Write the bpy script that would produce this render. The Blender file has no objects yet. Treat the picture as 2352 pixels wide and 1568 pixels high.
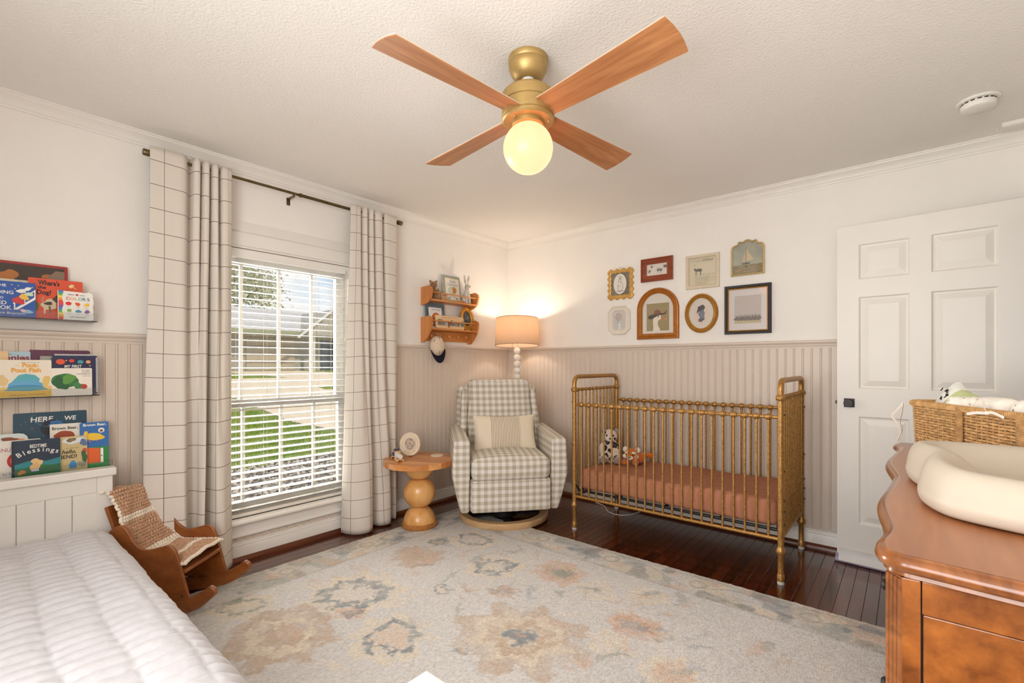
import bpy, bmesh, math, random
import numpy as np
from mathutils import Vector, Matrix
R = math.radians
rnd = random.Random(7)
sc = bpy.context.scene
col = sc.collection

# ------------------------------------------------------------------ camera
cam = bpy.data.cameras.new('camera')
cam.sensor_fit = 'HORIZONTAL'; cam.sensor_width = 36.0
cam.lens = 36.0 * 1079.0 / 2352.0
cam.shift_x = 0.0
cam.shift_y = (837.0 - 784.0) / 2352.0
cam.clip_start = 0.02; cam.clip_end = 400
cam_o = bpy.data.objects.new('camera', cam); col.objects.link(cam_o)
cam_o.location = (3.133, -3.657, 1.205)
cam_o.rotation_euler = (R(90), 0, R(40.11))
sc.camera = cam_o

# ------------------------------------------------------------------ view
sc.view_settings.view_transform = 'Standard'
sc.view_settings.look = 'None'
sc.view_settings.gamma = 1.0
sc.view_settings.use_curve_mapping = False
sc.view_settings.exposure = 0.80
sc.cycles.use_denoising = True
sc.cycles.max_bounces = 10
sc.cycles.diffuse_bounces = 6
sc.cycles.glossy_bounces = 4
sc.cycles.transparent_max_bounces = 16
sc.cycles.sample_clamp_indirect = 8.0
sc.cycles.caustics_reflective = False
sc.cycles.caustics_refractive = False

# ------------------------------------------------------------------ world: blue sky with drifting clouds
w = bpy.data.worlds.new('sky'); sc.world = w; w.use_nodes = True
nt = w.node_tree; nt.nodes.clear()
def wn(t, **k):
    n = nt.nodes.new(t)
    for a, b in k.items(): setattr(n, a, b)
    return n
tc = wn('ShaderNodeTexCoord'); sep = wn('ShaderNodeSeparateXYZ')
nt.links.new(tc.outputs['Generated'], sep.inputs[0])
gr = wn('ShaderNodeValToRGB')
gr.color_ramp.elements[0].position = 0.0; gr.color_ramp.elements[0].color = (0.62, 0.78, 0.95, 1)
gr.color_ramp.elements[1].position = 0.5; gr.color_ramp.elements[1].color = (0.17, 0.42, 0.85, 1)
nt.links.new(sep.outputs['Z'], gr.inputs[0])
mp = wn('ShaderNodeMapping'); mp.inputs['Scale'].default_value = (1.0, 1.0, 2.6)
nt.links.new(tc.outputs['Generated'], mp.inputs[0])
nz = wn('ShaderNodeTexNoise'); nz.inputs['Scale'].default_value = 3.1; nz.inputs['Detail'].default_value = 7; nz.inputs['Roughness'].default_value = 0.58
nt.links.new(mp.outputs[0], nz.inputs['Vector'])
cr = wn('ShaderNodeValToRGB'); cr.color_ramp.elements[0].position = 0.44; cr.color_ramp.elements[1].position = 0.60
nt.links.new(nz.outputs['Fac'], cr.inputs[0])
mx = wn('ShaderNodeMixRGB'); mx.inputs[2].default_value = (1.0, 0.97, 0.93, 1)
nt.links.new(cr.outputs[0], mx.inputs[0]); nt.links.new(gr.outputs[0], mx.inputs[1])
bg = wn('ShaderNodeBackground'); bg.inputs['Strength'].default_value = 0.60
nt.links.new(mx.outputs[0], bg.inputs[0])
ow = wn('ShaderNodeOutputWorld'); nt.links.new(bg.outputs[0], ow.inputs[0])

# ------------------------------------------------------------------ sun, daylight through the left window, added fill
def light(name, kind, energy, color, loc, rot=(0, 0, 0), size=None, size_y=None, portal=False):
    l = bpy.data.lights.new(name, kind); l.energy = energy; l.color = color
    if kind == 'AREA':
        l.shape = 'RECTANGLE'; l.size = size; l.size_y = size_y
        if portal: l.cycles.is_portal = True
    elif size is not None:
        if kind == 'SUN': l.angle = size
        else: l.shadow_soft_size = size
    o = bpy.data.objects.new(name, l); col.objects.link(o); o.location = loc; o.rotation_euler = rot
    return o
light('sun', 'SUN', 2.0, (1.0, 0.93, 0.80), (6, 6, 12), (R(36), 0, R(127.8)), R(1.2))
# added room fill, set outside the invented window pair behind the camera
light('front_fill_light', 'AREA', 41, (1.0, 0.98, 0.955), (2.58, -4.52, 1.45), (R(90), 0, 0), 1.75, 1.5)
# sky light entering by the blinded window
light('left_window_daylight', 'AREA', 54, (0.99, 0.99, 1.0), (-0.30, -2.25, 1.12), (0, R(-90), 0), 1.6, 0.92)

# ------------------------------------------------------------------ helpers
def lin(c):
    return tuple(((x / 255.0) / 12.92 if x / 255.0 <= 0.04045 else ((x / 255.0 + 0.055) / 1.055) ** 2.4) for x in c)
def tag(o, label=None, cat=None, group=None, kind=None):
    if label: o['label'] = label
    if cat: o['category'] = cat
    if group: o['group'] = group
    if kind: o['kind'] = kind
    return o
def empty(name, loc, rz=0.0, label=None, cat=None, group=None, kind=None):
    o = bpy.data.objects.new(name, None); col.objects.link(o)
    o.empty_display_size = 0.1
    o.location = loc; o.rotation_euler = (0, 0, rz)
    return tag(o, label, cat, group, kind)
def copy_tree(o, parent=None):
    c = o.copy(); col.objects.link(c); c.parent = parent
    for ch in list(o.children): copy_tree(ch, c)
    return c

class MB:
    def __init__(s): s.v = []; s.f = []; s.m = []; s.uv = None
    def add(s, vs, fs, mi=0):
        n = len(s.v); s.v.extend([tuple(p) for p in vs])
        for f in fs: s.f.append(tuple(i + n for i in f)); s.m.append(mi)
        return s
    def box(s, x0, x1, y0, y1, z0, z1, mi=0):
        v = [(x0,y0,z0),(x1,y0,z0),(x1,y1,z0),(x0,y1,z0),(x0,y0,z1),(x1,y0,z1),(x1,y1,z1),(x0,y1,z1)]
        return s.add(v, [(0,3,2,1),(4,5,6,7),(0,1,5,4),(1,2,6,5),(2,3,7,6),(3,0,4,7)], mi)
    def obox(s, c, size, M=None, mi=0):
        a, b, d = (q / 2 for q in size)
        v = [Vector(p) for p in [(-a,-b,-d),(a,-b,-d),(a,b,-d),(-a,b,-d),(-a,-b,d),(a,-b,d),(a,b,d),(-a,b,d)]]
        if M is not None: v = [M @ p for p in v]
        c = Vector(c)
        return s.add([p + c for p in v], [(0,3,2,1),(4,5,6,7),(0,1,5,4),(1,2,6,5),(2,3,7,6),(3,0,4,7)], mi)
    def lathe(s, prof, seg=24, c=(0,0,0), M=None, mi=0, closed=False):
        vs = []; fs = []; n = len(prof); c = Vector(c)
        for (r, z) in prof:
            for k in range(seg):
                a = 2 * math.pi * k / seg
                p = Vector((r * math.cos(a), r * math.sin(a), z))
                if M is not None: p = M @ p
                vs.append(p + c)
        last = n if closed else n - 1
        for i in range(last):
            j = (i + 1) % n
            for k in range(seg):
                k2 = (k + 1) % seg
                fs.append((i*seg+k, i*seg+k2, j*seg+k2, j*seg+k))
        if not closed:
            if prof[0][0] > 1e-5: fs.append(tuple(range(seg))[::-1])
            if prof[-1][0] > 1e-5: fs.append(tuple((n-1)*seg+k for k in range(seg)))
        return s.add(vs, fs, mi)
    def sphere(s, c, r, seg=16, rings=10, M=None, mi=0):
        if not hasattr(r, '__len__'): r = (r, r, r)
        vs = []; fs = []; c = Vector(c)
        for i in range(rings + 1):
            t = math.pi * i / rings
            for k in range(seg):
                a = 2 * math.pi * k / seg
                p = Vector((r[0]*math.sin(t)*math.cos(a), r[1]*math.sin(t)*math.sin(a), -r[2]*math.cos(t)))
                if M is not None: p = M @ p
                vs.append(p + c)
        for i in range(rings):
            for k in range(seg):
                k2 = (k+1) % seg
                fs.append((i*seg+k, i*seg+k2, (i+1)*seg+k2, (i+1)*seg+k))
        return s.add(vs, fs, mi)
    def tube(s, pts, r, seg=10, closed=False, mi=0, flat=None, caps=True):
        P = [Vector(p) for p in pts]; n = len(P)
        rr = r if hasattr(r, '__len__') else [r] * n
        vs = []; fs = []; nrm = None
        for i in range(n):
            if closed: t = P[(i+1) % n] - P[i-1]
            else: t = P[min(i+1, n-1)] - P[max(i-1, 0)]
            if t.length < 1e-9: t = Vector((0,0,1))
            t.normalize()
            if nrm is None:
                nrm = t.orthogonal() if flat is None else (Vector(flat) - t * Vector(flat).dot(t))
                nrm.normalize()
            else:
                nrm = nrm - t * nrm.dot(t)
                if nrm.length < 1e-6: nrm = t.orthogonal()
                nrm.normalize()
            b = t.cross(nrm)
            q = rr[i]
            q1, q2 = q if hasattr(q, '__len__') else (q, q)
            for k in range(seg):
                a = 2 * math.pi * k / seg
                vs.append(P[i] + nrm * (q1 * math.cos(a)) + b * (q2 * math.sin(a)))
        m = n if closed else n - 1
        for i in range(m):
            j = (i+1) % n
            for k in range(seg):
                k2 = (k+1) % seg
                fs.append((i*seg+k, i*seg+k2, j*seg+k2, j*seg+k))
        if not closed and caps:
            fs.append(tuple(range(seg))[::-1]); fs.append(tuple((n-1)*seg+k for k in range(seg)))
        return s.add(vs, fs, mi)
    def prism(s, poly, O, U, V, N, d0, d1, mi=0):
        """polygon given in (u, v), extruded along N from d0 to d1"""
        O, U, V, N = Vector(O), Vector(U), Vector(V), Vector(N)
        n = len(poly)
        a = [O + U*p[0] + V*p[1] + N*d0 for p in poly]; b = [O + U*p[0] + V*p[1] + N*d1 for p in poly]
        fs = [tuple(range(n))[::-1], tuple(range(n, 2*n))]
        for i in range(n):
            j = (i+1) % n; fs.append((i, j, n+j, n+i))
        return s.add(a + b, fs, mi)
    def ring(s, outer, inner, O, U, V, N, prof, mi=0):
        """frame: outlines of the same length; prof = [(t 0 outer..1 inner, height)] gives the moulding section"""
        O, U, V, N = Vector(O), Vector(U), Vector(V), Vector(N); n = len(outer); m = len(prof)
        vs = []
        for (t, h) in prof:
            for a, b in zip(outer, inner):
                u = a[0] + (b[0]-a[0])*t; v = a[1] + (b[1]-a[1])*t
                vs.append(O + U*u + V*v + N*h)
        fs = []
        for i in range(m-1):
            for k in range(n):
                k2 = (k+1) % n
                fs.append((i*n+k, i*n+k2, (i+1)*n+k2, (i+1)*n+k))
        return s.add(vs, fs, mi)
    def grid(s, nu, nv, fn, mi=0, wrapu=False):
        n0 = len(s.v)
        vs = [fn(i, j) for j in range(nv) for i in range(nu)]
        fs = []
        for j in range(nv-1):
            for i in range(nu if wrapu else nu-1):
                i2 = (i+1) % nu
                fs.append((j*nu+i, j*nu+i2, (j+1)*nu+i2, (j+1)*nu+i))
        return s.add(vs, fs, mi)
    def build(s, name, mat, parent=None, smooth=False, world=False, bevel=None, seg=2, loc=None, subsurf=0, recalc=True, boxuv=None, uv=None):
        me = bpy.data.meshes.new(name)
        me.from_pydata([tuple(p) for p in s.v], [], s.f)
        mats = mat if isinstance(mat, (list, tuple)) else [mat]
        for m in mats: me.materials.append(m)
        if len(mats) > 1: me.polygons.foreach_set('material_index', s.m)
        if recalc:
            bm = bmesh.new(); bm.from_mesh(me); bmesh.ops.recalc_face_normals(bm, faces=bm.faces); bm.to_mesh(me); bm.free()
        if smooth:
            me.polygons.foreach_set('use_smooth', [True] * len(me.polygons))
            me.set_sharp_from_angle(angle=R(smooth if not isinstance(smooth, bool) else 42))
        if uv is not None:
            l = me.uv_layers.new(name='UVMap'); li = np.empty(len(me.loops), np.int32); me.loops.foreach_get('vertex_index', li)
            l.data.foreach_set('uv', np.asarray(uv, np.float32)[li].ravel())
        if boxuv is not None: box_uv(me)
        o = bpy.data.objects.new(name, me); col.objects.link(o)
        if loc is not None: o.location = loc
        if parent is not None:
            o.parent = parent
            if world:
                q = parent
                if parent.type == 'EMPTY':
                    o.matrix_parent_inverse = Matrix.LocRotScale(q.location, q.rotation_euler, None).inverted()
        if bevel:
            b = o.modifiers.new('bevel', 'BEVEL'); b.width = bevel; b.segments = seg; b.limit_method = 'ANGLE'; b.angle_limit = R(35)
            b.harden_normals = False
        if subsurf:
            b = o.modifiers.new('sub', 'SUBSURF'); b.levels = subsurf; b.render_levels = subsurf
        return o
def box_uv(me):
    l = me.uv_layers.new(name='UVMap')
    for p in me.polygons:
        n = p.normal; ax = max(range(3), key=lambda k: abs(n[k]))
        for li in p.loop_indices:
            c = me.vertices[me.loops[li].vertex_index].co
            l.data[li].uv = (c.y, c.z) if ax == 0 else ((c.x, c.z) if ax == 1 else (c.x, c.y))
def rbox(size, r, seg=4, deform=None, cuts=0):
    """rounded box (centred) as verts/faces, optionally cut finer and deformed"""
    bm = bmesh.new(); bmesh.ops.create_cube(bm, size=1.0)
    for v in bm.verts: v.co = Vector((v.co.x*size[0], v.co.y*size[1], v.co.z*size[2]))
    bmesh.ops.bevel(bm, geom=list(bm.edges), offset=r, segments=seg, profile=0.5, affect='EDGES')
    if cuts:
        es = [e for e in bm.edges if e.calc_length() > 3.0 * r + 1e-6 or e.calc_length() > max(size) * 0.3]
        bmesh.ops.subdivide_edges(bm, edges=es, cuts=cuts, use_grid_fill=True)
    vs = [v.co.copy() for v in bm.verts]; bm.verts.index_update()
    fs = [tuple(v.index for v in f.verts) for f in bm.faces]; bm.free()
    if deform: vs = [Vector(deform(p)) for p in vs]
    return vs, fs
def xf(vs, M): return [M @ Vector(p) for p in vs]
def T(x, y, z): return Matrix.Translation((x, y, z))

# ------------------------------------------------------------------ materials
_mc = {}
def nodes(m):
    m.use_nodes = True; t = m.node_tree; b = t.nodes.get('Principled BSDF'); return t, b
def nn(t, typ, **k):
    n = t.nodes.new(typ)
    for a, b in k.items(): setattr(n, a, b)
    return n
def pmat(name, c, rough=0.55, metal=0.0, vary=None, bump=None, coat=0.0, c2=None, emit=None, es=0.0, sheen=0.0, spec=0.5, coord='Object', stretch=(1,1,1), trans=0.0):
    """principled + noise variation (scale, amount) or second colour c2 + noise bump (scale, strength, distance)"""
    if name in _mc: return _mc[name]
    m = bpy.data.materials.new(name); t, b = nodes(m)
    cl = lin(c)
    b.inputs['Base Color'].default_value = (*cl, 1); b.inputs['Roughness'].default_value = rough; b.inputs['Metallic'].default_value = metal
    b.inputs['Specular IOR Level'].default_value = spec
    if coat: b.inputs['Coat Weight'].default_value = coat; b.inputs['Coat Roughness'].default_value = 0.12
    if sheen: b.inputs['Sheen Weight'].default_value = sheen
    if emit: b.inputs['Emission Color'].default_value = (*emit, 1); b.inputs['Emission Strength'].default_value = es
    if trans: b.inputs['Transmission Weight'].default_value = trans
    if vary or bump:
        tcn = nn(t, 'ShaderNodeTexCoord'); mpn = nn(t, 'ShaderNodeMapping'); mpn.inputs['Scale'].default_value = stretch
        t.links.new(tcn.outputs[coord], mpn.inputs[0])
    if vary:
        n = nn(t, 'ShaderNodeTexNoise'); n.inputs['Scale'].default_value = vary[0]; n.inputs['Detail'].default_value = 5
        t.links.new(mpn.outputs[0], n.inputs['Vector'])
        r = nn(t, 'ShaderNodeValToRGB'); r.color_ramp.elements[0].position = 0.32; r.color_ramp.elements[1].position = 0.68
        a = vary[1]
        if c2: e0, e1 = cl, lin(c2)
        else: e0 = tuple(x * (1 - a) for x in cl); e1 = tuple(min(1, x * (1 + a)) for x in cl)
        r.color_ramp.elements[0].color = (*e0, 1); r.color_ramp.elements[1].color = (*e1, 1)
        t.links.new(n.outputs['Fac'], r.inputs[0]); t.links.new(r.outputs[0], b.inputs['Base Color'])
    if bump:
        n = nn(t, 'ShaderNodeTexNoise'); n.inputs['Scale'].default_value = bump[0]; n.inputs['Detail'].default_value = 3
        t.links.new(mpn.outputs[0], n.inputs['Vector'])
        bp = nn(t, 'ShaderNodeBump'); bp.inputs['Strength'].default_value = bump[1]; bp.inputs['Distance'].default_value = bump[2]
        t.links.new(n.outputs['Fac'], bp.inputs['Height']); t.links.new(bp.outputs[0], b.inputs['Normal'])
    _mc[name] = m; return m
def flat(c, rough=0.45):
    return pmat('print_%d_%d_%d' % tuple(c), c, rough)
def wood(name, c1, c2, axis='Z', scale=1.0, rough=0.35, coat=0.0, rand=False, contrast=(0.3, 0.7), bump=0.15, coord='Object'):
    if name in _mc: return _mc[name]
    m = bpy.data.materials.new(name); t, b = nodes(m)
    tcn = nn(t, 'ShaderNodeTexCoord'); mpn = nn(t, 'ShaderNodeMapping')
    s = {'X': (2.2, 30, 30), 'Y': (30, 2.2, 30), 'Z': (30, 30, 2.2)}[axis]
    mpn.inputs['Scale'].default_value = tuple(q * scale for q in s)
    t.links.new(tcn.outputs[coord], mpn.inputs[0])
    src = mpn.outputs[0]
    oi = None
    if rand:
        oi = nn(t, 'ShaderNodeObjectInfo'); ad = nn(t, 'ShaderNodeVectorMath', operation='SCALE'); ad.inputs['Scale'].default_value = 1.0
        cb = nn(t, 'ShaderNodeCombineXYZ'); mu = nn(t, 'ShaderNodeMath', operation='MULTIPLY'); mu.inputs[1].default_value = 60
        t.links.new(oi.outputs['Random'], mu.inputs[0])
        for k in range(3): t.links.new(mu.outputs[0], cb.inputs[k])
        a2 = nn(t, 'ShaderNodeVectorMath', operation='ADD'); t.links.new(src, a2.inputs[0]); t.links.new(cb.outputs[0], a2.inputs[1]); src = a2.outputs[0]
    n = nn(t, 'ShaderNodeTexNoise'); n.inputs['Scale'].default_value = 1.0; n.inputs['Detail'].default_value = 6; n.inputs['Roughness'].default_value = 0.62; n.inputs['Distortion'].default_value = 0.6
    t.links.new(src, n.inputs['Vector'])
    r = nn(t, 'ShaderNodeValToRGB'); r.color_ramp.elements[0].position = contrast[0]; r.color_ramp.elements[1].position = contrast[1]
    r.color_ramp.elements[0].color = (*lin(c1), 1); r.color_ramp.elements[1].color = (*lin(c2), 1)
    t.links.new(n.outputs['Fac'], r.inputs[0])
    out = r.outputs[0]
    if rand:
        hs = nn(t, 'ShaderNodeHueSaturation'); mr = nn(t, 'ShaderNodeMapRange'); mr.inputs['To Min'].default_value = 0.72; mr.inputs['To Max'].default_value = 1.35
        t.links.new(oi.outputs['Random'], mr.inputs['Value']); t.links.new(mr.outputs[0], hs.inputs['Value']); t.links.new(out, hs.inputs['Color']); out = hs.outputs[0]
    t.links.new(out, b.inputs['Base Color'])
    b.inputs['Roughness'].default_value = rough
    if coat: b.inputs['Coat Weight'].default_value = coat; b.inputs['Coat Roughness'].default_value = 0.08
    bp = nn(t, 'ShaderNodeBump'); bp.inputs['Strength'].default_value = bump; bp.inputs['Distance'].default_value = 0.002
    t.links.new(n.outputs['Fac'], bp.inputs['Height']); t.links.new(bp.outputs[0], b.inputs['Normal'])
    _mc[name] = m; return m
def stripes_uv(name, base, line, pu, pv, wu, wv, rough=0.9, weave=900, gingham=False, mid=None):
    """cloth with woven lines from metric UVs; gingham = two crossing broad stripes"""
    if name in _mc: return _mc[name]
    m = bpy.data.materials.new(name); t, b = nodes(m)
    uvn = nn(t, 'ShaderNodeUVMap'); sp = nn(t, 'ShaderNodeSeparateXYZ'); t.links.new(uvn.outputs[0], sp.inputs[0])
    def band(o, p, wd):
        d = nn(t, 'ShaderNodeMath', operation='DIVIDE'); d.inputs[1].default_value = p; t.links.new(o, d.inputs[0])
        f = nn(t, 'ShaderNodeMath', operation='FRACT'); t.links.new(d.outputs[0], f.inputs[0])
        l = nn(t, 'ShaderNodeMath', operation='LESS_THAN'); l.inputs[1].default_value = wd / p; t.links.new(f.outputs[0], l.inputs[0])
        return l.outputs[0]
    a = band(sp.outputs['X'], pu, wu); c = band(sp.outputs['Y'], pv, wv)
    if gingham:
        ad = nn(t, 'ShaderNodeMath', operation='ADD'); t.links.new(a, ad.inputs[0]); t.links.new(c, ad.inputs[1])
        hv = nn(t, 'ShaderNodeMath', operation='MULTIPLY'); hv.inputs[1].default_value = 0.5; t.links.new(ad.outputs[0], hv.inputs[0]); fac = hv.outputs[0]
    else:
        mxn = nn(t, 'ShaderNodeMath', operation='MAXIMUM'); t.links.new(a, mxn.inputs[0]); t.links.new(c, mxn.inputs[1]); fac = mxn.outputs[0]
    r = nn(t, 'ShaderNodeValToRGB'); r.color_ramp.elements[0].color = (*lin(base), 1); r.color_ramp.elements[1].color = (*lin(line), 1)
    if gingham:
        e = r.color_ramp.elements.new(0.5); e.color = (*lin(mid), 1)
    t.links.new(fac, r.inputs[0])
    # slubs of the weave
    n = nn(t, 'ShaderNodeTexNoise'); n.inputs['Scale'].default_value = weave; n.inputs['Detail'].default_value = 2; t.links.new(uvn.outputs[0], n.inputs['Vector'])
    mm = nn(t, 'ShaderNodeMixRGB', blend_type='MULTIPLY'); mm.inputs[0].default_value = 0.25
    t.links.new(r.outputs[0], mm.inputs[1]); t.links.new(n.outputs['Fac'], mm.inputs[2]); t.links.new(mm.outputs[0], b.inputs['Base Color'])
    b.inputs['Roughness'].default_value = rough; b.inputs['Specular IOR Level'].default_value = 0.15
    bp = nn(t, 'ShaderNodeBump'); bp.inputs['Strength'].default_value = 0.2; bp.inputs['Distance'].default_value = 0.0008
    t.links.new(n.outputs['Fac'], bp.inputs['Height']); t.links.new(bp.outputs[0], b.inputs['Normal'])
    _mc[name] = m; return m

m_wall = pmat('painted_plaster_wall', (240, 236, 230), 0.75, vary=(3, 0.015), bump=(130, 0.35, 0.004), spec=0.3)
m_ceil = pmat('painted_textured_ceiling', (241, 238, 233), 0.85, bump=(95, 0.45, 0.006), spec=0.2)
m_trim = pmat('white_trim_paint', (236, 232, 225), 0.38, vary=(6, 0.012))
m_bead = pmat('beige_wainscot_paint', (216, 202, 188), 0.45, vary=(4, 0.015))
m_door = pmat('white_door_paint', (234, 229, 221), 0.4, vary=(5, 0.012))
m_floor = wood('dark_stained_oak_floor', (40, 16, 7), (98, 44, 20), 'Y', 1.0, 0.2, coat=0.6, rand=True, bump=0.12)
m_shoe = wood('stained_shoe_moulding', (74, 34, 14), (116, 58, 26), 'X', 1.0, 0.3)
m_shoe2 = wood('stained_shoe_moulding_left', (74, 34, 14), (116, 58, 26), 'Y', 1.0, 0.3)
m_black = pmat('black_metal', (28, 26, 25), 0.45, vary=(20, 0.2))
m_dkgap = pmat('dark_joint', (20, 10, 6), 0.8, vary=(20, 0.2))
m_white = pmat('white_plastic', (236, 233, 227), 0.45, vary=(8, 0.01))

# ------------------------------------------------------------------ room dimensions
XR, YF, ZC = 3.62, -4.30, 2.44
WY0, WY1, WZ0, WZ1 = -2.74, -1.775, 0.262, 1.935      # window opening in the left wall

def struct(o, kind='structure'): o['kind'] = kind; return o
# walls (outer faces 0.14 m out)
b = MB()
b.box(-0.14, 0, YF-0.14, WY0, 0, ZC+0.1); b.box(-0.14, 0, WY1, 0.14, 0, ZC+0.1)
b.box(-0.14, 0, WY0, WY1, 0, WZ0); b.box(-0.14, 0, WY0, WY1, WZ1, ZC+0.1)
wall_left = struct(b.build('wall_left', m_wall))
wall_back = struct(MB().box(0, XR+0.14, 0, 0.14, 0, ZC+0.1).build('wall_back', m_wall))
b = MB(); b.box(XR, XR+0.14, YF, -1.03, 0, ZC+0.1); b.box(XR, XR+0.14, -0.17, 0, 0, ZC+0.1); b.box(XR, XR+0.14, -1.03, -0.17, 2.06, ZC+0.1)
wall_right = struct(b.build('wall_right', m_wall))
# unseen front wall behind the camera, with a window pair added to admit fill
b = MB(); b.box(0, XR+0.14, YF-0.14, YF, 0, 0.7); b.box(0, XR+0.14, YF-0.14, YF, 2.2, ZC+0.1)
b.box(0, 1.7, YF-0.14, YF, 0.7, 2.2); b.box(3.45, XR+0.14, YF-0.14, YF, 0.7, 2.2); b.box(2.54, 2.62, YF-0.14, YF, 0.7, 2.2)
wall_front = struct(b.build('wall_front', m_wall))
ceiling = struct(MB().box(-0.14, XR+0.14, YF-0.14, 0.14, ZC, ZC+0.1).build('ceiling', m_ceil))
floor = struct(MB().box(-0.14, XR+1.2, YF-0.14, 0.14, -0.06, -0.012).build('floor', m_dkgap))
# hall beyond the doorway in the right wall
hall = struct(MB().box(XR+1.2, XR+1.3, -2.2, 0.5, 0, ZC).box(XR+0.14, XR+1.3, -2.2, 0.5, ZC, ZC+0.1).box(XR+.14, XR+1.3, .4, .5, 0, ZC).box(XR+.14, XR+1.3, -2.3, -2.2, 0, ZC).build('wall_hall', m_wall))

# ------------------------------------------------------------------ floor boards (2 1/4 inch strips running away from the crib wall)
BW = 0.0572
plank_cache = {}
def plank(L):
    k = round(L, 3)
    if k not in plank_cache:
        g = 0.0006; e = 0.0012; wd = BW/2 - g
        poly = [(-wd, -0.012), (wd, -0.012), (wd, -e), (wd-e, 0), (-wd+e, 0), (-wd, -e)]
        mb = MB(); mb.prism(poly, (0,0,0), (1,0,0), (0,0,1), (0,1,0), -k/2+g, k/2-g)
        plank_cache[k] = mb.build('floor_board', m_floor, floor)
        return plank_cache[k]
    o = plank_cache[k].copy(); col.objects.link(o); return o
nrow = int(XR / BW) + 1
for i in range(nrow):
    x = BW * (i + 0.5) - 0.011
    y = 0.0
    end = -1.12 if x > 0.33 else YF
    while y > end:
        L = rnd.choice([0.38, 0.52, 0.66, 0.84, 1.1])
        if y == 0.0: L = rnd.choice([0.24, 0.38, 0.52, 0.66, 0.84])
        if x > 0.33: L = min(L, y - end)
        if L < 0.02: break
        p = plank(L); p.location = (x, y - L/2, 0.0); y -= L
# boards hidden under the rug: one field
b = MB()
for i in range(6, nrow):
    x = BW * (i + 0.5) - 0.011
    b.box(x-BW/2+.0006, x+BW/2-.0006, YF, -1.121, -0.012, -0.0005)
fb = b.build('floor_field', m_floor, floor); fb['kind'] = 'stuff'

# ------------------------------------------------------------------ beadboard wainscot: every board its own piece
BP = 0.0508
RZ0, RZ1 = 0.10, 1.325
def bead_mesh():
    g = BP/2; prof = [(-g, 0.0), (-g, 0.006), (-g+0.0015, 0.0085), (g-0.0125, 0.0085), (g-0.0105, 0.005), (g-0.0095, 0.005), (g-0.0075, 0.0082), (g-0.0045, 0.0095), (g-0.0015, 0.0082), (g, 0.005), (g, 0.0)]
    mb = MB(); mb.prism(prof, (0,0,0), (1,0,0), (0,-1,0), (0,0,1), RZ0, RZ1); return mb
bd0 = None
def bead(x, y, rz, parent):
    global bd0
    if bd0 is None: bd0 = bead_mesh().build('wainscot_board', m_bead, parent); o = bd0
    else: o = bd0.copy(); col.objects.link(o); o.parent = parent
    o.location = (x, y, 0); o.rotation_euler = (0, 0, rz); return o
n = int(2.95 / BP)
for i in range(n): bead(0.012 + BP*(i+0.5), 0, 0, wall_back)
i = 0
short = None
for i in range(int(3.62 / BP)):
    y = -(0.012 + BP*(i+0.5))
    if WY0 - 0.09 < y < WY1 + 0.09:
        # short pieces below the window
        if short is None:
            g = BP/2; prof = [(-g, 0.0), (-g, 0.006), (-g+0.0015, 0.0085), (g-0.0125, 0.0085), (g-0.0105, 0.005), (g-0.0075, 0.0082), (g-0.0045, 0.0095), (g-0.0015, 0.0082), (g, 0.005), (g, 0.0)]
            mb = MB(); mb.prism(prof, (0,0,0), (1,0,0), (0,-1,0), (0,0,1), 0.10, 0.19); o = short = mb.build('wainscot_board', m_bead, wall_left)
        else: o = short.copy(); col.objects.link(o)
        o.location = (0, y, 0); o.rotation_euler = (0, 0, R(90))
    else: bead(0, y, R(90), wall_left)
# plain wainscot on the walls behind the camera
struct(MB().box(XR-0.009, XR, YF, -1.12, 0.1, RZ1).build('wall_right_wainscot', m_bead, wall_right))
struct(MB().box(0, XR, YF, YF+0.009, 0.1, 0.68).build('wall_front_wainscot', m_bead, wall_front))
struct(MB().box(0, 0.009, YF, -3.62, 0.1, RZ1).build('wall_left_wainscot', m_bead, wall_left))

# mouldings: section (d out of wall, z) swept along the wall
def mould(name, sec, runs, mat, kind='structure', parent=None):
    mb = MB()
    for (p, q, nrm) in runs:
        p = Vector(p); q = Vector(q); d = (q-p); L = d.length; d.normalize(); nv = Vector(nrm)
        mb.prism([(a, z) for a, z in sec], p, nv, (0,0,1), d, 0, L)
    return struct(mb.build(name, mat, parent, smooth=30))
rail = [(0, 1.313), (0.011, 1.313), (0.012, 1.324), (0.015, 1.327), (0.017, 1.332), (0.018, 1.340), (0.026, 1.346), (0.030, 1.353), (0.029, 1.361), (0.022, 1.367), (0, 1.367)]
mould('trim_1', rail, [((0, YF, 0), (0, WY0-0.085, 0), (1,0,0)), ((0, WY1+0.085, 0), (0, 0, 0), (1,0,0))], m_bead)
mould('trim_2', rail, [((0, 0, 0), (XR, 0, 0), (0,-1,0))], m_bead)
crown = [(0, 2.372), (0.008, 2.372), (0.010, 2.378), (0.009, 2.383), (0.014, 2.386), (0.018, 2.397), (0.026, 2.410), (0.036, 2.418), (0.043, 2.424), (0.044, 2.431), (0.050, 2.433), (0.050, 2.44), (0, 2.44)]
mould('trim_3', crown, [((0, YF, 0), (0, 0, 0), (1,0,0))], m_trim)
mould('trim_4', crown, [((0, 0, 0), (XR, 0, 0), (0,-1,0))], m_trim)
base = [(0, 0.0), (0.016, 0.0), (0.016, 0.088), (0.013, 0.094), (0.014, 0.101), (0.010, 0.110), (0.011, 0.116), (0.007, 0.122), (0.006, 0.134), (0, 0.134)]
mould('baseboard_left', base, [((0, YF, 0), (0, 0, 0), (1,0,0))], m_trim)
mould('baseboard_back', base, [((0, 0, 0), (XR, 0, 0), (0,-1,0))], m_trim)
mould('baseboard_right', base, [((XR, YF, 0), (XR, -1.12, 0), (-1,0,0))], m_trim)
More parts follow.
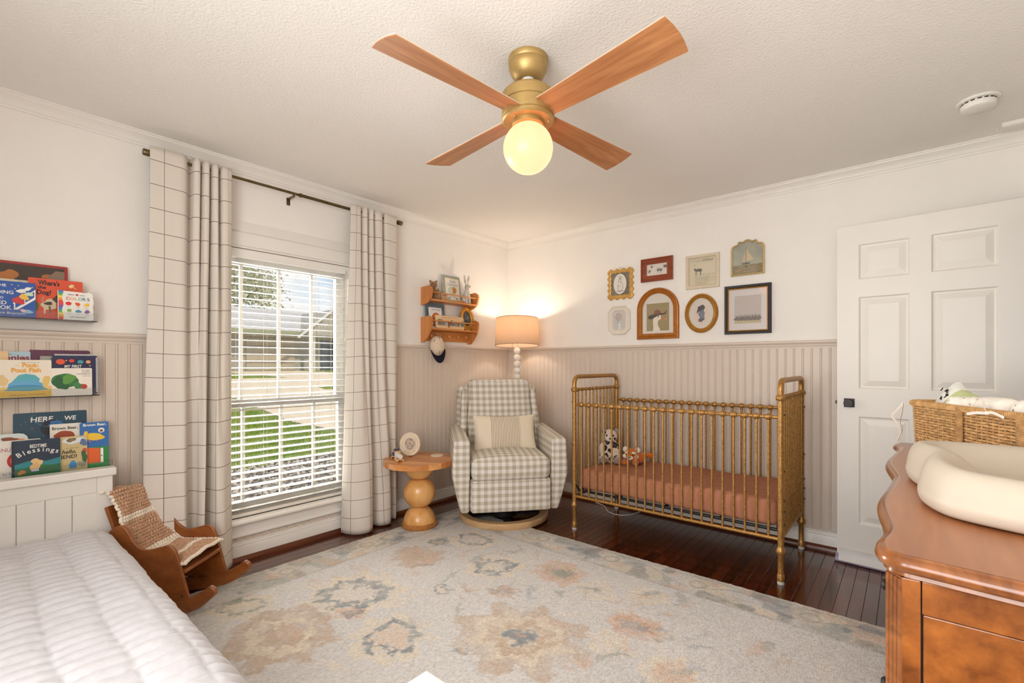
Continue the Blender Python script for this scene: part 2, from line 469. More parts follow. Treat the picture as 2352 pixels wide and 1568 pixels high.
shoe = [(0.015, 0.0), (0.034, 0.0), (0.033, 0.012), (0.028, 0.022), (0.020, 0.030), (0.015, 0.033)]
mould('trim_5', shoe, [((0, YF, 0), (0, 0, 0), (1,0,0))], m_shoe2)
mould('trim_6', shoe, [((0, 0, 0), (XR, 0, 0), (0,-1,0))], m_shoe)
# doorway casing in the right wall
struct(MB().box(XR-0.018, XR, -1.115, -1.03, 0, 2.14).box(XR-0.018, XR, -0.17, -0.085, 0, 2.14).box(XR-0.018, XR, -1.115, -0.085, 2.06, 2.14).build('trim_7', m_trim, bevel=0.004))
# casing of the added front windows
struct(MB().box(1.62, 3.53, YF, YF+0.02, 2.2, 2.29).box(1.62, 3.53, YF, YF+0.05, 0.66, 0.7).box(1.62, 1.7, YF, YF+0.02, 0.7, 2.2).box(3.45, 3.53, YF, YF+0.02, 0.7, 2.2).build('trim_8', m_trim, bevel=0.004))

# ================================================================== window unit
m_vinyl = pmat('white_window_vinyl', (208, 207, 204), 0.35, vary=(9, 0.01))
m_slat = pmat('cream_blind_slat', (212, 205, 190), 0.4, vary=(6, 0.012))
m_cord = pmat('blind_cord', (214, 206, 194), 0.9, vary=(40, 0.05))
def glass_mat():
    m = bpy.data.materials.new('window_glass'); m.use_nodes = True; t = m.node_tree; t.nodes.clear()
    o = nn(t, 'ShaderNodeOutputMaterial'); a = nn(t, 'ShaderNodeBsdfTransparent'); g = nn(t, 'ShaderNodeBsdfGlossy'); g.inputs['Roughness'].default_value = 0.02
    a.inputs[0].default_value = (0.97, 0.97, 0.96, 1)
    f = nn(t, 'ShaderNodeFresnel'); f.inputs['IOR'].default_value = 1.45; x = nn(t, 'ShaderNodeMixShader')
    t.links.new(f.outputs[0], x.inputs[0]); t.links.new(a.outputs[0], x.inputs[1]); t.links.new(g.outputs[0], x.inputs[2]); t.links.new(x.outputs[0], o.inputs[0])
    return m
m_glass = glass_mat()
def picture_glass():
    m = bpy.data.materials.new('picture_glass'); m.use_nodes = True; t = m.node_tree; t.nodes.clear()
    o = nn(t, 'ShaderNodeOutputMaterial'); a = nn(t, 'ShaderNodeBsdfTransparent'); g = nn(t, 'ShaderNodeBsdfGlossy'); g.inputs['Roughness'].default_value = 0.03
    x = nn(t, 'ShaderNodeMixShader'); x.inputs[0].default_value = 0.05
    t.links.new(a.outputs[0], x.inputs[1]); t.links.new(g.outputs[0], x.inputs[2]); t.links.new(x.outputs[0], o.inputs[0])
    return m
m_pglass = picture_glass()
win = empty('window_1', (-0.08, (WY0+WY1)/2, WZ0), kind='structure')
def wpart(name, mat, fn, parent=None, bevel=None, smooth=False, par=None):
    mb = MB(); fn(mb); return mb.build(name, mat, par or win, world=True, bevel=bevel, smooth=smooth)
# jamb lining of the reveal
wpart('window_jamb', m_trim, lambda b: (b.box(-0.139, 0.0, WY0, WY0+0.012, WZ0, WZ1), b.box(-0.139, 0.0, WY1-0.012, WY1, WZ0, WZ1), b.box(-0.139, 0.0, WY0+.012, WY1-.012, WZ1-0.012, WZ1)))
# vinyl frame and sashes: upper sash outside, lower sash inside
FY0, FY1 = WY0+0.013, WY1-0.013
ZM = 0.955
wpart('window_frame', m_vinyl, lambda b: (b.box(-0.135, -0.06, FY0, FY0+0.022, WZ0, WZ1-.013), b.box(-0.135, -0.06, FY1-0.022, FY1, WZ0, WZ1-.013), b.box(-0.135, -0.06, FY0, FY1, WZ1-0.06, WZ1-.013), b.box(-0.135, -0.06, FY0, FY1, WZ0, WZ0+0.03)), bevel=0.002)
SY0, SY1 = FY0+0.022, FY1-0.022
def sash(x0, x1, z0, z1, low):
    top = 0.045 if not low else 0.05
    o = wpart('window_sash', m_vinyl, lambda b: (b.box(x0, x1, SY0, SY0+0.03, z0, z1), b.box(x0, x1, SY1-0.03, SY1, z0, z1), b.box(x0, x1, SY0+.03, SY1-.03, z1-top, z1), b.box(x0, x1, SY0+.03, SY1-.03, z0, z0+0.05)), bevel=0.002)
    gy0, gy1, gz0, gz1 = SY0+0.03, SY1-0.03, z0+0.05, z1-top
    xm = (x0+x1)/2
    ys = [-2.482, -2.247, -2.021]
    for y in ys: wpart('window_muntin', m_vinyl, lambda b: b.box(xm-0.009, xm+0.009, y-0.0095, y+0.0095, gz0, gz1), par=o)
    nrow = 2
    for k in range(1, nrow):
        z = gz0 + (gz1-gz0)*k/nrow
    e = [gy0] + ys + [gy1]
    for a, c in zip(e[:-1], e[1:]):
        wpart('window_pane', m_glass, lambda b: b.box(xm-0.002, xm+0.002, a+.0095, c-.0095, gz0, gz1), par=o)
    return o
sash(-0.128, -0.100, ZM-0.025, WZ1-0.055, False)
sash(-0.095, -0.066, WZ0+0.03, ZM+0.03, True)
# interior casing, stool and apron
struct(MB().box(0, 0.018, WY0-0.085, WY0, WZ0, WZ1+.10).box(0, 0.018, WY1, WY1+0.085, WZ0, WZ1+.10).build('trim_9', m_trim, bevel=0.003))
hd = [(0, WZ1), (0.018, WZ1), (0.018, 2.012), (0.012, 2.016), (0.024, 2.022), (0.022, 2.034), (0.014, 2.05), (0.010, 2.078), (0.006, 2.085), (0, 2.085)]
mould('trim_10', hd, [((0, WY0-0.09, 0), (0, WY1+0.09, 0), (1,0,0))], m_trim)
st = [(-0.06, 0.232), (0.048, 0.232), (0.056, 0.238), (0.058, 0.248), (0.054, 0.258), (0.048, 0.262), (-0.06, 0.262)]
mould('trim_11', st, [((0, WY0+0.001, 0), (0, WY1-0.001, 0), (1,0,0))], m_trim)
ap = [(0, 0.150), (0.020, 0.150), (0.024, 0.157), (0.022, 0.166), (0.015, 0.170), (0.016, 0.225), (0.012, 0.232), (0, 0.232)]
mould('trim_12', ap, [((0, WY0-0.07, 0), (0, WY1+0.07, 0), (1,0,0))], m_trim)

# ------------------------------------------------------------------ blinds
bl = empty('window_blind', (-0.03, (WY0+WY1)/2, WZ1), label='cream two inch slat blind hung open in the window', cat='blind')
BY0, BY1 = WY0+0.017, WY1-0.017
MB().box(-0.056, -0.012, BY0, BY1, WZ1-0.062, WZ1-0.014).build('headrail', m_trim, bl, world=True, bevel=0.002)
MB().prism([(-0.010,-0.07),(-0.004,-0.07),(-0.002,-0.06),(-0.004,-0.03),(-0.002,-0.018),(-0.010,-0.018)], (0,BY0,WZ1), (1,0,0), (0,0,1), (0,1,0), 0, BY1-BY0).build('valance', m_trim, bl, world=True, smooth=30)
m_rail = pmat('cream_blind_rail', (236, 230, 218), 0.4, vary=(6, 0.012))
def slat_mb():
    L = (BY1-BY0)/2 - 0.004; mb = MB(); n = 5; up = []; lo = []
    for k in range(n):
        u = -0.0245 + 0.049*k/(n-1); h = 0.0022*(1-(u/0.0245)**2)
        up.append((u, h+0.0013)); lo.append((u, h-0.0013))
    mb.prism(up + lo[::-1], (0,0,0), (1,0,0), (0,0,1), (0,1,0), -L, L); return mb
sl0 = None
zz = WZ1 - 0.100
PITCH = 0.0435
zs = []
while zz > WZ0 + 0.045: zs.append(zz); zz -= PITCH
for z in zs:
    if sl0 is None: sl0 = slat_mb().build('slat', m_slat, bl, smooth=50); o = sl0
    else: o = sl0.copy(); col.objects.link(o)
    o.location = (-0.004, 0, z - WZ1); o.rotation_euler = (0, R(4), 0)
MB().box(-0.058, -0.012, BY0+.002, BY1-.002, WZ0+0.0005, WZ0+0.022).build('bottom_rail', m_rail, bl, world=True, bevel=0.003)
for y in (-2.53, -2.365, -2.02, -1.90):
    b = MB()
    for x in (-0.0605, -0.0085): b.tube([(x, y, WZ0+0.02), (x, y, WZ1-0.06)], 0.0011, 5)
    b.build('ladder_cord', m_cord, bl, world=True)
b = MB(); b.tube([(0.004, -1.815, WZ1-0.05), (0.004, -1.815, 1.05)], 0.0016, 6); b.tube([(0.004, -1.822, WZ1-0.05), (0.005, -1.824, 1.40)], 0.0016, 6); b.lathe([(0.001,0.03),(0.004,0.02),(0.006,0.0),(0.005,-0.004)], 8, (0.004,-1.815,1.03)); b.lathe([(0.001,0.03),(0.004,0.02),(0.006,0.0),(0.005,-0.004)], 8, (0.005,-1.824,1.38))
b.build('pull_cord', m_cord, bl, world=True)

# ================================================================== curtains and rod
m_cloth = stripes_uv('windowpane_check_linen', (232, 224, 213), (138, 118, 104), 0.150, 0.1265, 0.0034, 0.0034, weave=520)
m_lining = pmat('grey_curtain_lining', (196, 192, 190), 0.9, vary=(300, 0.05))
m_brz = pmat('antique_brass_rod', (112, 96, 66), 0.32, 0.85, vary=(30, 0.15))
ROD = 2.315
rod = empty('curtain_rod', (0.085, -2.2, ROD), label='antique brass curtain rod with capped ends above the window', cat='curtain rod')
MB().tube([(0.085, -2.985, ROD), (0.085, -2.18, ROD)], 0.0085, 14).build('rod_sleeve', m_brz, rod, world=True, smooth=True)
MB().tube([(0.085, -2.20, ROD), (0.085, -1.425, ROD)], 0.0105, 14).build('rod_tube', m_brz, rod, world=True, smooth=True)
for y, s in ((-2.985, -1), (-1.425, 1)):
    M = Matrix.Rotation(R(90)*-s, 4, 'X')
    MB().lathe([(0.010, -0.004), (0.0165, -0.002), (0.0175, 0.004), (0.0175, 0.036), (0.015, 0.040), (0.0, 0.041)], 20, (0.085, y, ROD), M).build('finial', m_brz, rod, world=True, smooth=True)
for y in (-2.96, -2.235, -1.46):
    b = MB(); b.box(0.0, 0.004, y-0.011, y+0.011, ROD-0.058, ROD-0.010); b.box(0.004, 0.085, y-0.006, y+0.006, ROD-0.022, ROD-0.012)
    b.tube([(0.085+0.0125*math.cos(a), y, ROD+0.0125*math.sin(a)) for a in [R(-200+200*k/10) for k in range(11)]], 0.003, 6)
    br = b.build('rod_bracket', m_brz, rod, world=True)
MB().tube([(0.085, -2.20, ROD), (0.085, -2.185, ROD)], 0.013, 14).build('rod_joint', m_brz, rod, world=True, smooth=True)

def curtain(name, label, ctrl_top, ctrl_bot, ztop, zbot_fn, seed):
    """cloth from control lines (y, x) at the heading and at the hem, smooth folds in between"""
    r_ = random.Random(seed)
    def spline(pts, n):
        P = [Vector((p[0], p[1], 0)) for p in pts]; P = [P[0]*2-P[1]] + P + [P[-1]*2-P[-2]]
        out = []
        m = len(pts) - 1
        for i in range(n):
            t = i/(n-1)*m; k = min(int(t), m-1); u = t-k; p0,p1,p2,p3 = P[k:k+4]
            out.append(0.5*((2*p1)+(p2-p0)*u+(2*p0-5*p1+4*p2-p3)*u*u+(3*p1-p0-3*p2+p3)*u**3))
        return out
    nu, nv = 150, 70
    A = spline(ctrl_top, nu); B = spline(ctrl_bot, nu)
    # arc length of the hem line = cloth width
    s = [0.0]
    for i in range(1, nu): s.append(s[-1] + (B[i]-B[i-1]).length)
    mb = MB(); uv = []
    ph = [r_.uniform(0, 6.28) for _ in range(6)]
    for side in range(1):
        for j in range(nv):
            t = j/(nv-1)          # 0 top .. 1 bottom
            e = t*t*(3-2*t); e = 0.25*t + 0.75*e
            for i in range(nu):
                p = A[i].lerp(B[i], e)
                zb = zbot_fn(i/(nu-1))
                z = ztop + (zb-ztop)*t
                sway = 0.006*math.sin(5.0*t+ph[0]+i*0.05)*t + 0.003*math.sin(13*t+ph[1]+i*0.11)*t
                mb.v.append((p.y + sway, p.x + 0.5*sway, z)); uv.append((s[i] + 0.06, (ztop-z) + 0.055 + 0.004*math.sin(i*0.08+ph[2])))
    for j in range(nv-1):
        for i in range(nu-1): mb.f.append((j*nu+i, j*nu+i+1, (j+1)*nu+i+1, (j+1)*nu+i)); mb.m.append(0)
    root = empty(name, (0.09, sum(p[0] for p in ctrl_bot)/len(ctrl_bot), ztop), label=label, cat='curtain', group='linen check curtains')
    o = mb.build('curtain_cloth', m_cloth, root, world=True, smooth=75, uv=uv, recalc=False)
    so = o.modifiers.new('solid', 'SOLIDIFY'); so.thickness = 0.0016
    # lining panel just behind the cloth
    lb = MB()
    for j in range(nv):
        for i in range(nu):
            v = mb.v[j*nu+i]; lb.v.append((max(0.022, v[0]-0.006), v[1], v[2] + (0.03*(j/(nv-1)))))
    lb.f = list(mb.f); lb.m = list(mb.m)
    l = lb.build('curtain_lining', m_lining, root, world=True, smooth=75, recalc=False)
    # stitched heading and hem
    return root
# (y, x) control points
topL = [(-3.0, .115), (-2.955, .117), (-2.90, .118), (-2.845, .112), (-2.81, .055), (-2.80, .115), (-2.775, .12), (-2.765, .062), (-2.752, .115), (-2.73, .12), (-2.718, .06), (-2.708, .115), (-2.685, .12), (-2.672, .06), (-2.66, .112), (-2.632, .118), (-2.612, .11)]
botL = [(-3.03, .10), (-2.97, .135), (-2.90, .150), (-2.86, .165), (-2.835, .095), (-2.82, .055), (-2.80, .10), (-2.79, .165), (-2.77, .18), (-2.755, .11), (-2.74, .06), (-2.725, .10), (-2.71, .175), (-2.675, .19), (-2.645, .15), (-2.615, .105), (-2.595, .05)]
curtain('window_curtain', 'linen curtain with thin brown window pane check behind the small rocking chair', topL, botL, ROD+0.032, lambda u: 0.03, 3)
topR = [(-1.846, .112), (-1.82, .117), (-1.785, .118), (-1.765, .11), (-1.752, .058), (-1.738, .11), (-1.715, .118), (-1.70, .06), (-1.688, .112), (-1.665, .118), (-1.65, .06), (-1.635, .112), (-1.59, .118), (-1.565, .06), (-1.55, .112), (-1.50, .116), (-1.455, .11)]
botR = [(-1.885, .05), (-1.875, .11), (-1.845, .165), (-1.80, .195), (-1.745, .205), (-1.70, .175), (-1.685, .10), (-1.675, .055), (-1.655, .07), (-1.63, .13), (-1.585, .155), (-1.54, .150), (-1.515, .10), (-1.505, .05), (-1.48, .06), (-1.45, .09), (-1.425, .06)]
curtain('window_curtain', 'linen curtain with thin brown window pane check beside the wooden side table', topR, botR, ROD+0.032, lambda u: 0.012, 5)

# ================================================================== outdoors
def gz(x): return -0.35 + max(0.0, -x-2.0)*1.15/26.0           # the front yard climbs gently towards the houses
m_grass = pmat('lawn_grass', (104, 136, 48), 0.95, vary=(2.2, 0.3), bump=(60, 0.8, 0.05), c2=(150, 158, 74), spec=0.1)
m_conc = pmat('pale_concrete', (214, 194, 166), 0.9, vary=(3, 0.07), bump=(40, 0.2, 0.01), spec=0.2)
m_gravel = pmat('gravel_mulch', (104, 92, 80), 0.95, vary=(45, 0.6), bump=(60, 1.0, 0.05), c2=(178, 166, 150), spec=0.1)
m_brick = pmat('grey_brown_brick', (172, 162, 146), 0.9, vary=(8, 0.2), bump=(40, 0.3, 0.01), stretch=(1,1,3))
m_shing = pmat('grey_shingle', (180, 174, 168), 0.95, vary=(6, 0.15), bump=(30, 0.4, 0.02), stretch=(1,1,4))
m_htrim = pmat('house_trim_white', (216, 210, 198), 0.7, vary=(5, 0.03))
m_eave = pmat('olive_gutter', (158, 158, 126), 0.7, vary=(5, 0.05))
m_hwin = pmat('dark_house_window', (70, 76, 78), 0.2, vary=(2, 0.2))
m_sill = pmat('tan_garage_door', (184, 166, 142), 0.7, vary=(4, 0.05))
def patch(name, poly, lift, mat, kind='structure'):
    """ground patch following the slope, polygon in (x, y)"""
    mb = MB(); n = len(poly)
    a = [(x, y, gz(x)+lift) for x, y in poly]; c = [(x, y, gz(x)+lift-0.12) for x, y in poly]
    mb.add(a + c, [tuple(range(n)), tuple(range(2*n-1, n-1, -1))] + [(i, n+i, n+(i+1) % n, (i+1) % n) for i in range(n)])
    return struct(mb.build(name, mat))
b = MB()
xs = [-0.15, -2.0, -60.0]
for i in range(2): b.add([(xs[i], -60, gz(xs[i])), (xs[i+1], -60, gz(xs[i+1])), (xs[i+1], 90, gz(xs[i+1])), (xs[i], 90, gz(xs[i]))], [(0,1,2,3)])
struct(b.build('ground_lawn', m_grass))
# blades of grass on the near lawn
b = MB(); r2 = random.Random(11)
for k in range(26000):
    x = -4.05 - 6.5*r2.random()**1.3; y = -2.4 + 5.6*r2.random()
    h = r2.uniform(0.03, 0.075); a = r2.uniform(0, 6.28); dx, dy = 0.006*math.cos(a), 0.006*math.sin(a); l = r2.uniform(-.03, .03); z = gz(x)
    if x < -4.9 and y > 1.3: continue
    b.add([(x-dx, y-dy, z), (x+dx, y+dy, z), (x+l*dy*40, y+l*dx*40, z+h)], [(0,1,2)])
m_blade = pmat('grass_blade', (120, 152, 52), 0.9, vary=(3, 0.25), c2=(170, 176, 88), spec=0.1)
tag(b.build('lawn_blades', m_blade, recalc=False), 'short green grass blades on the sunny front lawn', 'grass', kind='stuff')
patch('ground_gravel', [(-0.16, -6), (-2.0, -6), (-2.0, 3), (-0.16, 3)], 0.02, m_gravel)
patch('ground_gravel_edge', [(-2.0, -6), (-4.0, -6), (-3.85, -1.0), (-4.25, 0.6), (-4.0, 3), (-2.0, 3)], 0.02, m_gravel)
b = MB(); r2 = random.Random(5)
for k in range(2600):
    x = -2.1 - 1.85*r2.random(); y = -2.2 + 3.2*r2.random(); s = r2.uniform(.014, .034)
    b.sphere((x, y, gz(x)+0.02+s*.3), (s, s*r2.uniform(.6,1), s*.6), 6, 4, Matrix.Rotation(r2.uniform(0,3), 3, 'Z'), mi=k % 2)
m_peb = pmat('pebble_dark', (96, 84, 74), 0.9, vary=(20, .3)); m_peb2 = pmat('pebble_pale', (182, 172, 158), 0.9, vary=(20, .2))
tag(b.build('gravel_pebbles', [m_peb, m_peb2], smooth=60, recalc=False), 'grey and tan pebbles of the bed under the window', 'gravel', kind='stuff')
patch('ground_driveway', [(-5.0, 2.2), (-5.6, 1.5), (-7.5, 1.25), (-10.0, 1.6), (-16.0, 2.4), (-16.0, 6.2), (-10.5, 4.6), (-5.0, 4.4)], 0.025, m_conc)
patch('ground_sidewalk', [(-13.0, -30), (-14.4, -30), (-14.4, 60), (-13.0, 60)], 0.03, m_conc)
patch('ground_street', [(-16.0, -30), (-21.5, -30), (-21.5, 60), (-16.0, 60)], 0.02, m_conc)
patch('ground_far_drive', [(-21.5, 7.5), (-27.5, 6.0), (-27.5, 11.0), (-21.5, 14.0)], 0.025, m_conc)

# the house across the street
HX = -28.0; HZ = gz(HX)
hs = empty('house_across_street', (HX, 10, HZ), label='long grey brick house with dark shingle roof and two white trimmed gables', cat='house')
def hp(name, mat, fn, par=None, smooth=False):
    mb = MB(); fn(mb); return mb.build(name, mat, par or hs, world=True, smooth=smooth)
WT = HZ + 2.45
hp('house_wall', m_brick, lambda b: b.box(HX-9, HX, -3.0, 24.5, HZ-.2, WT))
hp('roof', m_shing, lambda b: b.add([(HX+0.7, -3.8, WT-.05), (HX+0.7, 25.3, WT-.05), (HX-4.5, 21.5, WT+2.0), (HX-4.5, 0.0, WT+2.0), (HX-9.7, -3.8, WT-.05), (HX-9.7, 25.3, WT-.05)], [(0,1,2,3), (4,3,2,5), (0,3,4), (1,5,2), (0,4,5,1)]))
hp('gutter', m_eave, lambda b: b.box(HX+0.68, HX+0.82, -3.8, 25.3, WT-0.12, WT+0.12))
for yc, wd in ((13.2, 4.6), (3.4, 4.6)):
    g = hp('gable', m_brick, lambda b: b.add([(HX+0.9, yc-wd/2, WT-.1), (HX+0.9, yc+wd/2, WT-.1), (HX+0.9, yc, WT+1.75), (HX-3.6, yc-wd/2, WT-.1), (HX-3.6, yc+wd/2, WT-.1), (HX-3.6, yc, WT+1.75)], [(0,1,2), (3,5,4), (0,2,5,3), (1,4,5,2), (0,3,4,1)]))
    for s in (-1, 1):
        hp('gable_trim', m_htrim, lambda b: b.tube([(HX+1.0, yc+s*(wd/2+.25), WT-.3), (HX+1.0, yc, WT+1.8)], 0.10, 4), par=g)
for (y0, y1, z0, z1) in ((0.6, 2.2, .75, 1.9), (5.6, 7.0, .75, 1.9), (15.9, 17.4, .7, 1.9), (19.5, 21.0, .7, 1.9)):
    f = hp('window', m_htrim, lambda b: b.box(HX, HX+0.06, y0, y1, HZ+z0, HZ+z1))
    for k in range(2):
        a = y0+.08+(y1-y0-.08)/2*k
        hp('pane', m_hwin, lambda b: b.box(HX+0.06, HX+0.075, a, a+(y1-y0)/2-.12, HZ+z0+.08, HZ+z1-.08), par=f)
hp('garage_door', m_sill, lambda b: [b.box(HX, HX+0.05, 7.9, 10.9, HZ+.02+.52*k, HZ+.52*k+.5) for k in range(4)])
hp('front_door', m_hwin, lambda b: b.box(HX, HX+0.05, 12.7, 13.6, HZ, HZ+2.05))
for y in (11.9, 14.5): hp('porch_post', m_htrim, lambda b: b.box(HX+0.55, HX+0.7, y-.07, y+.07, HZ-.1, WT))

# trees
m_bark = pmat('tree_bark', (112, 98, 84), 0.95, vary=(10, 0.25), bump=(30, .6, .02))
m_leaf1 = pmat('pale_winter_leaf', (226, 218, 190), 0.9, vary=(1.5, 0.2), c2=(200, 196, 160), spec=.1)
m_leaf2 = pmat('green_leaf', (160, 172, 118), 0.9, vary=(1.5, 0.25), c2=(190, 194, 146), spec=.1)
def tree(name, label, x, y, h, cr, leaf, nleaf, seed, bare=False):
    r_ = random.Random(seed); z0 = gz(x)
    root = empty(name, (x, y, z0), label=label, cat='tree', group='trees behind the house across the street')
    b = MB(); b.tube([(0,0,-.2), (0.1,0,h*.2), (0,.1,h*.42)], [h*.03, h*.024, h*.018], 8)
    tips = []
    def limb(p, d, L, rr, lev):
        q = p + d*L; mid = p + d*L*.5 + Vector((r_.uniform(-1,1), r_.uniform(-1,1), r_.uniform(-.3,.6)))*L*.08
        b.tube([p, mid, q], [rr, rr*.75, rr*.5], 5); tips.append(q)
        if lev > 0:
            for k in range(3 if lev > 1 else 4):
                nd = (d + Vector((r_.uniform(-1,1), r_.uniform(-1,1), r_.uniform(-.35,.8)))*.85).normalized(); limb(q, nd, L*.68, rr*.5, lev-1)
    for k in range(6):
        a = k*1.05 + r_.uniform(-.2,.2); limb(Vector((0,.1,h*(.3+.02*k))), Vector((math.cos(a), math.sin(a), r_.uniform(.7,1.4))).normalized(), h*.22, h*.012, 3 if bare else 2)
    b.build('trunk', m_bark, root, smooth=60, recalc=False)
    if nleaf:
        f = MB()
        cl = [Vector((r_.gauss(0,.42)*cr, r_.gauss(0,.42)*cr, h*.62 + r_.gauss(0,.17)*h)) for _ in range(26)] + tips
        for k in range(nleaf):
            c = r_.choice(cl); p = c + Vector((r_.gauss(0,1), r_.gauss(0,1), r_.gauss(0,1)))*cr*.17
            s = r_.uniform(.10,.24); u = Vector((r_.uniform(-1,1), r_.uniform(-1,1), r_.uniform(-1,1))).normalized(); v = u.orthogonal().normalized()
            f.add([p-u*s, p+v*s*.5, p+u*s, p-v*s*.5], [(0,1,2,3)])
        fo = f.build('foliage', leaf, root, recalc=False); fo['kind'] = 'stuff'
    return root
tree('oak_tree', 'broad pale leaved tree rising behind the grey house roof', -46, 12.5, 11.5, 4.9, m_leaf1, 6500, 1)
tree('oak_tree', 'tall greyish green tree beyond the end gable of the grey house', -50, 1.5, 10.5, 3.6, m_leaf1, 5000, 2)
tree('bare_tree', 'slender bare branched tree beside the roof of the grey house', -34, 25.5, 7.0, 2.6, m_leaf2, 0, 3, True)
tree('oak_tree', 'low dark green tree past the far corner of the grey house', -36, 33, 6.2, 2.8, m_leaf2, 3000, 4)

# ================================================================== rug
def vnoise(X, Y, s, seed):
    g = np.random.RandomState(seed).rand(64, 64)
    x = X*s; y = Y*s; i = np.floor(x).astype(int); j = np.floor(y).astype(int); u = x-i; v = y-j
    u = u*u*(3-2*u); v = v*v*(3-2*v); i0 = i % 64; j0 = j % 64; i1 = (i+1) % 64; j1 = (j+1) % 64
    return (g[i0,j0]*(1-u)+g[i1,j0]*u)*(1-v) + (g[i0,j1]*(1-u)+g[i1,j1]*u)*v
RX0, RX1, RY0, RY1, RZ = 0.262, 3.34, -3.40, -0.925, 0.012
def make_rug():
    nx, ny = 385, 310
    xs = np.linspace(RX0, RX1, nx); ys = np.linspace(RY0, RY1, ny)
    X, Y = np.meshgrid(xs, ys)
    w1 = (vnoise(X, Y, 14, 1)-.5)*.05 + (vnoise(X, Y, 40, 2)-.5)*.042 + (vnoise(X, Y, 95, 12)-.5)*.024; w2 = (vnoise(X, Y, 14, 3)-.5)*.05 + (vnoise(X, Y, 40, 4)-.5)*.042 + (vnoise(X, Y, 95, 14)-.5)*.024
    P = X+w1; Q = Y+w2
    C = {k: np.array(lin(v)) for k, v in dict(field=(212,209,205), cream=(224,212,192), blue=(138,146,150), slate=(118,128,134), teal=(156,160,148), peach=(214,184,162), tan=(196,174,152), pale=(214,209,202), rust=(206,164,138)).items()}
    col3 = np.zeros(X.shape+(3,)); col3[:] = C['field']
    blot = vnoise(X, Y, 3.0, 9)[..., None]; col3 = col3*(.94+.12*blot)
    wear = vnoise(X, Y, 26, 77)[..., None]*.6+vnoise(X, Y, 70, 78)[..., None]*.4; FADE = .86
    def put(mask, c, a=.8):
        nonlocal col3
        m = np.clip(mask, 0, 1)[..., None]*a*FADE*(.35+1.3*wear); col3 = col3*(1-m) + C[c]*m
    def soft(d, e=.008): return np.clip(.5 - d/e, 0, 1)
    def ell(cx, cy, rx, ry, rot=0, lobes=0, amp=0.0, ph=0.0):
        c, s = math.cos(rot), math.sin(rot); dx = P-cx; dy = Q-cy; u = (c*dx+s*dy)/rx; v = (-s*dx+c*dy)/ry
        r = np.sqrt(u*u+v*v); t = np.arctan2(v, u)
        return (r - (1 + amp*np.cos(lobes*t+ph)))*min(rx, ry)
    def band(d, w_): return np.clip(.5-(np.abs(d)-w_)/.006, 0, 1)
    def rosette(cx, cy, r, halo, ring, core, lobes=8, rot=0.0, halo2=None):
        if halo2: put(soft(ell(cx, cy, r*1.42, r*1.25, rot, lobes, .16)), halo2, .72)
        put(soft(ell(cx, cy, r*1.02, r*.92, rot, lobes, .12, 1.0)), halo, .8)
        put(band(ell(cx, cy, r*.58, r*.5, rot, lobes, .14), r*.10), ring, .85)
        put(soft(ell(cx, cy, r*.40, r*.32, rot, 5, .1)), core, .55)
    def leaf(cx, cy, L, wd, rot, c, a=.7): put(soft(ell(cx, cy, L, wd, rot)), c, a)
    rosette(0.925, -2.305, .245, 'cream', 'blue', 'pale', 9, .3)
    rosette(1.83, -2.06, .20, 'cream', 'tan', 'blue', 8, .2, 'tan'); put(soft(ell(1.83, -2.06, .075, .06)), 'blue', .8); put(soft(ell(1.83, -2.06, .025, .02)), 'rust', .7)
    rosette(1.265, -1.60, .17, 'cream', 'blue', 'pale', 7)
    rosette(1.24, -1.98, .075, 'pale', 'slate', 'cream', 7)
    rosette(1.60, -1.42, .15, 'peach', 'tan', 'teal', 8); put(soft(ell(1.60, -1.42, .075, .055)), 'teal', .7)
    rosette(0.86, -1.37, .17, 'cream', 'blue', 'pale', 7, .5)
    rosette(0.80, -1.80, .16, 'tan', 'peach', 'tan', 9)
    rosette(1.02, -2.72, .24, 'tan', 'cream', 'tan', 8); put(soft(ell(1.02, -2.70, .06, .03, .8)), 'peach', .6)
    rosette(0.62, -2.74, .15, 'cream', 'teal', 'cream', 7)
    rosette(1.87, -1.47, .10, 'cream', 'pale', 'slate', 6); rosette(2.10, -1.36, .10, 'cream', 'pale', 'peach', 6)
    rosette(2.18, -1.66, .12, 'peach', 'rust', 'blue', 5); rosette(2.16, -1.86, .10, 'cream', 'pale', 'cream', 6)
    rosette(1.40, -2.42, .18, 'cream', 'blue', 'peach', 8); rosette(2.44, -1.88, .12, 'cream', 'peach', 'rust', 7)
    rosette(2.45, -2.35, .2, 'tan', 'cream', 'blue', 8); rosette(1.95, -2.75, .22, 'cream', 'blue', 'peach', 8); rosette(2.7, -2.9, .16, 'peach', 'cream', 'teal', 7)
    rosette(1.10, -2.42, .06, 'peach', 'slate', 'blue', 5); rosette(1.52, -1.80, .065, 'peach', 'rust', 'pale', 5)
    rosette(0.72, -1.56, .085, 'teal', 'slate', 'peach', 6)
    r_ = random.Random(21)
    for k in range(120):
        x = r_.uniform(.62, 2.95); y = r_.uniform(-3.3, -1.27)
        leaf(x, y, r_.uniform(.035, .085), r_.uniform(.010, .022), r_.uniform(0, 3.1), r_.choice(['cream','cream','teal','peach','pale','tan','blue','pale']), r_.uniform(.35,.7))
    # thin stems
    for k in range(26):
        x = r_.uniform(.6, 2.9); y = r_.uniform(-3.2, -1.3); put(band(ell(x, y, r_.uniform(.1,.24), r_.uniform(.08,.2), r_.uniform(0,3)), .0025)*(vnoise(X, Y, 4, 100+k) > .5), r_.choice(['cream','teal','tan']), .5)
    # border: distance to the nearest rug edge
    D = np.minimum(np.minimum(X-RX0, RX1-X), np.minimum(Y-RY0, RY1-Y)) + (vnoise(X, Y, 60, 31)-.5)*.006
    bm_ = np.clip((.262-D)/.01, 0, 1)
    base_b = C['field']*.96
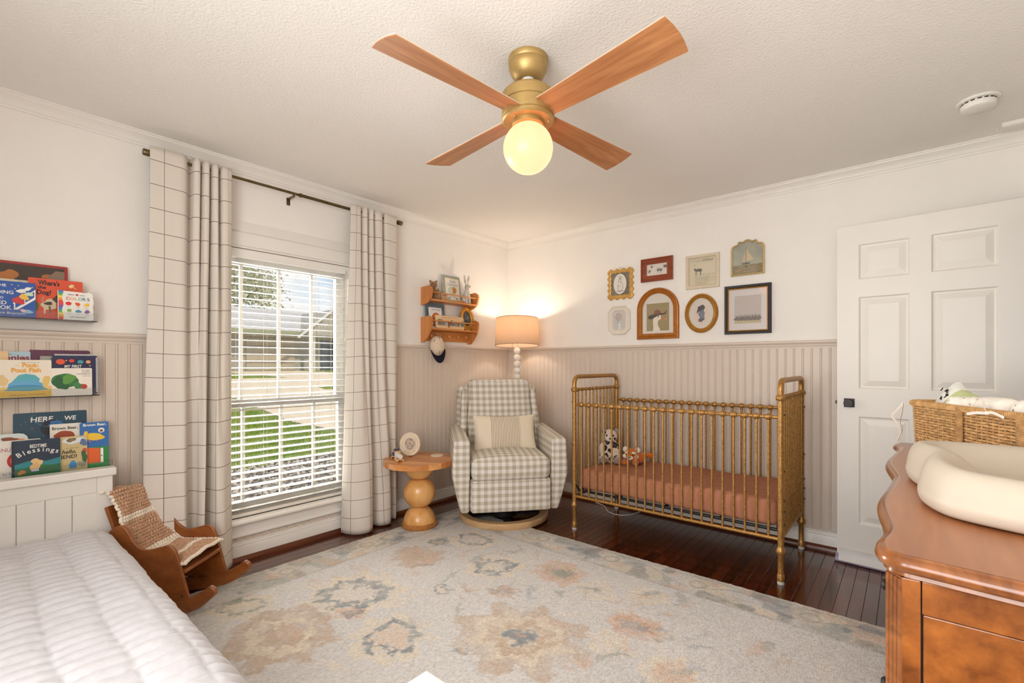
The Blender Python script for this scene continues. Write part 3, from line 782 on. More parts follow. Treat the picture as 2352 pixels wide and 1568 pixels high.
    m = bm_[..., None]; col3 = col3*(1-m*.75) + base_b*m*.75
    S = np.where((X-RX0 < .262) | (RX1-X < .262), Y, X)      # runs along the border
    phs = S*2*np.pi/.52
    cen = .135 + .055*np.sin(phs)
    dd = D - cen
    bn = vnoise(X, Y, 9, 41)
    put((bm_ > .5)*np.clip((bn-.52)/.08, 0, 1), 'teal', .55); put((bm_ > .5)*np.clip((vnoise(X, Y, 8, 42)-.6)/.08, 0, 1), 'cream', .75); put((bm_ > .5)*np.clip((vnoise(X, Y, 10, 43)-.66)/.06, 0, 1), 'peach', .6)
    put((bm_ > .5)*np.clip((vnoise(X, Y, 13, 44)-.70)/.05, 0, 1), 'slate', .55)
    put((bm_ > .5)*band(dd, .006), 'slate', .5)
    fl = (np.cos(phs*1.0+.6) > .55)
    put((bm_ > .5)*soft(np.sqrt((((S/.52) % 1 - .35)*.52)**2 + ((D-.13))**2) - .075, .02), 'cream', .6)
    put((bm_ > .5)*band(np.sqrt((((S/.52) % 1 - .35)*.52)**2 + ((D-.13))**2) - .04, .007), 'teal', .6)
    for d0, wd, c, a in ((.262, .004, 'slate', .6), (.245, .004, 'tan', .5), (.045, .005, 'teal', .6), (.030, .004, 'cream', .6), (.012, .006, 'tan', .35)):
        put(band(D-d0, wd), c, a)
    fleck = (np.random.RandomState(5).rand(*X.shape)[..., None]-.5)
    col3 = np.clip(col3*(1+fleck*.16), 0, 1)
    # hand knotted pile: rows and small unevenness
    Zt = RZ + (vnoise(X, Y, 95, 51)-.5)*.0022 + (vnoise(X, Y, 30, 52)-.5)*.0015
    edge = np.clip(D/.012, 0, 1); Zt = Zt*edge + .003*(1-edge)
    vs = np.stack([X, Y, Zt], -1).reshape(-1, 3)
    idx = np.arange(nx*ny).reshape(ny, nx)
    fs = np.stack([idx[:-1,:-1], idx[:-1,1:], idx[1:,1:], idx[1:,:-1]], -1).reshape(-1, 4)
    me = bpy.data.meshes.new('area_rug'); me.from_pydata(vs.tolist(), [], fs.tolist())
    at = me.color_attributes.new('yarn', 'FLOAT_COLOR', 'POINT')
    at.data.foreach_set('color', np.concatenate([col3.reshape(-1, 3), np.ones((nx*ny, 1))], 1).astype(np.float32).ravel())
    me.polygons.foreach_set('use_smooth', [True]*len(me.polygons))
    m = bpy.data.materials.new('wool_rug_pile'); t, b = nodes(m)
    a = nn(t, 'ShaderNodeVertexColor', layer_name='yarn'); tcn = nn(t, 'ShaderNodeTexCoord')
    mpn = nn(t, 'ShaderNodeMapping'); mpn.inputs['Scale'].default_value = (1.0, 0.35, 1); t.links.new(tcn.outputs['Object'], mpn.inputs[0])
    n1 = nn(t, 'ShaderNodeTexNoise'); n1.inputs['Scale'].default_value = 210; n1.inputs['Detail'].default_value = 3; t.links.new(mpn.outputs[0], n1.inputs['Vector'])
    mm = nn(t, 'ShaderNodeMixRGB', blend_type='MULTIPLY'); mm.inputs[0].default_value = .45; t.links.new(a.outputs[0], mm.inputs[1])
    rp = nn(t, 'ShaderNodeValToRGB'); rp.color_ramp.elements[0].position = .3; rp.color_ramp.elements[0].color = (.45,.45,.45,1); rp.color_ramp.elements[1].position = .6; t.links.new(n1.outputs['Fac'], rp.inputs[0]); t.links.new(rp.outputs[0], mm.inputs[2])
    t.links.new(mm.outputs[0], b.inputs['Base Color']); b.inputs['Roughness'].default_value = .95; b.inputs['Specular IOR Level'].default_value = .1; b.inputs['Sheen Weight'].default_value = .15
    bp = nn(t, 'ShaderNodeBump'); bp.inputs['Strength'].default_value = .8; bp.inputs['Distance'].default_value = .004; t.links.new(n1.outputs['Fac'], bp.inputs['Height']); t.links.new(bp.outputs[0], b.inputs['Normal'])
    me.materials.append(m)
    o = bpy.data.objects.new('area_rug', me); col.objects.link(o)
    so = o.modifiers.new('thick', 'SOLIDIFY'); so.thickness = .008; so.offset = -1
    return tag(o, 'large pale wool rug with faded floral medallions on the dark floor', 'rug')
make_rug()

# ================================================================== bed
m_bedw = pmat('white_bed_paint', (226, 222, 216), 0.35, vary=(5, 0.012))
m_quilt = pmat('white_cotton_quilt', (198, 196, 199), 0.9, vary=(60, 0.02), bump=(420, 0.25, 0.002), spec=.1, sheen=.2)
m_sheet = pmat('white_mattress', (235, 232, 228), 0.9, vary=(30, 0.02))
BYR = -3.165                                  # right side of the bed
BYL = -4.22
bed = empty('daybed', (1.3, -3.7, 0), label='white panelled twin bed frame standing below the book ledges', cat='bed')
HX0, HX1 = 0.165, 0.205
hb = MB().box(HX0+.006, HX1-.010, BYL+.06, BYR-.055, .12, .66).build('headboard_panel', m_bedw, bed, world=True)
for k in range(11):                           # tongue boards of the panel
    y1 = BYR - .055 - .0885*k; y0 = max(y1 - .0885, BYL+.06)
    MB().box(HX1-.010, HX1-.003, y0+.0012, y1-.0012, .14, .60).build('panel_board', m_bedw, hb, bevel=.0025)
MB().box(HX0, HX1, BYR-.058, BYR, .012, .675).build('headboard_post', m_bedw, bed, world=True, bevel=.003)
MB().box(HX0, HX1, BYL, BYL+.058, .012, .675).build('headboard_post', m_bedw, bed, world=True, bevel=.003)
MB().box(HX0+.002, HX1-.002, BYL+.058, BYR-.058, .60, .675).build('headboard_rail', m_bedw, bed, world=True, bevel=.003)
MB().box(HX0-.015, HX1+.014, BYL-.012, BYR+.012, .675, .712).build('headboard_cap', m_bedw, bed, world=True, bevel=.005)
MB().box(HX1, 2.475, BYR-.052, BYR-.03, .14, .30).build('side_rail', m_bedw, bed, world=True, bevel=.003)
MB().box(HX1, 2.475, BYL+.03, BYL+.052, .14, .30).build('side_rail', m_bedw, bed, world=True, bevel=.003)
FX0, FX1, FYR = 2.475, 2.537, -3.112
MB().box(FX0+.008, FX1-.008, BYL+.06, FYR-.055, .14, .60).build('footboard_panel', m_bedw, bed, world=True)
MB().box(FX0+.004, FX1-.004, FYR-.06, FYR-.004, .012, .625).build('footboard_post', m_bedw, bed, world=True, bevel=.003)
MB().box(FX0+.004, FX1-.004, BYL, BYL+.06, .012, .625).build('footboard_post', m_bedw, bed, world=True, bevel=.003)
MB().box(FX0, FX1, BYL-.01, FYR, .625, .66).build('footboard_cap', m_bedw, bed, world=True, bevel=.004)
vs, fs = rbox((2.12, .98, .19), .05, 4)
mt = MB(); mt.add(xf(vs, T(1.29, -3.70, .335)), fs)
tag(mt.build('mattress', m_sheet, smooth=True), 'white twin mattress under the quilt', 'mattress')
MB().box(HX1, 2.475, BYL+.052, BYR-.052, .20, .236).build('slat_base', m_bedw, bed, world=True)
def make_quilt():
    # section across the bed: from the far side over the top, round the shoulder and down the near side
    r = .095; ytop0 = BYL + .02; zt = .462; ys = -3.19
    path = []
    n1 = 150
    for i in range(n1): path.append((ytop0 + (ys - r - ytop0)*i/n1, zt))
    n2 = 26
    for i in range(n2): a = math.pi/2*i/n2; path.append((ys - r + r*math.sin(a), zt - r + r*math.cos(a)))
    n3 = 46
    for i in range(n3+1): path.append((ys + .012*math.sin(i*.2), zt - r - .24*i/n3))
    path = np.array(path); dp = np.gradient(path, axis=0); dp /= np.linalg.norm(dp, axis=1)[:, None]; nr = np.stack([-dp[:, 1], dp[:, 0]], 1)
    s = np.concatenate([[0], np.cumsum(np.linalg.norm(np.diff(path, axis=0), axis=1))])
    xs = np.linspace(.222, 2.455, 330)
    S, Xg = np.meshgrid(s, xs)
    px, py = .0515, .118
    wob = (vnoise(Xg, S, 5, 61)-.5)*.022
    cu = np.abs(np.sin(np.pi*(Xg+wob)/px)); cv = np.abs(np.sin(np.pi*(S+(vnoise(Xg, S, 6, 62)-.5)*.02)/py))
    puff = (cu**.55)*(1-.85*(1-cv**.45))
    puff = .0135*puff*(.75+.5*vnoise(Xg, S, 9, 63)) + .0035*(vnoise(Xg, S, 38, 64)-.5) + .002*(vnoise(Xg, S, 90, 65)-.5)
    dip = np.clip((Xg-.222)/.16, 0, 1); dip = 1-(1-dip)**2.2
    big = .010*(vnoise(Xg, S, 2.2, 66)-.5)
    d = puff + big
    Yg = path[None, :, 0] + nr[None, :, 0]*d; Zg = path[None, :, 1] + nr[None, :, 1]*d
    Zg = Zg - (1-dip)*.075*np.clip((Zg-.2)/.25, 0, 1)
    vsn = np.stack([Xg, Yg, Zg], -1); nxq, nyq = Xg.shape
    idx = np.arange(nxq*nyq).reshape(nxq, nyq)
    fsn = np.stack([idx[:-1,:-1], idx[1:,:-1], idx[1:,1:], idx[:-1,1:]], -1).reshape(-1, 4)
    mb = MB(); mb.v = vsn.reshape(-1, 3).tolist(); mb.f = [tuple(q) for q in fsn.tolist()]; mb.m = [0]*len(mb.f)
    o = mb.build('quilt', m_quilt, smooth=80, recalc=False)
    so = o.modifiers.new('thick', 'SOLIDIFY'); so.thickness = .006; so.offset = -1
    return tag(o, 'white puckered stitched quilt spread over the twin bed', 'quilt')
make_quilt()

# ================================================================== child's rocking chair
m_rock = wood('honey_brown_rocker_wood', (122, 66, 26), (158, 92, 42), 'X', .8, .38, coat=.25)
rk = empty('rocking_chair', (0.42, -2.80, 0), label='small brown wooden child rocking chair with scalloped sides', cat='rocking chair')
# local frame of the rocker: u forward, v to its left, z up
RKA = math.atan2(-.12, 1.0)
def rkM(): return Matrix.Translation((0.262, -2.985, 0)) @ Matrix.Rotation(R(40), 4, 'Z') @ Matrix.Scale(1.05, 4)
MR = rkM()
def rk_pts(poly, v0, v1): 
    mb = MB(); mb.prism(poly, (0,0,0), (1,0,0), (0,0,1), (0,1,0), v0, v1); mb.v = xf(mb.v, MR); return mb
def smooth_poly(pts, n=6):
    out = []; m = len(pts)
    for i in range(m):
        p0, p1, p2, p3 = (Vector((*pts[(i+k) % m], 0)) for k in (-1, 0, 1, 2))
        for k in range(n):
            u = k/n; q = 0.5*((2*p1)+(p2-p0)*u+(2*p0-5*p1+4*p2-p3)*u*u+(3*p1-p0-3*p2+p3)*u**3); out.append((q.x, q.y))
    return out
def open_spline(pts, n=8):
    P = [Vector((*p, 0)) if len(p) == 2 else Vector(p) for p in pts]; P = [P[0]*2-P[1]] + P + [P[-1]*2-P[-2]]; out = []
    m = len(pts)-1
    for k in range(m):
        p0, p1, p2, p3 = P[k:k+4]
        for i in range(n):
            u = i/n; out.append(0.5*((2*p1)+(p2-p0)*u+(2*p0-5*p1+4*p2-p3)*u*u+(3*p1-p0-3*p2+p3)*u**3))
    out.append(P[-2]); return out
top = open_spline([(-.13, .40), (-.085, .425), (-.05, .405), (-.015, .345), (.03, .315), (.09, .325), (.135, .335), (.165, .315), (.18, .28)], 6)
side = [(p.x, p.y) for p in top] + [(.235, .075), (-.10, .075)]
WV = .145
for v in (-WV, WV - .016):
    sp = rk_pts(side, v, v+.016).build('side_panel', m_rock, rk, world=True, bevel=.003, smooth=35)
    run = open_spline([(-.17, .030), (-.12, .017), (-.05, .007), (.08, .006), (.21, .03), (.285, .062), (.33, .098)], 6)
    up = [(p.x - .004, p.y + .062 + (.0)) for p in run]
    poly = [(p.x, p.y) for p in run] + [(.352, .118), (.348, .142), (.325, .155)] + up[::-1][2:] 
    rn = rk_pts(poly, v - .004, v + .020).build('rocker_runner', m_rock, rk, world=True, bevel=.006, smooth=35)
    for uu, zz_ in ((.20, .11), (.10, .09), (.02, .08)):
        MB().sphere(MR @ Vector((uu, v + (.016 if v > 0 else .0), zz_)), .0045, 8, 6).build('screw_hole', m_black, sp)
rk_pts([(-.06, .195), (.205, .205), (.205, .222), (-.06, .212)], -WV+.016, WV-.016).build('seat', m_rock, rk, world=True, bevel=.003)
rk_pts([(-.045, .20), (-.06, .205), (-.165, .50), (-.150, .505)], -WV+.016, WV-.016).build('backrest', m_rock, rk, world=True, bevel=.003)
# crocheted blanket draped over back and seat
m_yarn = pmat('tan_chunky_yarn', (196, 156, 124), 0.95, vary=(70, 0.16), bump=(300, .4, .002), sheen=.3, spec=.1)
m_yarnc = pmat('cream_chunky_yarn', (236, 224, 206), 0.95, vary=(70, 0.08), bump=(300, .4, .002), sheen=.3, spec=.1)
bk = MB()
path = open_spline([(-.21, 0, .43), (-.19, 0, .53), (-.155, 0, .55), (-.125, 0, .50), (-.09, 0, .40), (-.05, 0, .30), (.0, 0, .255), (.07, 0, .25), (.15, 0, .252), (.205, 0, .25)], 8)
L = [0.0]
for i in range(1, len(path)): L.append(L[-1] + (path[i]-path[i-1]).length)
tot = L[-1]; step = .0145; nr_ = int(tot/step); ncol = 17
def at_len(d):
    for i in range(1, len(path)):
        if L[i] >= d:
            u = (d-L[i-1])/(L[i]-L[i-1]); p = path[i-1].lerp(path[i], u); t_ = (path[i]-path[i-1]).normalized(); return p, t_
    return path[-1], (path[-1]-path[-2]).normalized()
r3 = random.Random(4)
for i in range(nr_+1):
    d = tot*i/nr_; p, t_ = at_len(d); nrm_ = Vector((0,1,0)).cross(t_) * -1
    if nrm_.z < 0: nrm_ = -nrm_
    f = d/tot
    cream = abs(f-.40) < .025 or abs(f-.66) < .025 or abs(f-.86) < .02 or i in (0, nr_)
    wd = .127 + .004*math.sin(i*.7); sk = .006*math.sin(f*3.0) - .004
    for j in range(ncol+1):
        v = -wd + 2*wd*j/ncol + sk
        edge = j in (0, ncol)
        sag = .012*math.cos(v/wd*1.5+f*6) + .006*math.sin(v*60+f*20)*.5
        q = p + Vector((0, v, 0)) + nrm_*(sag+.006)
        M = Matrix((t_, Vector((0,1,0)), nrm_)).transposed().to_4x4()
        M = M @ Matrix.Rotation(R(38 if (i % 2) else -38)+r3.uniform(-.15,.15), 4, 'Z')
        bk.sphere(MR @ q, (.0118, .0070, .0085), 8, 5, (MR.to_3x3() @ M.to_3x3()), mi=1 if (cream or edge) else 0)
# thin ground cloth so that no gaps show
nb = len(bk.v)
pp = [at_len(tot*i/40) for i in range(41)]
gvs = []
for i, (p, t_) in enumerate(pp):
    nrm_ = Vector((0,1,0)).cross(t_) * -1
    if nrm_.z < 0: nrm_ = -nrm_
    f = i/40; sk = .006*math.sin(f*3.0) - .004
    for j in range(13):
        v = -.119+.238*j/12+sk; sag = .012*math.cos(v/.14*1.5+f*6); gvs.append(MR @ (p + Vector((0,v,0)) + nrm_*(sag+.003)))
bk.add(gvs, [(i*13+j, i*13+j+1, (i+1)*13+j+1, (i+1)*13+j) for i in range(40) for j in range(12)])
tag(bk.build('crochet_blanket', [m_yarn, m_yarnc], smooth=80, recalc=False), 'tan crochet blanket with cream stripes draped over the little rocking chair', 'blanket')

# ================================================================== side table
m_oak = wood('oak_table_top', (186, 116, 56), (224, 160, 96), 'X', .8, .35, coat=.2)
m_ball = wood('turned_pale_wood', (206, 144, 76), (232, 180, 114), 'Z', .5, .3, coat=.35)
m_ball2 = wood('turned_wood_base', (150, 92, 42), (190, 128, 66), 'X', .8, .35, coat=.2)
TX, TY = .362, -1.432
st_ = empty('side_table', (TX, TY, RZ), label='round oak side table on a stem of stacked wooden balls', cat='side table')
def disc_slab(y0, y1, Rr, z0, z1):
    n = 14; pts = []
    for k in range(n+1):
        y = y0 + (y1-y0)*k/n; pts.append((math.sqrt(max(0, Rr*Rr-y*y)), y))
    poly = pts + [(-x, y) for x, y in pts[::-1]]
    q = [poly[0]]
    for p in poly[1:]:
        if abs(p[0]-q[-1][0])+abs(p[1]-q[-1][1]) > 1e-5: q.append(p)
    if abs(q[0][0]-q[-1][0])+abs(q[0][1]-q[-1][1]) < 1e-5: q.pop()
    mb = MB(); mb.prism(q, (0,0,0), (1,0,0), (0,1,0), (0,0,1), z0, z1); return mb
TZ0, TZ1, TR = .458, .498, .262
edges = [-TR, -.20, -.125, -.05, .03, .105, .185, TR]
tops = [wood('oak_strip_%d' % k, c1, c2, 'X', .8, .35, coat=.2) for k, (c1, c2) in enumerate([((178,108,50),(214,148,84)), ((196,128,66),(232,174,112)), ((170,100,44),(206,138,74))])]
for k in range(7):
    disc_slab(edges[k]+.0002, edges[k+1]-.0002, TR, TZ0, TZ1).build('table_top_strip', tops[k % 3], st_, bevel=.0012).rotation_euler = (0, 0, R(25))
MB().lathe([(0.0, 0.0), (.128, 0.0), (.132, .006), (.131, .03), (.122, .036), (0, .036)], 40).build('base_disc', m_ball2, st_, smooth=True)
def ball_prof(zc, rr, z0, z1, n=18):
    out = []
    for k in range(n+1):
        z = z0 + (z1-z0)*k/n; out.append((math.sqrt(max(1e-6, rr*rr-(z-zc)**2)), z))
    return out
MB().lathe([(0, .036)] + ball_prof(.036, .118, .036, .148) + [(0, .148)], 40).build('half_ball', m_ball, st_, smooth=50)
MB().lathe([(0, .147)] + ball_prof(.249, .117, .152, .346) + [(0, .35)], 40).build('stem_ball', m_ball, st_, smooth=50)
MB().lathe([(0, .348)] + ball_prof(.457, .118, .350, .457) + [(0, .458)], 40).build('half_ball', m_ball, st_, smooth=50)
TZ = RZ + TZ1
# picture frame, train and coaster on the table
m_stone = pmat('cream_resin', (222, 206, 182), .6, vary=(40, .08), bump=(60, .4, .002))
m_photo = pmat('sepia_photo', (60, 42, 24), .3, vary=(60, .5), c2=(190, 142, 72))
fr = empty('oval_photo_frame', (.275, -1.43, TZ), label='small cream scalloped oval frame with sepia picture on the side table', cat='picture frame')
Mf = Matrix.Translation((.262, -1.445, TZ+.003)) @ Matrix.Rotation(R(47), 4, 'Z') @ Matrix.Rotation(R(-12), 4, 'X')
def oval(rx, ry, n=60, sc_=0, amp=0.0): return [((rx+amp*abs(math.sin(sc_*t/2)))*math.cos(t), (ry+amp*abs(math.sin(sc_*t/2)))*math.sin(t)) for t in [2*math.pi*k/n for k in range(n)]]
b = MB(); O = (0, 0, .092)
b.ring(oval(.074, .084, 80, 26, .006), oval(.036, .043, 80), O, (1,0,0), (0,0,1), (0,-1,0), [(0,-.008), (0,.004), (.12,.008), (.4,.006), (.5,.010), (.75,.008), (.85,.012), (1,.010), (1,.002)])
b.v = xf(b.v, Mf); b.build('frame', m_stone, fr, world=True, smooth=40)
b = MB(); b.prism(oval(.0365, .0435, 40), O, (1,0,0), (0,0,1), (0,-1,0), -.006, .003); b.v = xf(b.v, Mf); b.build('photograph', m_photo, fr, world=True)
b = MB(); b.prism(oval(.07, .08, 40), O, (1,0,0), (0,0,1), (0,-1,0), -.009, -.0075); b.obox((0, .03, .04), (.03, .003, .085), Matrix.Rotation(R(24), 3, 'X')); b.v = xf(b.v, Mf); b.build('easel_back', m_black, fr, world=True)
co = MB(); co.lathe([(0, 0), (.046, 0), (.048, .003), (.048, .007), (.045, .009), (.014, .009), (.012, .0075), (0, .0075)], 32, (.395, -1.29, TZ))
tag(co.build('coaster', m_stone, smooth=True), 'round cream stone coaster lying on the side table', 'coaster')
def train(name, label, x, y, rz, body, roof, wheel, sc_=1.0):
    t_ = empty(name, (x, y, TZ), rz, label, 'toy')
    s = sc_
    MB().box(-.030*s, .030*s, -.012*s, .012*s, .010*s, .016*s).build('chassis', wheel, t_, bevel=.001)
    MB().box(-.028*s, -.004*s, -.013*s, .013*s, .016*s, .046*s).build('cab', body, t_, bevel=.002)
    MB().box(-.031*s, -.001*s, -.015*s, .015*s, .046*s, .050*s).build('cab_roof', roof, t_, bevel=.0015)
    MB().lathe([(0,0), (.012*s, 0), (.012*s, .030*s), (0, .031*s)], 16, (-.002*s, 0, .028*s), Matrix.Rotation(R(90), 3, 'Y')).build('boiler', body, t_, smooth=True)
    MB().lathe([(.004*s, 0), (.0045*s, .012*s), (.006*s, .014*s), (0, .014*s)], 10, (.019*s, 0, .038*s)).build('chimney', roof, t_, smooth=True)
    for sx in (-.018, .004, .022):
        for sy in (-1, 1):
            MB().lathe([(0,0), (.0075*s, 0), (.0075*s, .004*s), (0, .004*s)], 12, (sx*s, sy*.0125*s - (0 if sy > 0 else 0), .0078*s), Matrix.Rotation(R(-90*sy), 3, 'X')).build('wheel', wheel, t_)
m_toyw = pmat('white_toy_paint', (226, 224, 222), .4, vary=(20, .03)); m_toyn = pmat('navy_toy_paint', (66, 78, 104), .4, vary=(20, .06)); m_toywood = wood('toy_wood', (206, 156, 104), (230, 188, 140), 'X', 2, .5)
train('toy_train', 'small white toy train with wooden roof and wheels on the side table', .335, -1.600, R(-18), m_toyw, m_toywood, m_toywood, 1.4)
train('toy_train', 'small navy blue toy train behind the oval photo frame', .210, -1.535, R(-55), m_toyn, m_toyn, m_toywood, 1.25)

# ================================================================== swivel glider armchair
m_ging = stripes_uv('beige_gingham_upholstery', (238, 233, 225), (188, 177, 156), .050, .050, .025, .025, weave=700, gingham=True, mid=(215, 207, 193))
m_pipe = pmat('pale_piping', (224, 214, 198), .9, vary=(60, .04))
m_ashw = wood('pale_ash_ring', (190, 150, 104), (220, 184, 140), 'X', .8, .4, coat=.1)
ch = empty('armchair', (.687, -.854, RZ), R(50.1), label='beige gingham swivel glider armchair with round wooden base in the corner', cat='armchair')
def rb(size, r, loc, deform=None, seg=4, cuts=0, M=None):
    vs, fs = rbox(size, r, seg, deform, cuts); Mx = T(*loc)
    if M is not None: Mx = Mx @ M
    mb = MB(); mb.add(xf(vs, Mx), fs); return mb
MB().lathe([(.285, .0), (.345, .0), (.350, .006), (.350, .040), (.344, .046), (.290, .046), (.285, .040)], 72, closed=True).build('base_ring', m_ashw, ch, smooth=40)
b = MB(); b.lathe([(.0, .015), (.10, .015), (.10, .10), (.05, .125), (0, .125)], 24); b.box(-.285, .285, -.03, .03, .010, .022); b.box(-.03, .03, -.285, .285, .010, .022)
b.build('swivel_mount', m_black, ch)
MB().box(-.27, .27, -.27, .30, .12, .135).build('bottom_cover', m_black, ch)
rb((.585, .62, .24), .02, (0, -.02, .255), cuts=3).build('seat_frame', m_ging, ch, smooth=60, boxuv=True)
def armd(sx):
    def f(p):
        x, y, z = p
        q = z + .265           # height above arm bottom
        o = sx*x               # + is outward
        if o > 0: x -= sx*.050*max(0, 1-q/.26)*(.5+.5*min(1, o/.05)); x += sx*.012*math.sin(min(1, q/.53)*math.pi)
        z2 = z + (.028*(y+.33)/.66 if z > 0 else 0)
        # front face leans back below the knuckle
        y2 = y + (.035*max(0, 1-q/.30) if y < -.1 else 0)
        # underside rises to the back
        return (x, y2, z2)
    return f
for sx in (-1, 1):
    a = rb((.114, .70, .53), .026, (sx*.353, -.015, .395), armd(sx), 5, 5).build('arm', m_ging, ch, smooth=60, boxuv=True)
rb((.575, .05, .225), .014, (0, -.345, .255), lambda p: (p[0], p[1]+.012*max(0, .1-p[2])-.006*math.cos(p[0]*4), p[2]), cuts=4).build('footrest_panel', m_ging, ch, smooth=60, boxuv=True)
def seatd(p):
    x, y, z = p; e = (1-(x/.29)**2)*(1-(y/.29)**2); return (x, y - (.012*(1-(x/.29)**2) if y < -.1 else 0), z + (.028*max(0, e) if z > 0 else 0))
rb((.580, .58, .165), .05, (0, -.090, .447), seatd, 6, 6).build('seat_cushion', m_ging, ch, smooth=70, boxuv=True)
LEAN = Matrix.Rotation(R(-13), 4, 'X')
def wing(p):
    x, y, z = p; return (x*(1-.06*(z+.36)/.72), y, z)
rb((.735, .13, .74), .03, (0, .345, .645), wing, 4, 5, LEAN).build('back_frame', m_ging, ch, smooth=60, boxuv=True)
for sx in (-1, 1):
    rb((.055, .20, .56), .02, (sx*.318, .265, .70), lambda p: (p[0]-sx*.03*(p[2]+.28)/.56, p[1]+.03*(p[2])/.3, p[2]), 4, 4, LEAN).build('back_wing', m_ging, ch, smooth=60, boxuv=True)
def backd(p):
    x, y, z = p; e = (1-(x/.275)**2)*(1-(z/.36)**2); return (x*(1-.05*z/.35), y - (.045*max(0, e) if y < 0 else 0), z)
rb((.545, .17, .68), .045, (0, .245, .725), backd, 6, 6, LEAN).build('back_cushion', m_ging, ch, smooth=70, boxuv=True)

# lumbar pillow
m_pil = None
def pillow_mat():
    m = bpy.data.materials.new('cream_linen_striped_centre'); t, b = nodes(m)
    uvn = nn(t, 'ShaderNodeUVMap'); sp = nn(t, 'ShaderNodeSeparateXYZ'); t.links.new(uvn.outputs[0], sp.inputs[0])
    ab = nn(t, 'ShaderNodeMath', operation='ABSOLUTE'); t.links.new(sp.outputs['X'], ab.inputs[0])
    ins = nn(t, 'ShaderNodeMath', operation='LESS_THAN'); ins.inputs[1].default_value = .115; t.links.new(ab.outputs[0], ins.inputs[0])
    d = nn(t, 'ShaderNodeMath', operation='DIVIDE'); d.inputs[1].default_value = .0125; t.links.new(sp.outputs['X'], d.inputs[0])
    f = nn(t, 'ShaderNodeMath', operation='FRACT'); t.links.new(d.outputs[0], f.inputs[0])
    l = nn(t, 'ShaderNodeMath', operation='LESS_THAN'); l.inputs[1].default_value = .36; t.links.new(f.outputs[0], l.inputs[0])
    mu = nn(t, 'ShaderNodeMath', operation='MULTIPLY'); t.links.new(ins.outputs[0], mu.inputs[0]); t.links.new(l.outputs[0], mu.inputs[1])
    mxn = nn(t, 'ShaderNodeMixRGB'); mxn.inputs[1].default_value = (*lin((226, 212, 190)), 1); mxn.inputs[2].default_value = (*lin((158, 142, 122)), 1); t.links.new(mu.outputs[0], mxn.inputs[0])
    t.links.new(mxn.outputs[0], b.inputs['Base Color']); b.inputs['Roughness'].default_value = .92; b.inputs['Specular IOR Level'].default_value = .1
    n = nn(t, 'ShaderNodeTexNoise'); n.inputs['Scale'].default_value = 500; t.links.new(uvn.outputs[0], n.inputs['Vector'])
    bp = nn(t, 'ShaderNodeBump'); bp.inputs['Strength'].default_value = .25; bp.inputs['Distance'].default_value = .001; t.links.new(n.outputs['Fac'], bp.inputs['Height']); t.links.new(bp.outputs[0], b.inputs['Normal'])
    return m
def pillow(w_, h_, t_, n=26):
    vs = []; uv = []; fs = []
    for side in (1, -1):
        for j in range(n+1):
            for i in range(n+1):
                u = 2*i/n-1; v = 2*j/n-1
                th = ((1-u*u)*(1-v*v))**.42
                x = u*w_/2*(1-.07*(1-abs(u))*0 - .06*(1-v*v)*(abs(u)**3)); z = v*h_/2*(1-.10*(1-u*u)*(abs(v)**3))
                vs.append((x, -side*t_/2*th, z)); uv.append((x, z))
        o_ = 0 if side == 1 else (n+1)**2
        for j in range(n):
            for i in range(n): fs.append((o_+j*(n+1)+i, o_+j*(n+1)+i+1, o_+(j+1)*(n+1)+i+1, o_+(j+1)*(n+1)+i))
    return vs, fs, uv
vs, fs, uv = pillow(.50, .295, .13)
Mc = Matrix.Translation(ch.location) @ Matrix.Rotation(R(50.1), 4, 'Z')
pm = MB(); pm.add(xf(vs, Mc @ T(.005, -.02, .655) @ Matrix.Rotation(R(-20), 4, 'X')), fs)
tag(pm.build('lumbar_pillow', pillow_mat(), smooth=80, uv=uv), 'cream lumbar pillow with striped centre panel on the gingham armchair', 'pillow')

# ================================================================== floor lamp
m_lampw = pmat('white_lamp_enamel', (238, 234, 228), .35, vary=(10, .01))
def shade_mat():
    m = bpy.data.materials.new('beige_linen_shade'); m.use_nodes = True; t = m.node_tree; t.nodes.clear()
    o = nn(t, 'ShaderNodeOutputMaterial'); d = nn(t, 'ShaderNodeBsdfDiffuse'); tr = nn(t, 'ShaderNodeBsdfTranslucent'); x = nn(t, 'ShaderNodeMixShader'); x.inputs[0].default_value = .55
    tcn = nn(t, 'ShaderNodeTexCoord'); mpn = nn(t, 'ShaderNodeMapping'); mpn.inputs['Scale'].default_value = (40, 40, 700); t.links.new(tcn.outputs['Object'], mpn.inputs[0])
    n = nn(t, 'ShaderNodeTexNoise'); n.inputs['Scale'].default_value = 1; t.links.new(mpn.outputs[0], n.inputs['Vector'])
    r = nn(t, 'ShaderNodeValToRGB'); r.color_ramp.elements[0].color = (*lin((200, 176, 152)), 1); r.color_ramp.elements[1].color = (*lin((226, 206, 184)), 1); t.links.new(n.outputs['Fac'], r.inputs[0])
    t.links.new(r.outputs[0], d.inputs[0]); t.links.new(r.outputs[0], tr.inputs[0]); t.links.new(d.outputs[0], x.inputs[1]); t.links.new(tr.outputs[0], x.inputs[2]); t.links.new(x.outputs[0], o.inputs[0]); return m
LX, LY = .360, -.292
lp = empty('floor_lamp', (LX, LY, 0), label='white floor lamp of stacked balls with beige drum shade behind the armchair', cat='floor lamp')
MB().lathe([(0, 0), (.125, 0), (.128, .006), (.120, .018), (.03, .026), (.02, .04), (0, .04)], 32).build('lamp_base', m_lampw, lp, smooth=True)
bead0 = None
zb = .062
while zb < 1.345:
    if bead0 is None: bead0 = MB().sphere((0,0,0), (.033, .033, .0325), 20, 12).build('lamp_bead', m_lampw, lp, smooth=True); o = bead0
    else: o = bead0.copy(); col.objects.link(o)
    o.location = (0, 0, zb); zb += .0605
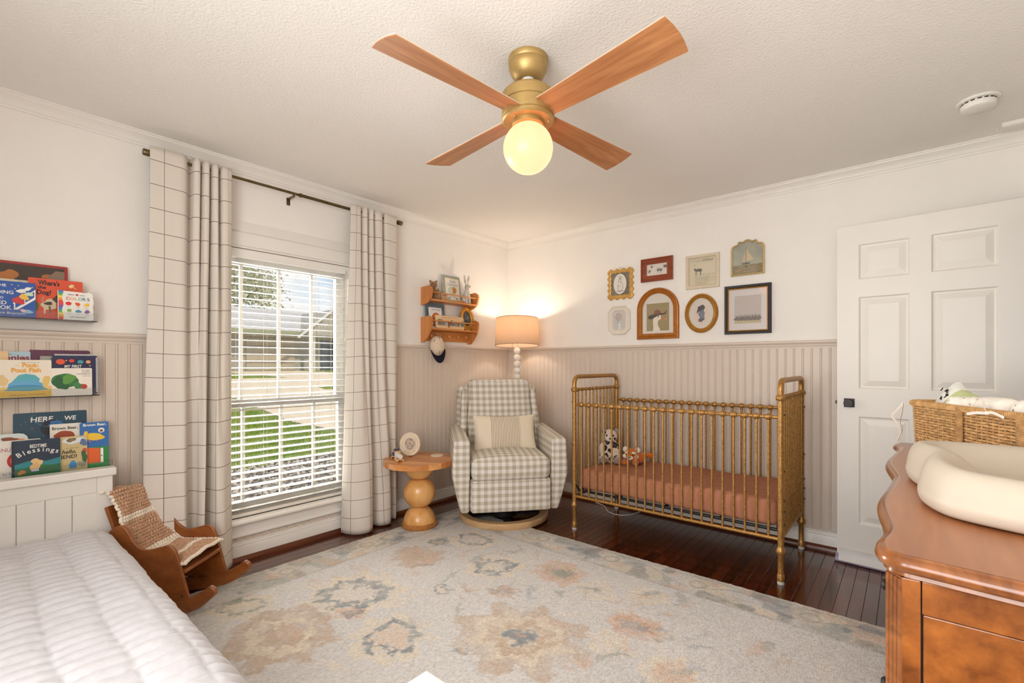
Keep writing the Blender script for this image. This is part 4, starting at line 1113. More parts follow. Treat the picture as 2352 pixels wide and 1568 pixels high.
MB().tube([(0,0,.03), (0,0,1.46)], .010, 12).build('lamp_stem', m_lampw, lp, smooth=True)
TILT = T(0, 0, 1.50) @ Matrix.Rotation(R(-3.4), 4, Vector((.7648, .6442, 0))) @ T(0, 0, -1.50)
b = MB(); b.lathe([(.205, 1.380), (.196, 1.632), (.1945, 1.632), (.2035, 1.380)], 64, closed=True); b.v = xf(b.v, TILT)
b.build('lamp_shade', shade_mat(), lp, smooth=30)
for z, rr in ((1.381, .2045), (1.631, .1955)):
    MB().tube([TILT @ Vector((rr*math.cos(a), rr*math.sin(a), z)) for a in [2*math.pi*k/64 for k in range(64)]], .0025, 6, closed=True).build('shade_rim', pmat('shade_rim_tape', (150, 118, 92), .8, vary=(40, .1)), lp, smooth=True)
b = MB()
for k in range(3): a = k*2.094+.4; b.tube([(.012*math.cos(a), .012*math.sin(a), 1.455), (.196*math.cos(a), .196*math.sin(a), 1.40)], .0018, 6)
b.build('shade_spider', m_lampw, lp)
MB().sphere((0, 0, 1.50), (.03, .03, .042), 16, 10).build('light_bulb', pmat('lamp_bulb_glow', (255, 230, 190), .4, emit=(1.0, .84, .64), es=8.0), lp, smooth=True)
light('floor_lamp_light', 'POINT', 4.0, (1.0, .85, .68), (LX, LY, 1.56), size=.03)

# ================================================================== crib
def gold_mat():
    m = bpy.data.materials.new('distressed_gold_metal'); t, b = nodes(m)
    tcn = nn(t, 'ShaderNodeTexCoord'); n = nn(t, 'ShaderNodeTexNoise'); n.inputs['Scale'].default_value = 90; n.inputs['Detail'].default_value = 4; n.inputs['Roughness'].default_value = .6; t.links.new(tcn.outputs['Object'], n.inputs['Vector'])
    r = nn(t, 'ShaderNodeValToRGB'); r.color_ramp.elements[0].position = .34; r.color_ramp.elements[0].color = (*lin((146, 102, 50)), 1); r.color_ramp.elements[1].position = .62; r.color_ramp.elements[1].color = (*lin((186, 142, 78)), 1)
    t.links.new(n.outputs['Fac'], r.inputs[0]); t.links.new(r.outputs[0], b.inputs['Base Color']); b.inputs['Metallic'].default_value = .55; b.inputs['Roughness'].default_value = .38
    return m
m_gold = gold_mat()
CX0, CX1, CY0, CY1 = 1.268, 2.600, -.735, -.085
crib = empty('baby_crib', ((CX0+CX1)/2, (CY0+CY1)/2, 0), label='antique gold metal crib with spindle sides against the beige wainscot', cat='crib')
def cw(mb, name, smooth=50, mat=None, par=None): return mb.build(name, mat or m_gold, par or crib, world=True, smooth=smooth)
for x in (CX0, CX1):
    for y in (CY0, CY1):
        p = cw(MB().lathe([(.013, .018), (.0185, .018), (.0195, .024), (.0195, .050), (.0165, .056), (.0155, .062), (.0155, .160), (.0225, .170), (.0255, .181), (.0225, .192), (.0165, .202), (.0160, .21), (.0160, 1.005), (.0225, 1.010), (.0255, 1.021), (.0225, 1.032), (.0160, 1.040)], 20, (x, y, 0)), 'corner_post')
        cw(MB().lathe([(0, 0), (.0165, 0), (.0185, .006), (.0175, .019), (0, .019)], 16, (x, y, 0)), 'glide_foot', mat=pmat('clear_plastic_foot', (206, 200, 192), .25, vary=(20, .1)))
        for z in (.93, .62, .46, .40, .33):
            q = MB(); q.lathe([(0, 0), (.0055, 0), (.0055, .004), (0, .006)], 8, (x + (.016 if x > 2 else -.016), y, z), Matrix.Rotation(R(90 if x > 2 else -90), 3, 'Y')); cw(q, 'bolt', mat=m_black, par=p)
    # arched end top
    pts = [(x, CY0, 1.03), (x, CY0, 1.07)] + [(x, CY0+.055-.055*math.cos(a), 1.07+.047*math.sin(a)) for a in [R(15*k) for k in range(1, 7)]]
    pts2 = [(q[0], CY1-(q[1]-CY0), q[2]) for q in pts[::-1]]
    cw(MB().tube(pts + pts2, .0158, 14), 'end_arch')
    cw(MB().tube([(x, CY0, 1.021), (x, CY1, 1.021)], .0095, 12), 'end_rail'); cw(MB().tube([(x, CY0, .245), (x, CY1, .245)], .0095, 12), 'end_rail')
    for k in range(11):
        y = CY0 + (CY1-CY0)*(k+1)/12
        s_ = cw(MB().tube([(x, y, .245), (x, y, 1.021)], .0068, 10), 'spindle')
        cw(MB().sphere((x, y, 1.021), (.0155, .0155, .0145), 12, 8), 'spindle_knob', par=s_)
for y in (CY0, CY1):
    zt_ = .915
    cw(MB().tube([(CX0, y, zt_), (CX1, y, zt_)], .0095, 12), 'side_rail'); cw(MB().tube([(CX0, y, .245), (CX1, y, .245)], .0105, 12), 'side_rail')
    for k in range(21):
        x = CX0 + (CX1-CX0)*(k+1)/22
        s_ = cw(MB().tube([(x, y, .245), (x, y, zt_)], .0068, 10), 'spindle')
        kn = MB(); M = Matrix.Rotation(R(90), 3, 'Y'); kn.lathe([(.010, -.0185), (.0140, -.016), (.0140, -.012), (.0170, -.009), (.0190, 0), (.0170, .009), (.0140, .012), (.0140, .016), (.010, .0185)], 14, (x, y, zt_), M); kn.lathe([(.0095, -.027), (.0085, -.017), (.0075, -.016)], 12, (x, y, zt_))
        cw(kn, 'spindle_knob', par=s_)
b = MB()
for y in (CY0+.03, CY1-.03): b.tube([(CX0+.02, y, .286), (CX1-.02, y, .286)], .010, 8)
for x in (CX0+.02, CX1-.02, 1.6, 1.93, 2.27): b.tube([(x, CY0+.03, .286), (x, CY1-.03, .286)], .008, 8)
for x, s in ((CX0, 1), (CX1, -1)):
    for y in (CY0, CY1): b.tube([(x + s*.012, y, .33), (x+s*.02, y + (.03 if y < -.4 else -.03), .286)], .007, 8)
cw(b, 'spring_frame', mat=m_black)
# crib mattress with fitted sheet
m_ter = pmat('terracotta_muslin_sheet', (172, 116, 90), .95, vary=(26, .08), bump=(150, .5, .004), spec=.1, stretch=(1, 1, .35))
MX0, MX1, MY0, MY1 = CX0+.022, CX1-.022, CY0+.020, CY1-.020
def matd(p):
    x, y, z = p
    f = (y < -.2)
    wr = .006*math.sin(x*46+z*25+2*math.sin(x*9))*(1 if y < -.25 else .25) + .004*math.sin(x*19-z*60+1.3)
    if y < -.27: y -= .4*wr - .002
    if z > .05: z += .004*math.sin(x*11+y*7)
    if x > .55: x += .3*wr
    return (x, y, z)
vs, fs = rbox((MX1-MX0-.006, MY1-MY0-.008, .152), .035, 4, None, 40)
vs = [Vector(matd(p)) for p in vs]
mm_ = MB(); mm_.add(xf(vs, T((MX0+MX1)/2, (MY0+MY1)/2, .372)), fs)
tag(mm_.build('crib_mattress', m_ter, smooth=70), 'crib mattress in a wrinkled terracotta fitted sheet inside the gold crib', 'mattress')

# plush toys
def spots_mat():
    m = bpy.data.materials.new('spotted_plush_fur'); t, b = nodes(m)
    tcn = nn(t, 'ShaderNodeTexCoord'); n = nn(t, 'ShaderNodeTexNoise'); n.inputs['Scale'].default_value = 60; t.links.new(tcn.outputs['Object'], n.inputs['Vector'])
    ad = nn(t, 'ShaderNodeMixRGB'); ad.inputs[0].default_value = .03; t.links.new(tcn.outputs['Object'], ad.inputs[1]); t.links.new(n.outputs['Color'], ad.inputs[2])
    v = nn(t, 'ShaderNodeTexVoronoi'); v.inputs['Scale'].default_value = 21; t.links.new(ad.outputs[0], v.inputs['Vector'])
    r = nn(t, 'ShaderNodeValToRGB'); e = r.color_ramp.elements
    e[0].position = 0; e[0].color = (*lin((128, 114, 100)), 1); e[1].position = .20; e[1].color = (*lin((40, 34, 32)), 1)
    q = e.new(.40); q.color = (*lin((44, 38, 34)), 1); q = e.new(.46); q.color = (*lin((216, 200, 182)), 1)
    t.links.new(v.outputs['Distance'], r.inputs[0]); t.links.new(r.outputs[0], b.inputs['Base Color']); b.inputs['Roughness'].default_value = .95; b.inputs['Sheen Weight'].default_value = .4; b.inputs['Specular IOR Level'].default_value = .1
    bp = nn(t, 'ShaderNodeBump'); bp.inputs['Strength'].default_value = .5; bp.inputs['Distance'].default_value = .003; n2 = nn(t, 'ShaderNodeTexNoise'); n2.inputs['Scale'].default_value = 260; t.links.new(tcn.outputs['Object'], n2.inputs['Vector']); t.links.new(n2.outputs['Fac'], bp.inputs['Height']); t.links.new(bp.outputs[0], b.inputs['Normal'])
    return m
m_spot = spots_mat()
m_fur_w = pmat('cream_plush', (226, 218, 206), .95, vary=(60, .05), bump=(260, .5, .003), sheen=.4, spec=.1)
m_fur_g = pmat('grey_plush', (150, 136, 128), .95, vary=(60, .08), bump=(260, .5, .003), sheen=.4, spec=.1)
m_fur_o = pmat('orange_plush', (198, 104, 34), .95, vary=(60, .12), bump=(260, .5, .003), sheen=.4, spec=.1)
m_fur_d = pmat('dark_plush', (46, 34, 28), .95, vary=(60, .1), bump=(260, .5, .003), sheen=.3, spec=.1)
m_eye = pmat('glossy_black_eye', (16, 12, 10), .1, vary=(40, .05))
MTOP = .451
def blob(name, parts, mat, parent, vox=.0055, world=False):
    mb = MB()
    for p in parts:
        c, r_ = p[0], p[1]; M = p[2] if len(p) > 2 else None
        mb.sphere(c, r_, 16, 10, M)
    o = mb.build(name, mat, parent, smooth=80)
    q = o.modifiers.new('skin', 'REMESH'); q.mode = 'VOXEL'; q.voxel_size = vox; q.use_smooth_shade = True
    q = o.modifiers.new('soft', 'SMOOTH'); q.factor = .5; q.iterations = 4
    return o
lep = empty('leopard_plush', (1.375, -.395, MTOP), R(28), 'seated spotted leopard plush toy in the corner of the crib', 'plush toy')
blob('body', [((0, .01, .075), (.072, .062, .085)), ((0, 0, .14), (.055, .05, .06)), ((0, -.012, .205), (.058, .055, .053)), ((-.05, -.055, .035), (.032, .055, .034)), ((.05, -.055, .035), (.032, .055, .034)),
     ((-.058, -.03, .105), (.024, .03, .05)), ((.058, -.03, .105), (.024, .03, .05))], m_spot, lep)
for s in (-1, 1):
    MB().sphere((s*.049, -.002, .243), (.020, .010, .020), 14, 10).build('ear', m_fur_g, lep, smooth=True)
    MB().sphere((s*.05, -.105, .036), (.024, .010, .026), 14, 10).build('paw_pad', m_fur_g, lep, smooth=True)
    MB().sphere((s*.024, -.060, .216), (.007, .004, .008), 10, 8).build('eye', m_eye, lep, smooth=True)
MB().sphere((0, -.062, .186), (.030, .020, .018), 14, 10).build('muzzle', m_fur_w, lep, smooth=True)
MB().sphere((0, -.081, .194), (.009, .005, .006), 10, 8).build('nose', m_eye, lep, smooth=True)
fox = empty('red_panda_plush', (1.537, -.360, MTOP), R(14), 'small orange and white plush animal lying beside the spotted plush toy', 'plush toy')
blob('body', [((.045, .06, .045), (.05, .07, .045)), ((0, -.01, .078), (.052, .045, .046)), ((-.042, -.045, .020), (.024, .04, .020)), ((.040, -.045, .022), (.024, .04, .022)), ((.085, .10, .06), (.045, .022, .022)), ((.12, .11, .058), (.03, .02, .02))], m_fur_o, fox)
for s in (-1, 1):
    MB().sphere((s*.046, -.004, .112), (.020, .010, .022), 14, 10).build('ear', m_fur_w, fox, smooth=True)
    MB().sphere((s*.024, -.047, .094), (.015, .008, .011), 12, 8).build('brow_patch', m_fur_w, fox, smooth=True)
    MB().sphere((s*.022, -.0535, .084), (.0065, .004, .0065), 10, 8).build('eye', m_eye, fox, smooth=True)
    MB().sphere((s*.042, -.030, .066), (.018, .014, .018), 12, 8).build('cheek', m_fur_w, fox, smooth=True)
MB().sphere((0, -.050, .058), (.024, .013, .015), 14, 10).build('muzzle', m_fur_w, fox, smooth=True)
MB().sphere((0, -.063, .065), (.007, .004, .005), 10, 8).build('nose', m_eye, fox, smooth=True)

# ================================================================== ceiling fan
m_brass = pmat('satin_gold_fan_metal', (182, 152, 96), .42, .55, vary=(30, .06))
m_bladew = wood('oak_fan_blade', (160, 100, 58), (206, 146, 96), 'X', 1.1, .45, bump=.2)
m_blade_e = pmat('pale_blade_edge', (214, 204, 190), .5, vary=(20, .04))
fx, fy = 1.958, -2.161
fan = empty('ceiling_fan', (fx, fy, ZC), label='brass ceiling fan with four oak blades and a round glowing globe', cat='ceiling fan')
MB().lathe([(0, 0), (.080, 0), (.080, -.018), (.077, -.022), (.079, -.026), (.076, -.045), (.064, -.070), (.048, -.086), (.038, -.088), (.036, -.084), (0, -.084)], 48).build('canopy', m_brass, fan, smooth=40)
MB().sphere((0, 0, -.088), (.027, .027, .022), 20, 12).build('hanger_ball', m_white, fan, smooth=True)
MB().lathe([(.016, -.10), (.020, -.108), (.034, -.112), (.062, -.120), (.092, -.134), (.100, -.142), (.100, -.144), (.104, -.146), (.1065, -.150), (.1065, -.186), (.103, -.188), (.103, -.191), (.1065, -.193), (.1065, -.238), (.103, -.240), (.103, -.244), (.106, -.246), (.106, -.252), (.100, -.258), (.060, -.259), (.060, -.262), (0, -.262)], 56).build('motor_housing', m_brass, fan, smooth=30)
MB().lathe([(.066, -.257), (.066, -.272), (.060, -.276), (.054, -.276), (.054, -.258)], 40, closed=True).build('globe_collar', m_brass, fan, smooth=40)
for a in (0, 2.09, 4.19): MB().sphere((.083*math.cos(a+.5), .083*math.sin(a+.5), -.2595), .005, 10, 8).build('screw', m_brass, fan, smooth=True)
MB().sphere((0, 0, -.361), .1005, 40, 28).build('globe_shade', pmat('opal_globe_glow', (96, 74, 48), .35, emit=(2.2, .80, .43), es=.62), fan, smooth=True)
def blade():
    # local: x outwards from hub axis, y across, pitched
    mb = MB(); r0, r1 = .094, .640; n = 18; top = []; 
    out = []
    for k in range(n+1):
        x = r0 + (r1-r0)*k/n; wd = .052 + .024*(k/n); out.append((x, wd))
    tipx = .652
    poly = [(x, -w_) for x, w_ in out] + [(r1+.007, -.04), (r1+.010, 0), (r1+.007, .04)] + [(x, w_) for x, w_ in out[::-1]] + [(r0+.012, .0)]
    return poly
PITCH_B = R(-13)
import itertools
poly = blade()
bl0 = None
for k in range(4):
    ang = R(-6.7 + 90*k)
    if bl0 is None:
        mb = MB(); mb.prism(poly, (0,0,0), (1,0,0), (0,1,0), (0,0,1), -.0035, .0, 0); bl0 = mb.build('blade', m_bladew, fan); o = bl0
        mb = MB(); mb.prism(poly, (0,0,0), (1,0,0), (0,1,0), (0,0,1), .0003, .003, 0); e0 = mb.build('blade_top', m_blade_e, bl0)
    else:
        o = bl0.copy(); col.objects.link(o); e = e0.copy(); col.objects.link(e); e.parent = o
    o.rotation_mode = 'XYZ'; o.rotation_euler = (Matrix.Rotation(ang, 4, 'Z') @ Matrix.Rotation(PITCH_B, 4, 'X')).to_euler()
    o.location = (0, 0, -.226)

# smoke detector and small sensor on the ceiling
sd = empty('smoke_detector', (3.385, -.575, ZC), label='round white smoke detector on the ceiling above the door', cat='smoke detector')
MB().lathe([(0, 0), (.075, 0), (.077, -.004), (.073, -.010), (.062, -.012), (0, -.012)], 48).build('mount_plate', m_white, sd, smooth=40)
MB().lathe([(.058, -.012), (.058, -.017), (.062, -.018), (.064, -.022), (.060, -.040), (.050, -.046), (.0, -.047)], 48).build('cover', m_white, sd, smooth=40)
b = MB()
for k in range(16): a = 2*math.pi*k/16; b.obox((.0595*math.cos(a), .0595*math.sin(a), -.0145), (.004, .014, .0035), Matrix.Rotation(a, 3, 'Z'))
b.build('vent_slots', m_black, sd)
se = empty('door_chime', (3.555, -.175, ZC), label='flat white rectangular sensor plate on the ceiling near the crown moulding', cat='sensor')
MB().box(-.055, .055, -.035, .035, -.020, 0).build('plate', m_white, se, bevel=.003)
MB().box(-.050, .050, -.030, .030, -.024, -.020).build('cover', m_white, se, bevel=.002)

# ================================================================== open door
door = empty('door_1', (3.60, -.195, .012), R(0), kind='structure')
DA = math.atan2(-.140+.185, 2.806-3.60)      # direction from hinge to latch edge
def DM(): return Matrix.Translation((3.60, -.188, .012)) @ Matrix.Rotation(math.pi + math.atan2(-.048, .794), 4, 'Z')
MD = DM()                                     # local: x from hinge to latch, y = thickness, z up
def dpart(name, mb, mat, smooth=False, bevel=None, par=None):
    mb.v = xf(mb.v, MD); return mb.build(name, mat, par or door, world=True, smooth=smooth, bevel=bevel)
DW, DH, DT = .800, 2.030, .035
# six-panel door: stiles, rails and raised panels; local y- is away from crib wall? face toward the room is +y
panels = []
cx = [(.105, .370), (.455, .695)]            # hinge column, latch column
rows = [(.235, .885), (.975+.07, 1.60), (1.70, 1.915)]
body = MB()
xsb = [0, cx[0][0], cx[0][1], cx[1][0], cx[1][1], DW]
zsb = [0, rows[0][0], rows[0][1], rows[1][0], rows[1][1], rows[2][0], rows[2][1], DH]
for i in range(5):
    for j in range(7):
        if i in (1, 3) and j in (1, 3, 5):
            body.box(xsb[i], xsb[i+1], -.006, .006, zsb[j], zsb[j+1])
        else: body.box(xsb[i], xsb[i+1], -DT/2, DT/2, zsb[j], zsb[j+1])
dl = dpart('door_leaf', body, m_door)
for (x0, x1) in cx:
    for (z0, z1) in rows:
        for s in (-1, 1):
            b = MB(); O = (0, 0, 0)
            out = [(x0, z0), (x1, z0), (x1, z1), (x0, z1)]
            inn = [(x0+.055, z0+.055), (x1-.055, z0+.055), (x1-.055, z1-.055), (x0+.055, z1-.055)]
            b.ring(out, inn, O, (1,0,0), (0,0,1), (0,s,0), [(0, .0175), (.06, .0172), (.20, .0085), (.30, .0080), (.36, .0075), (.92, .0148), (1, .0150)])
            b.add([(x, s*.0150, z) for x, z in inn], [(0,1,2,3)])
            dpart('door_panel', b, m_door, par=dl)
# black square knob and latch
for s in (-1, 1):
    b = MB(); b.box(.712, .765, min(s*.0175, s*.0225), max(s*.0175, s*.0225), .935, .988); k = dpart('knob_plate', b, m_black, bevel=.0015)
    b = MB(); b.lathe([(.009, 0), (.009, .022), (.019, .026), (.0235, .031), (.0235, .040), (.0215, .043), (.010, .0435), (0, .0425)], 28, (.7385, s*.0225, .9615), Matrix.Rotation(R(-90*s), 3, 'X')); dpart('door_knob', b, m_black, smooth=40, par=k)
b = MB(); b.box(DW, DW+.0015, -.012, .012, .92, 1.0); b.box(DW, DW+.010, -.006, .006, .952, .972); dpart('latch_plate', b, m_black)
for z in (.2, 1.0, 1.83):
    b = MB(); b.tube([(-.004, .0, z-.045), (-.004, .0, z+.045)], .006, 10); dpart('hinge', b, m_black, smooth=True)
# draught stopper sleeve on the bottom of the door
m_vin = pmat('white_vinyl_sleeve', (214, 209, 204), .4, vary=(12, .04), bump=(30, .3, .004)); m_foam = pmat('lilac_foam', (164, 152, 178), .7, vary=(30, .12), bump=(60, .5, .004))
b = MB(); prof = [(-.034, .0), (.034, .0), (.040, .012), (.034, .026), (.0185, .034), (.0185, .05), (-.0185, .05), (-.0185, .034), (-.034, .026), (-.040, .012)]
b.prism(prof, (0, 0, -.010), (0,1,0), (0,0,1), (1,0,0), .02, DW+.008)
for i, v in enumerate(b.v):
    pass
dsl = dpart('draught_stopper', b, m_foam, bevel=.004)
b = MB(); b.prism([(.0180, .050), (.0200, .085), (.0225, .085), (.026, .045), (.043, .014), (.040, .010), (.030, .030)], (0,0,-.010), (0,1,0), (0,0,1), (1,0,0), .03, DW-.010); dpart('stopper_flap', b, m_vin, par=dsl, smooth=30)

# ================================================================== dresser
m_dtop = wood('walnut_dresser_top', (146, 88, 50), (172, 110, 66), 'Y', .6, .32, coat=.15, bump=.05)
def burl_mat():
    m = bpy.data.materials.new('burl_walnut_veneer'); t, b = nodes(m)
    tcn = nn(t, 'ShaderNodeTexCoord'); n = nn(t, 'ShaderNodeTexNoise'); n.inputs['Scale'].default_value = 22; n.inputs['Detail'].default_value = 7; n.inputs['Roughness'].default_value = .6; n.inputs['Distortion'].default_value = .15; t.links.new(tcn.outputs['Object'], n.inputs['Vector'])
    r = nn(t, 'ShaderNodeValToRGB'); r.color_ramp.elements[0].position = .30; r.color_ramp.elements[0].color = (*lin((100, 52, 20)), 1); r.color_ramp.elements[1].position = .70; r.color_ramp.elements[1].color = (*lin((166, 98, 42)), 1)
    t.links.new(n.outputs['Fac'], r.inputs[0]); t.links.new(r.outputs[0], b.inputs['Base Color']); b.inputs['Roughness'].default_value = .28; b.inputs['Coat Weight'].default_value = .4; b.inputs['Coat Roughness'].default_value = .1
    return m
m_burl = burl_mat()
m_dedge = wood('walnut_dresser_edge', (106, 58, 24), (152, 92, 46), 'Y', .8, .25, coat=.4)
DZ = .880
dr = empty('dresser', (3.35, -1.86, 0), label='honey brown wooden dresser with serpentine top edge and fluted corner', cat='dresser')
edge_pts = open_spline([(3.600, -1.075), (3.30, -1.080), (3.14, -1.088), (3.096, -1.115), (3.086, -1.165), (3.098, -1.225), (3.102, -1.28), (3.090, -1.42), (3.076, -1.58), (3.078, -1.70), (3.095, -1.85), (3.098, -1.90), (3.090, -2.03), (3.077, -2.19), (3.080, -2.29), (3.094, -2.42), (3.094, -2.48), (3.086, -2.545), (3.092, -2.595), (3.118, -2.622), (3.16, -2.630), (3.30, -2.645), (3.600, -2.66)], 6)
outl = [(p.x, p.y) for p in edge_pts]
cxy = (3.45, -1.86)
def inset(poly, d):
    out = []; n = len(poly)
    for i in range(n):
        a = Vector(poly[max(0, i-1)]); c = Vector(poly[min(n-1, i+1)]); t_ = (c-a); t_.normalize(); nrm_ = Vector((-t_.y, t_.x))
        p = Vector(poly[i]) + nrm_*d
        out.append((min(p.x, 3.6), p.y))
    return out
b = MB(); prof = [(.030, -.042), (.020, -.040), (.012, -.036), (.013, -.030), (.004, -.026), (.0, -.018), (.002, -.010), (.008, -.004), (.013, -.003), (.0145, -.0005), (.018, 0.0)]
rows_ = [inset(outl, d) for d, z in prof]; nO = len(outl)
vs = []; fs = []
for (d, z), row in zip(prof, rows_):
    for p in row: vs.append((p[0], p[1], DZ+z))
for i in range(len(prof)-1):
    for k in range(nO-1): fs.append((i*nO+k, i*nO+k+1, (i+1)*nO+k+1, (i+1)*nO+k))
b.add(vs, fs); b.build('top_moulding', m_dedge, dr, world=True, smooth=50)
b = MB(); tp = inset(outl, .018); b.prism(tp, (0,0,0), (1,0,0), (0,1,0), (0,0,1), DZ-.035, DZ); b.build('dresser_top', m_dtop, dr, world=True)
# carcass
BX0, BY_N, BY_F = 3.128, -2.603, -1.115
MB().box(BX0, 3.60, BY_N+.012, BY_F, .13, DZ-.036).build('carcass', m_burl, dr, world=True)
stl = MB().box(BX0-.004, BX0+.022, BY_N, BY_N+.012, .06, DZ-.042).build('end_stile', m_burl, dr, world=True, bevel=.002)
MB().box(3.56, 3.60, BY_N, BY_N+.012, .06, DZ-.042).build('end_stile', m_burl, dr, world=True, bevel=.002)
MB().box(BX0+.0235, 3.558, BY_N+.001, BY_N+.012, DZ-.098, DZ-.042).build('end_rail', m_burl, dr, world=True, bevel=.002)
MB().box(BX0+.0235, 3.558, BY_N+.001, BY_N+.012, .08, .16).build('end_rail', m_burl, dr, world=True, bevel=.002)
MB().box(BX0+.025, 3.556, BY_N+.005, BY_N+.012, .162, DZ-.100).build('end_panel', m_burl, dr, world=True, bevel=.002)
MB().box(BX0+.020, 3.56, BY_N+.0085, BY_N+.0125, .08, DZ-.042).build('panel_shadow_gap', m_dkgap, dr, world=True)
# fluted canted corners
for ya, yb in ((BY_N+.030, BY_N), (BY_F-.030, BY_F)):
    b = MB()
    A = Vector((3.104, ya, 0)); B = Vector((3.126, yb, 0))
    b.prism([(0, 0), (1, 0), (1, 1), (0, 1)], A, (B-A), ((3.14-3.115), (ya-yb)*.6 + (0), 0), (0,0,1), .06, DZ-.042)
    cor = b.build('corner_post', m_dedge, dr, world=True)
    for k in range(4):
        p = A.lerp(B, (k+.5)/4)
        MB().tube([(p.x, p.y, .075), (p.x, p.y, DZ-.046)], .0044, 8).build('reed', m_dedge, cor, smooth=True)
    MB().lathe([(.018, .013), (.022, .02), (.026, .04), (.024, .06)], 14, (3.122, (ya+yb)/2, 0)).build('foot', m_dedge, dr, world=True, smooth=True)
for k in range(3):                              # drawer fronts with round pulls
    z0 = .15 + .225*k
    d = MB().box(3.108, 3.128, BY_N+.036, BY_F-.036, z0, z0+.215).build('drawer', m_burl, dr, world=True, bevel=.003)
    for y in (-2.28, -1.44): MB().lathe([(.006, 0), (.006, .008), (.012, .012), (.013, .017), (.008, .022), (0, .023)], 14, (3.108, y, z0+.1), Matrix.Rotation(R(-90), 3, 'Y')).build('drawer_knob', m_black, d, smooth=True)
MB().box(3.108, 3.128, BY_N+.036, BY_F-.036, .10, .146).build('apron', m_burl, dr, world=True)

# changing pad: peanut shaped dish
m_pad = pmat('cream_foam_pad', (194, 182, 165), .5, vary=(4, .02), spec=.35)
pc = Vector((3.365, -2.06))
half = open_spline([(3.365, -1.715), (3.25, -1.722), (3.165, -1.76), (3.130, -1.85), (3.132, -1.95), (3.152, -2.045), (3.157, -2.085), (3.150, -2.15), (3.155, -2.23), (3.195, -2.32), (3.28, -2.365), (3.365, -2.385)], 8)
pl = [(p.x, p.y) for p in half] + [(2*3.365-p.x, p.y) for p in half[::-1][1:-1]]
pr = [(.028, 0), (.010, .004), (.002, .018), (.0, .034), (.003, .036), (.006, .06), (.016, .088), (.034, .104), (.055, .104), (.078, .090), (.105, .062), (.135, .042), (.165, .034), (.195, .032)]
b = MB(); npl = len(pl); vs = []
for d, z in pr:
    for (x, y) in pl:
        v = Vector((x, y)) - pc; L_ = v.length; q = pc + v*max(.02, (1-d/max(.16, L_)))
        wv = 1.0 + .10*math.cos((y+2.06)*6)*(1 if z > .05 else 0)
        vs.append((q.x, q.y, DZ + z*wv))
vs.append((pc.x, pc.y, DZ+.031))
fs = []
for i in range(len(pr)-1):
    for k in range(npl): k2 = (k+1) % npl; fs.append((i*npl+k, i*npl+k2, (i+1)*npl+k2, (i+1)*npl+k))
for k in range(npl): fs.append(((len(pr)-1)*npl+k, (len(pr)-1)*npl+(k+1) % npl, len(vs)-1))
fs.append(tuple(range(npl)))
b.add(vs, fs)
tag(b.build('changing_pad', m_pad, smooth=75, subsurf=1), 'cream peanut shaped changing pad lying on the dresser', 'changing pad')

# seagrass basket with rolled swaddles
m_sea = pmat('seagrass_strand', (212, 170, 114), .8, vary=(46, .3), c2=(172, 128, 76), bump=(200, .4, .002)); m_sea2 = pmat('seagrass_strand_dark', (180, 138, 88), .85, vary=(50, .3), bump=(200, .4, .002))
BA, BB = Vector((3.132, -1.205, 0)), Vector((3.395, -1.705, 0))
ax = (BB-BA).normalized(); nx_ = Vector((-ax.y, ax.x, 0))
if nx_.x < 0: nx_ = -nx_
BL, BWd = .585, .205
ctr = BA + ax*BL/2 + nx_*BWd/2
bsk = empty('seagrass_basket', (ctr.x, ctr.y, DZ), label='woven seagrass basket with wrapped handles standing on the dresser', cat='basket')
def bask_pt(t, off=0.0, z=0.0):
    """rounded rectangle outline by fraction t, widened towards the top"""
    hw, hl, rr = BWd/2 + off, BL/2 + off, .05
    per = 2*(2*(hw-rr) + 2*(hl-rr)) + 2*math.pi*rr; s = (t % 1)*per
    segs = [('l', 2*(hl-rr)), ('c', math.pi*rr/2), ('l', 2*(hw-rr)), ('c', math.pi*rr/2)]*2
    x, y = -(hl-rr), -hw; ang = 0.0
    for kind, L_ in segs:
        if s <= L_:
            if kind == 'l': x += s*math.cos(ang); y += s*math.sin(ang)
            else: a = s/rr; x += rr*(math.sin(ang+a)-math.sin(ang)); y += rr*(-math.cos(ang+a)+math.cos(ang))
            break
        if kind == 'l': x += L_*math.cos(ang); y += L_*math.sin(ang)
        else: x += rr*(math.sin(ang+math.pi/2)-math.sin(ang)); y += rr*(-math.cos(ang+math.pi/2)+math.cos(ang)); ang += math.pi/2
        s -= L_
    p = ctr + ax*x + nx_*y; return Vector((p.x, p.y, DZ + z))
HB = .172; nrow_ = 18; NS = 64
for i in range(nrow_):
    z = .006 + HB*i/nrow_
    pts = []
    for k in range(NS*4):
        ph = math.pi*k/4 + (math.pi if i % 2 else 0)
        pts.append(bask_pt(k/(NS*4), -.002+.0028*math.sin(ph) - .006*(1-z/HB), z + .0006*math.cos(ph*.5)))
    MB().tube(pts, (.0042), 6, closed=True).build('weave_row', m_sea if i % 3 else m_sea2, bsk, world=True, smooth=True, recalc=False)
b = MB()
for k in range(NS): p = bask_pt((k+.5)/NS, -.006, .002); q = bask_pt((k+.5)/NS, -.002, HB); b.tube([p, q], .0022, 5)
b.build('weave_stakes', m_sea2, bsk, world=True)['kind'] = 'stuff'
b = MB(); NT = 190
for k in range(NT):
    p = bask_pt(k/NT, .001, HB+.004); q = bask_pt((k+.9)/NT, .001, HB+.004); t_ = (q-p).normalized(); nn_ = Vector((-t_.y, t_.x, 0))
    pts = [p + nn_*(.0095*math.cos(a)) + Vector((0,0,.0095*math.sin(a))) + t_*(.0035*a) for a in [R(45*j) for j in range(8)]]
    b.tube(pts, .0024, 5)
b.tube([bask_pt(k/80, .001, HB+.004) for k in range(80)], .0075, 8, closed=True)
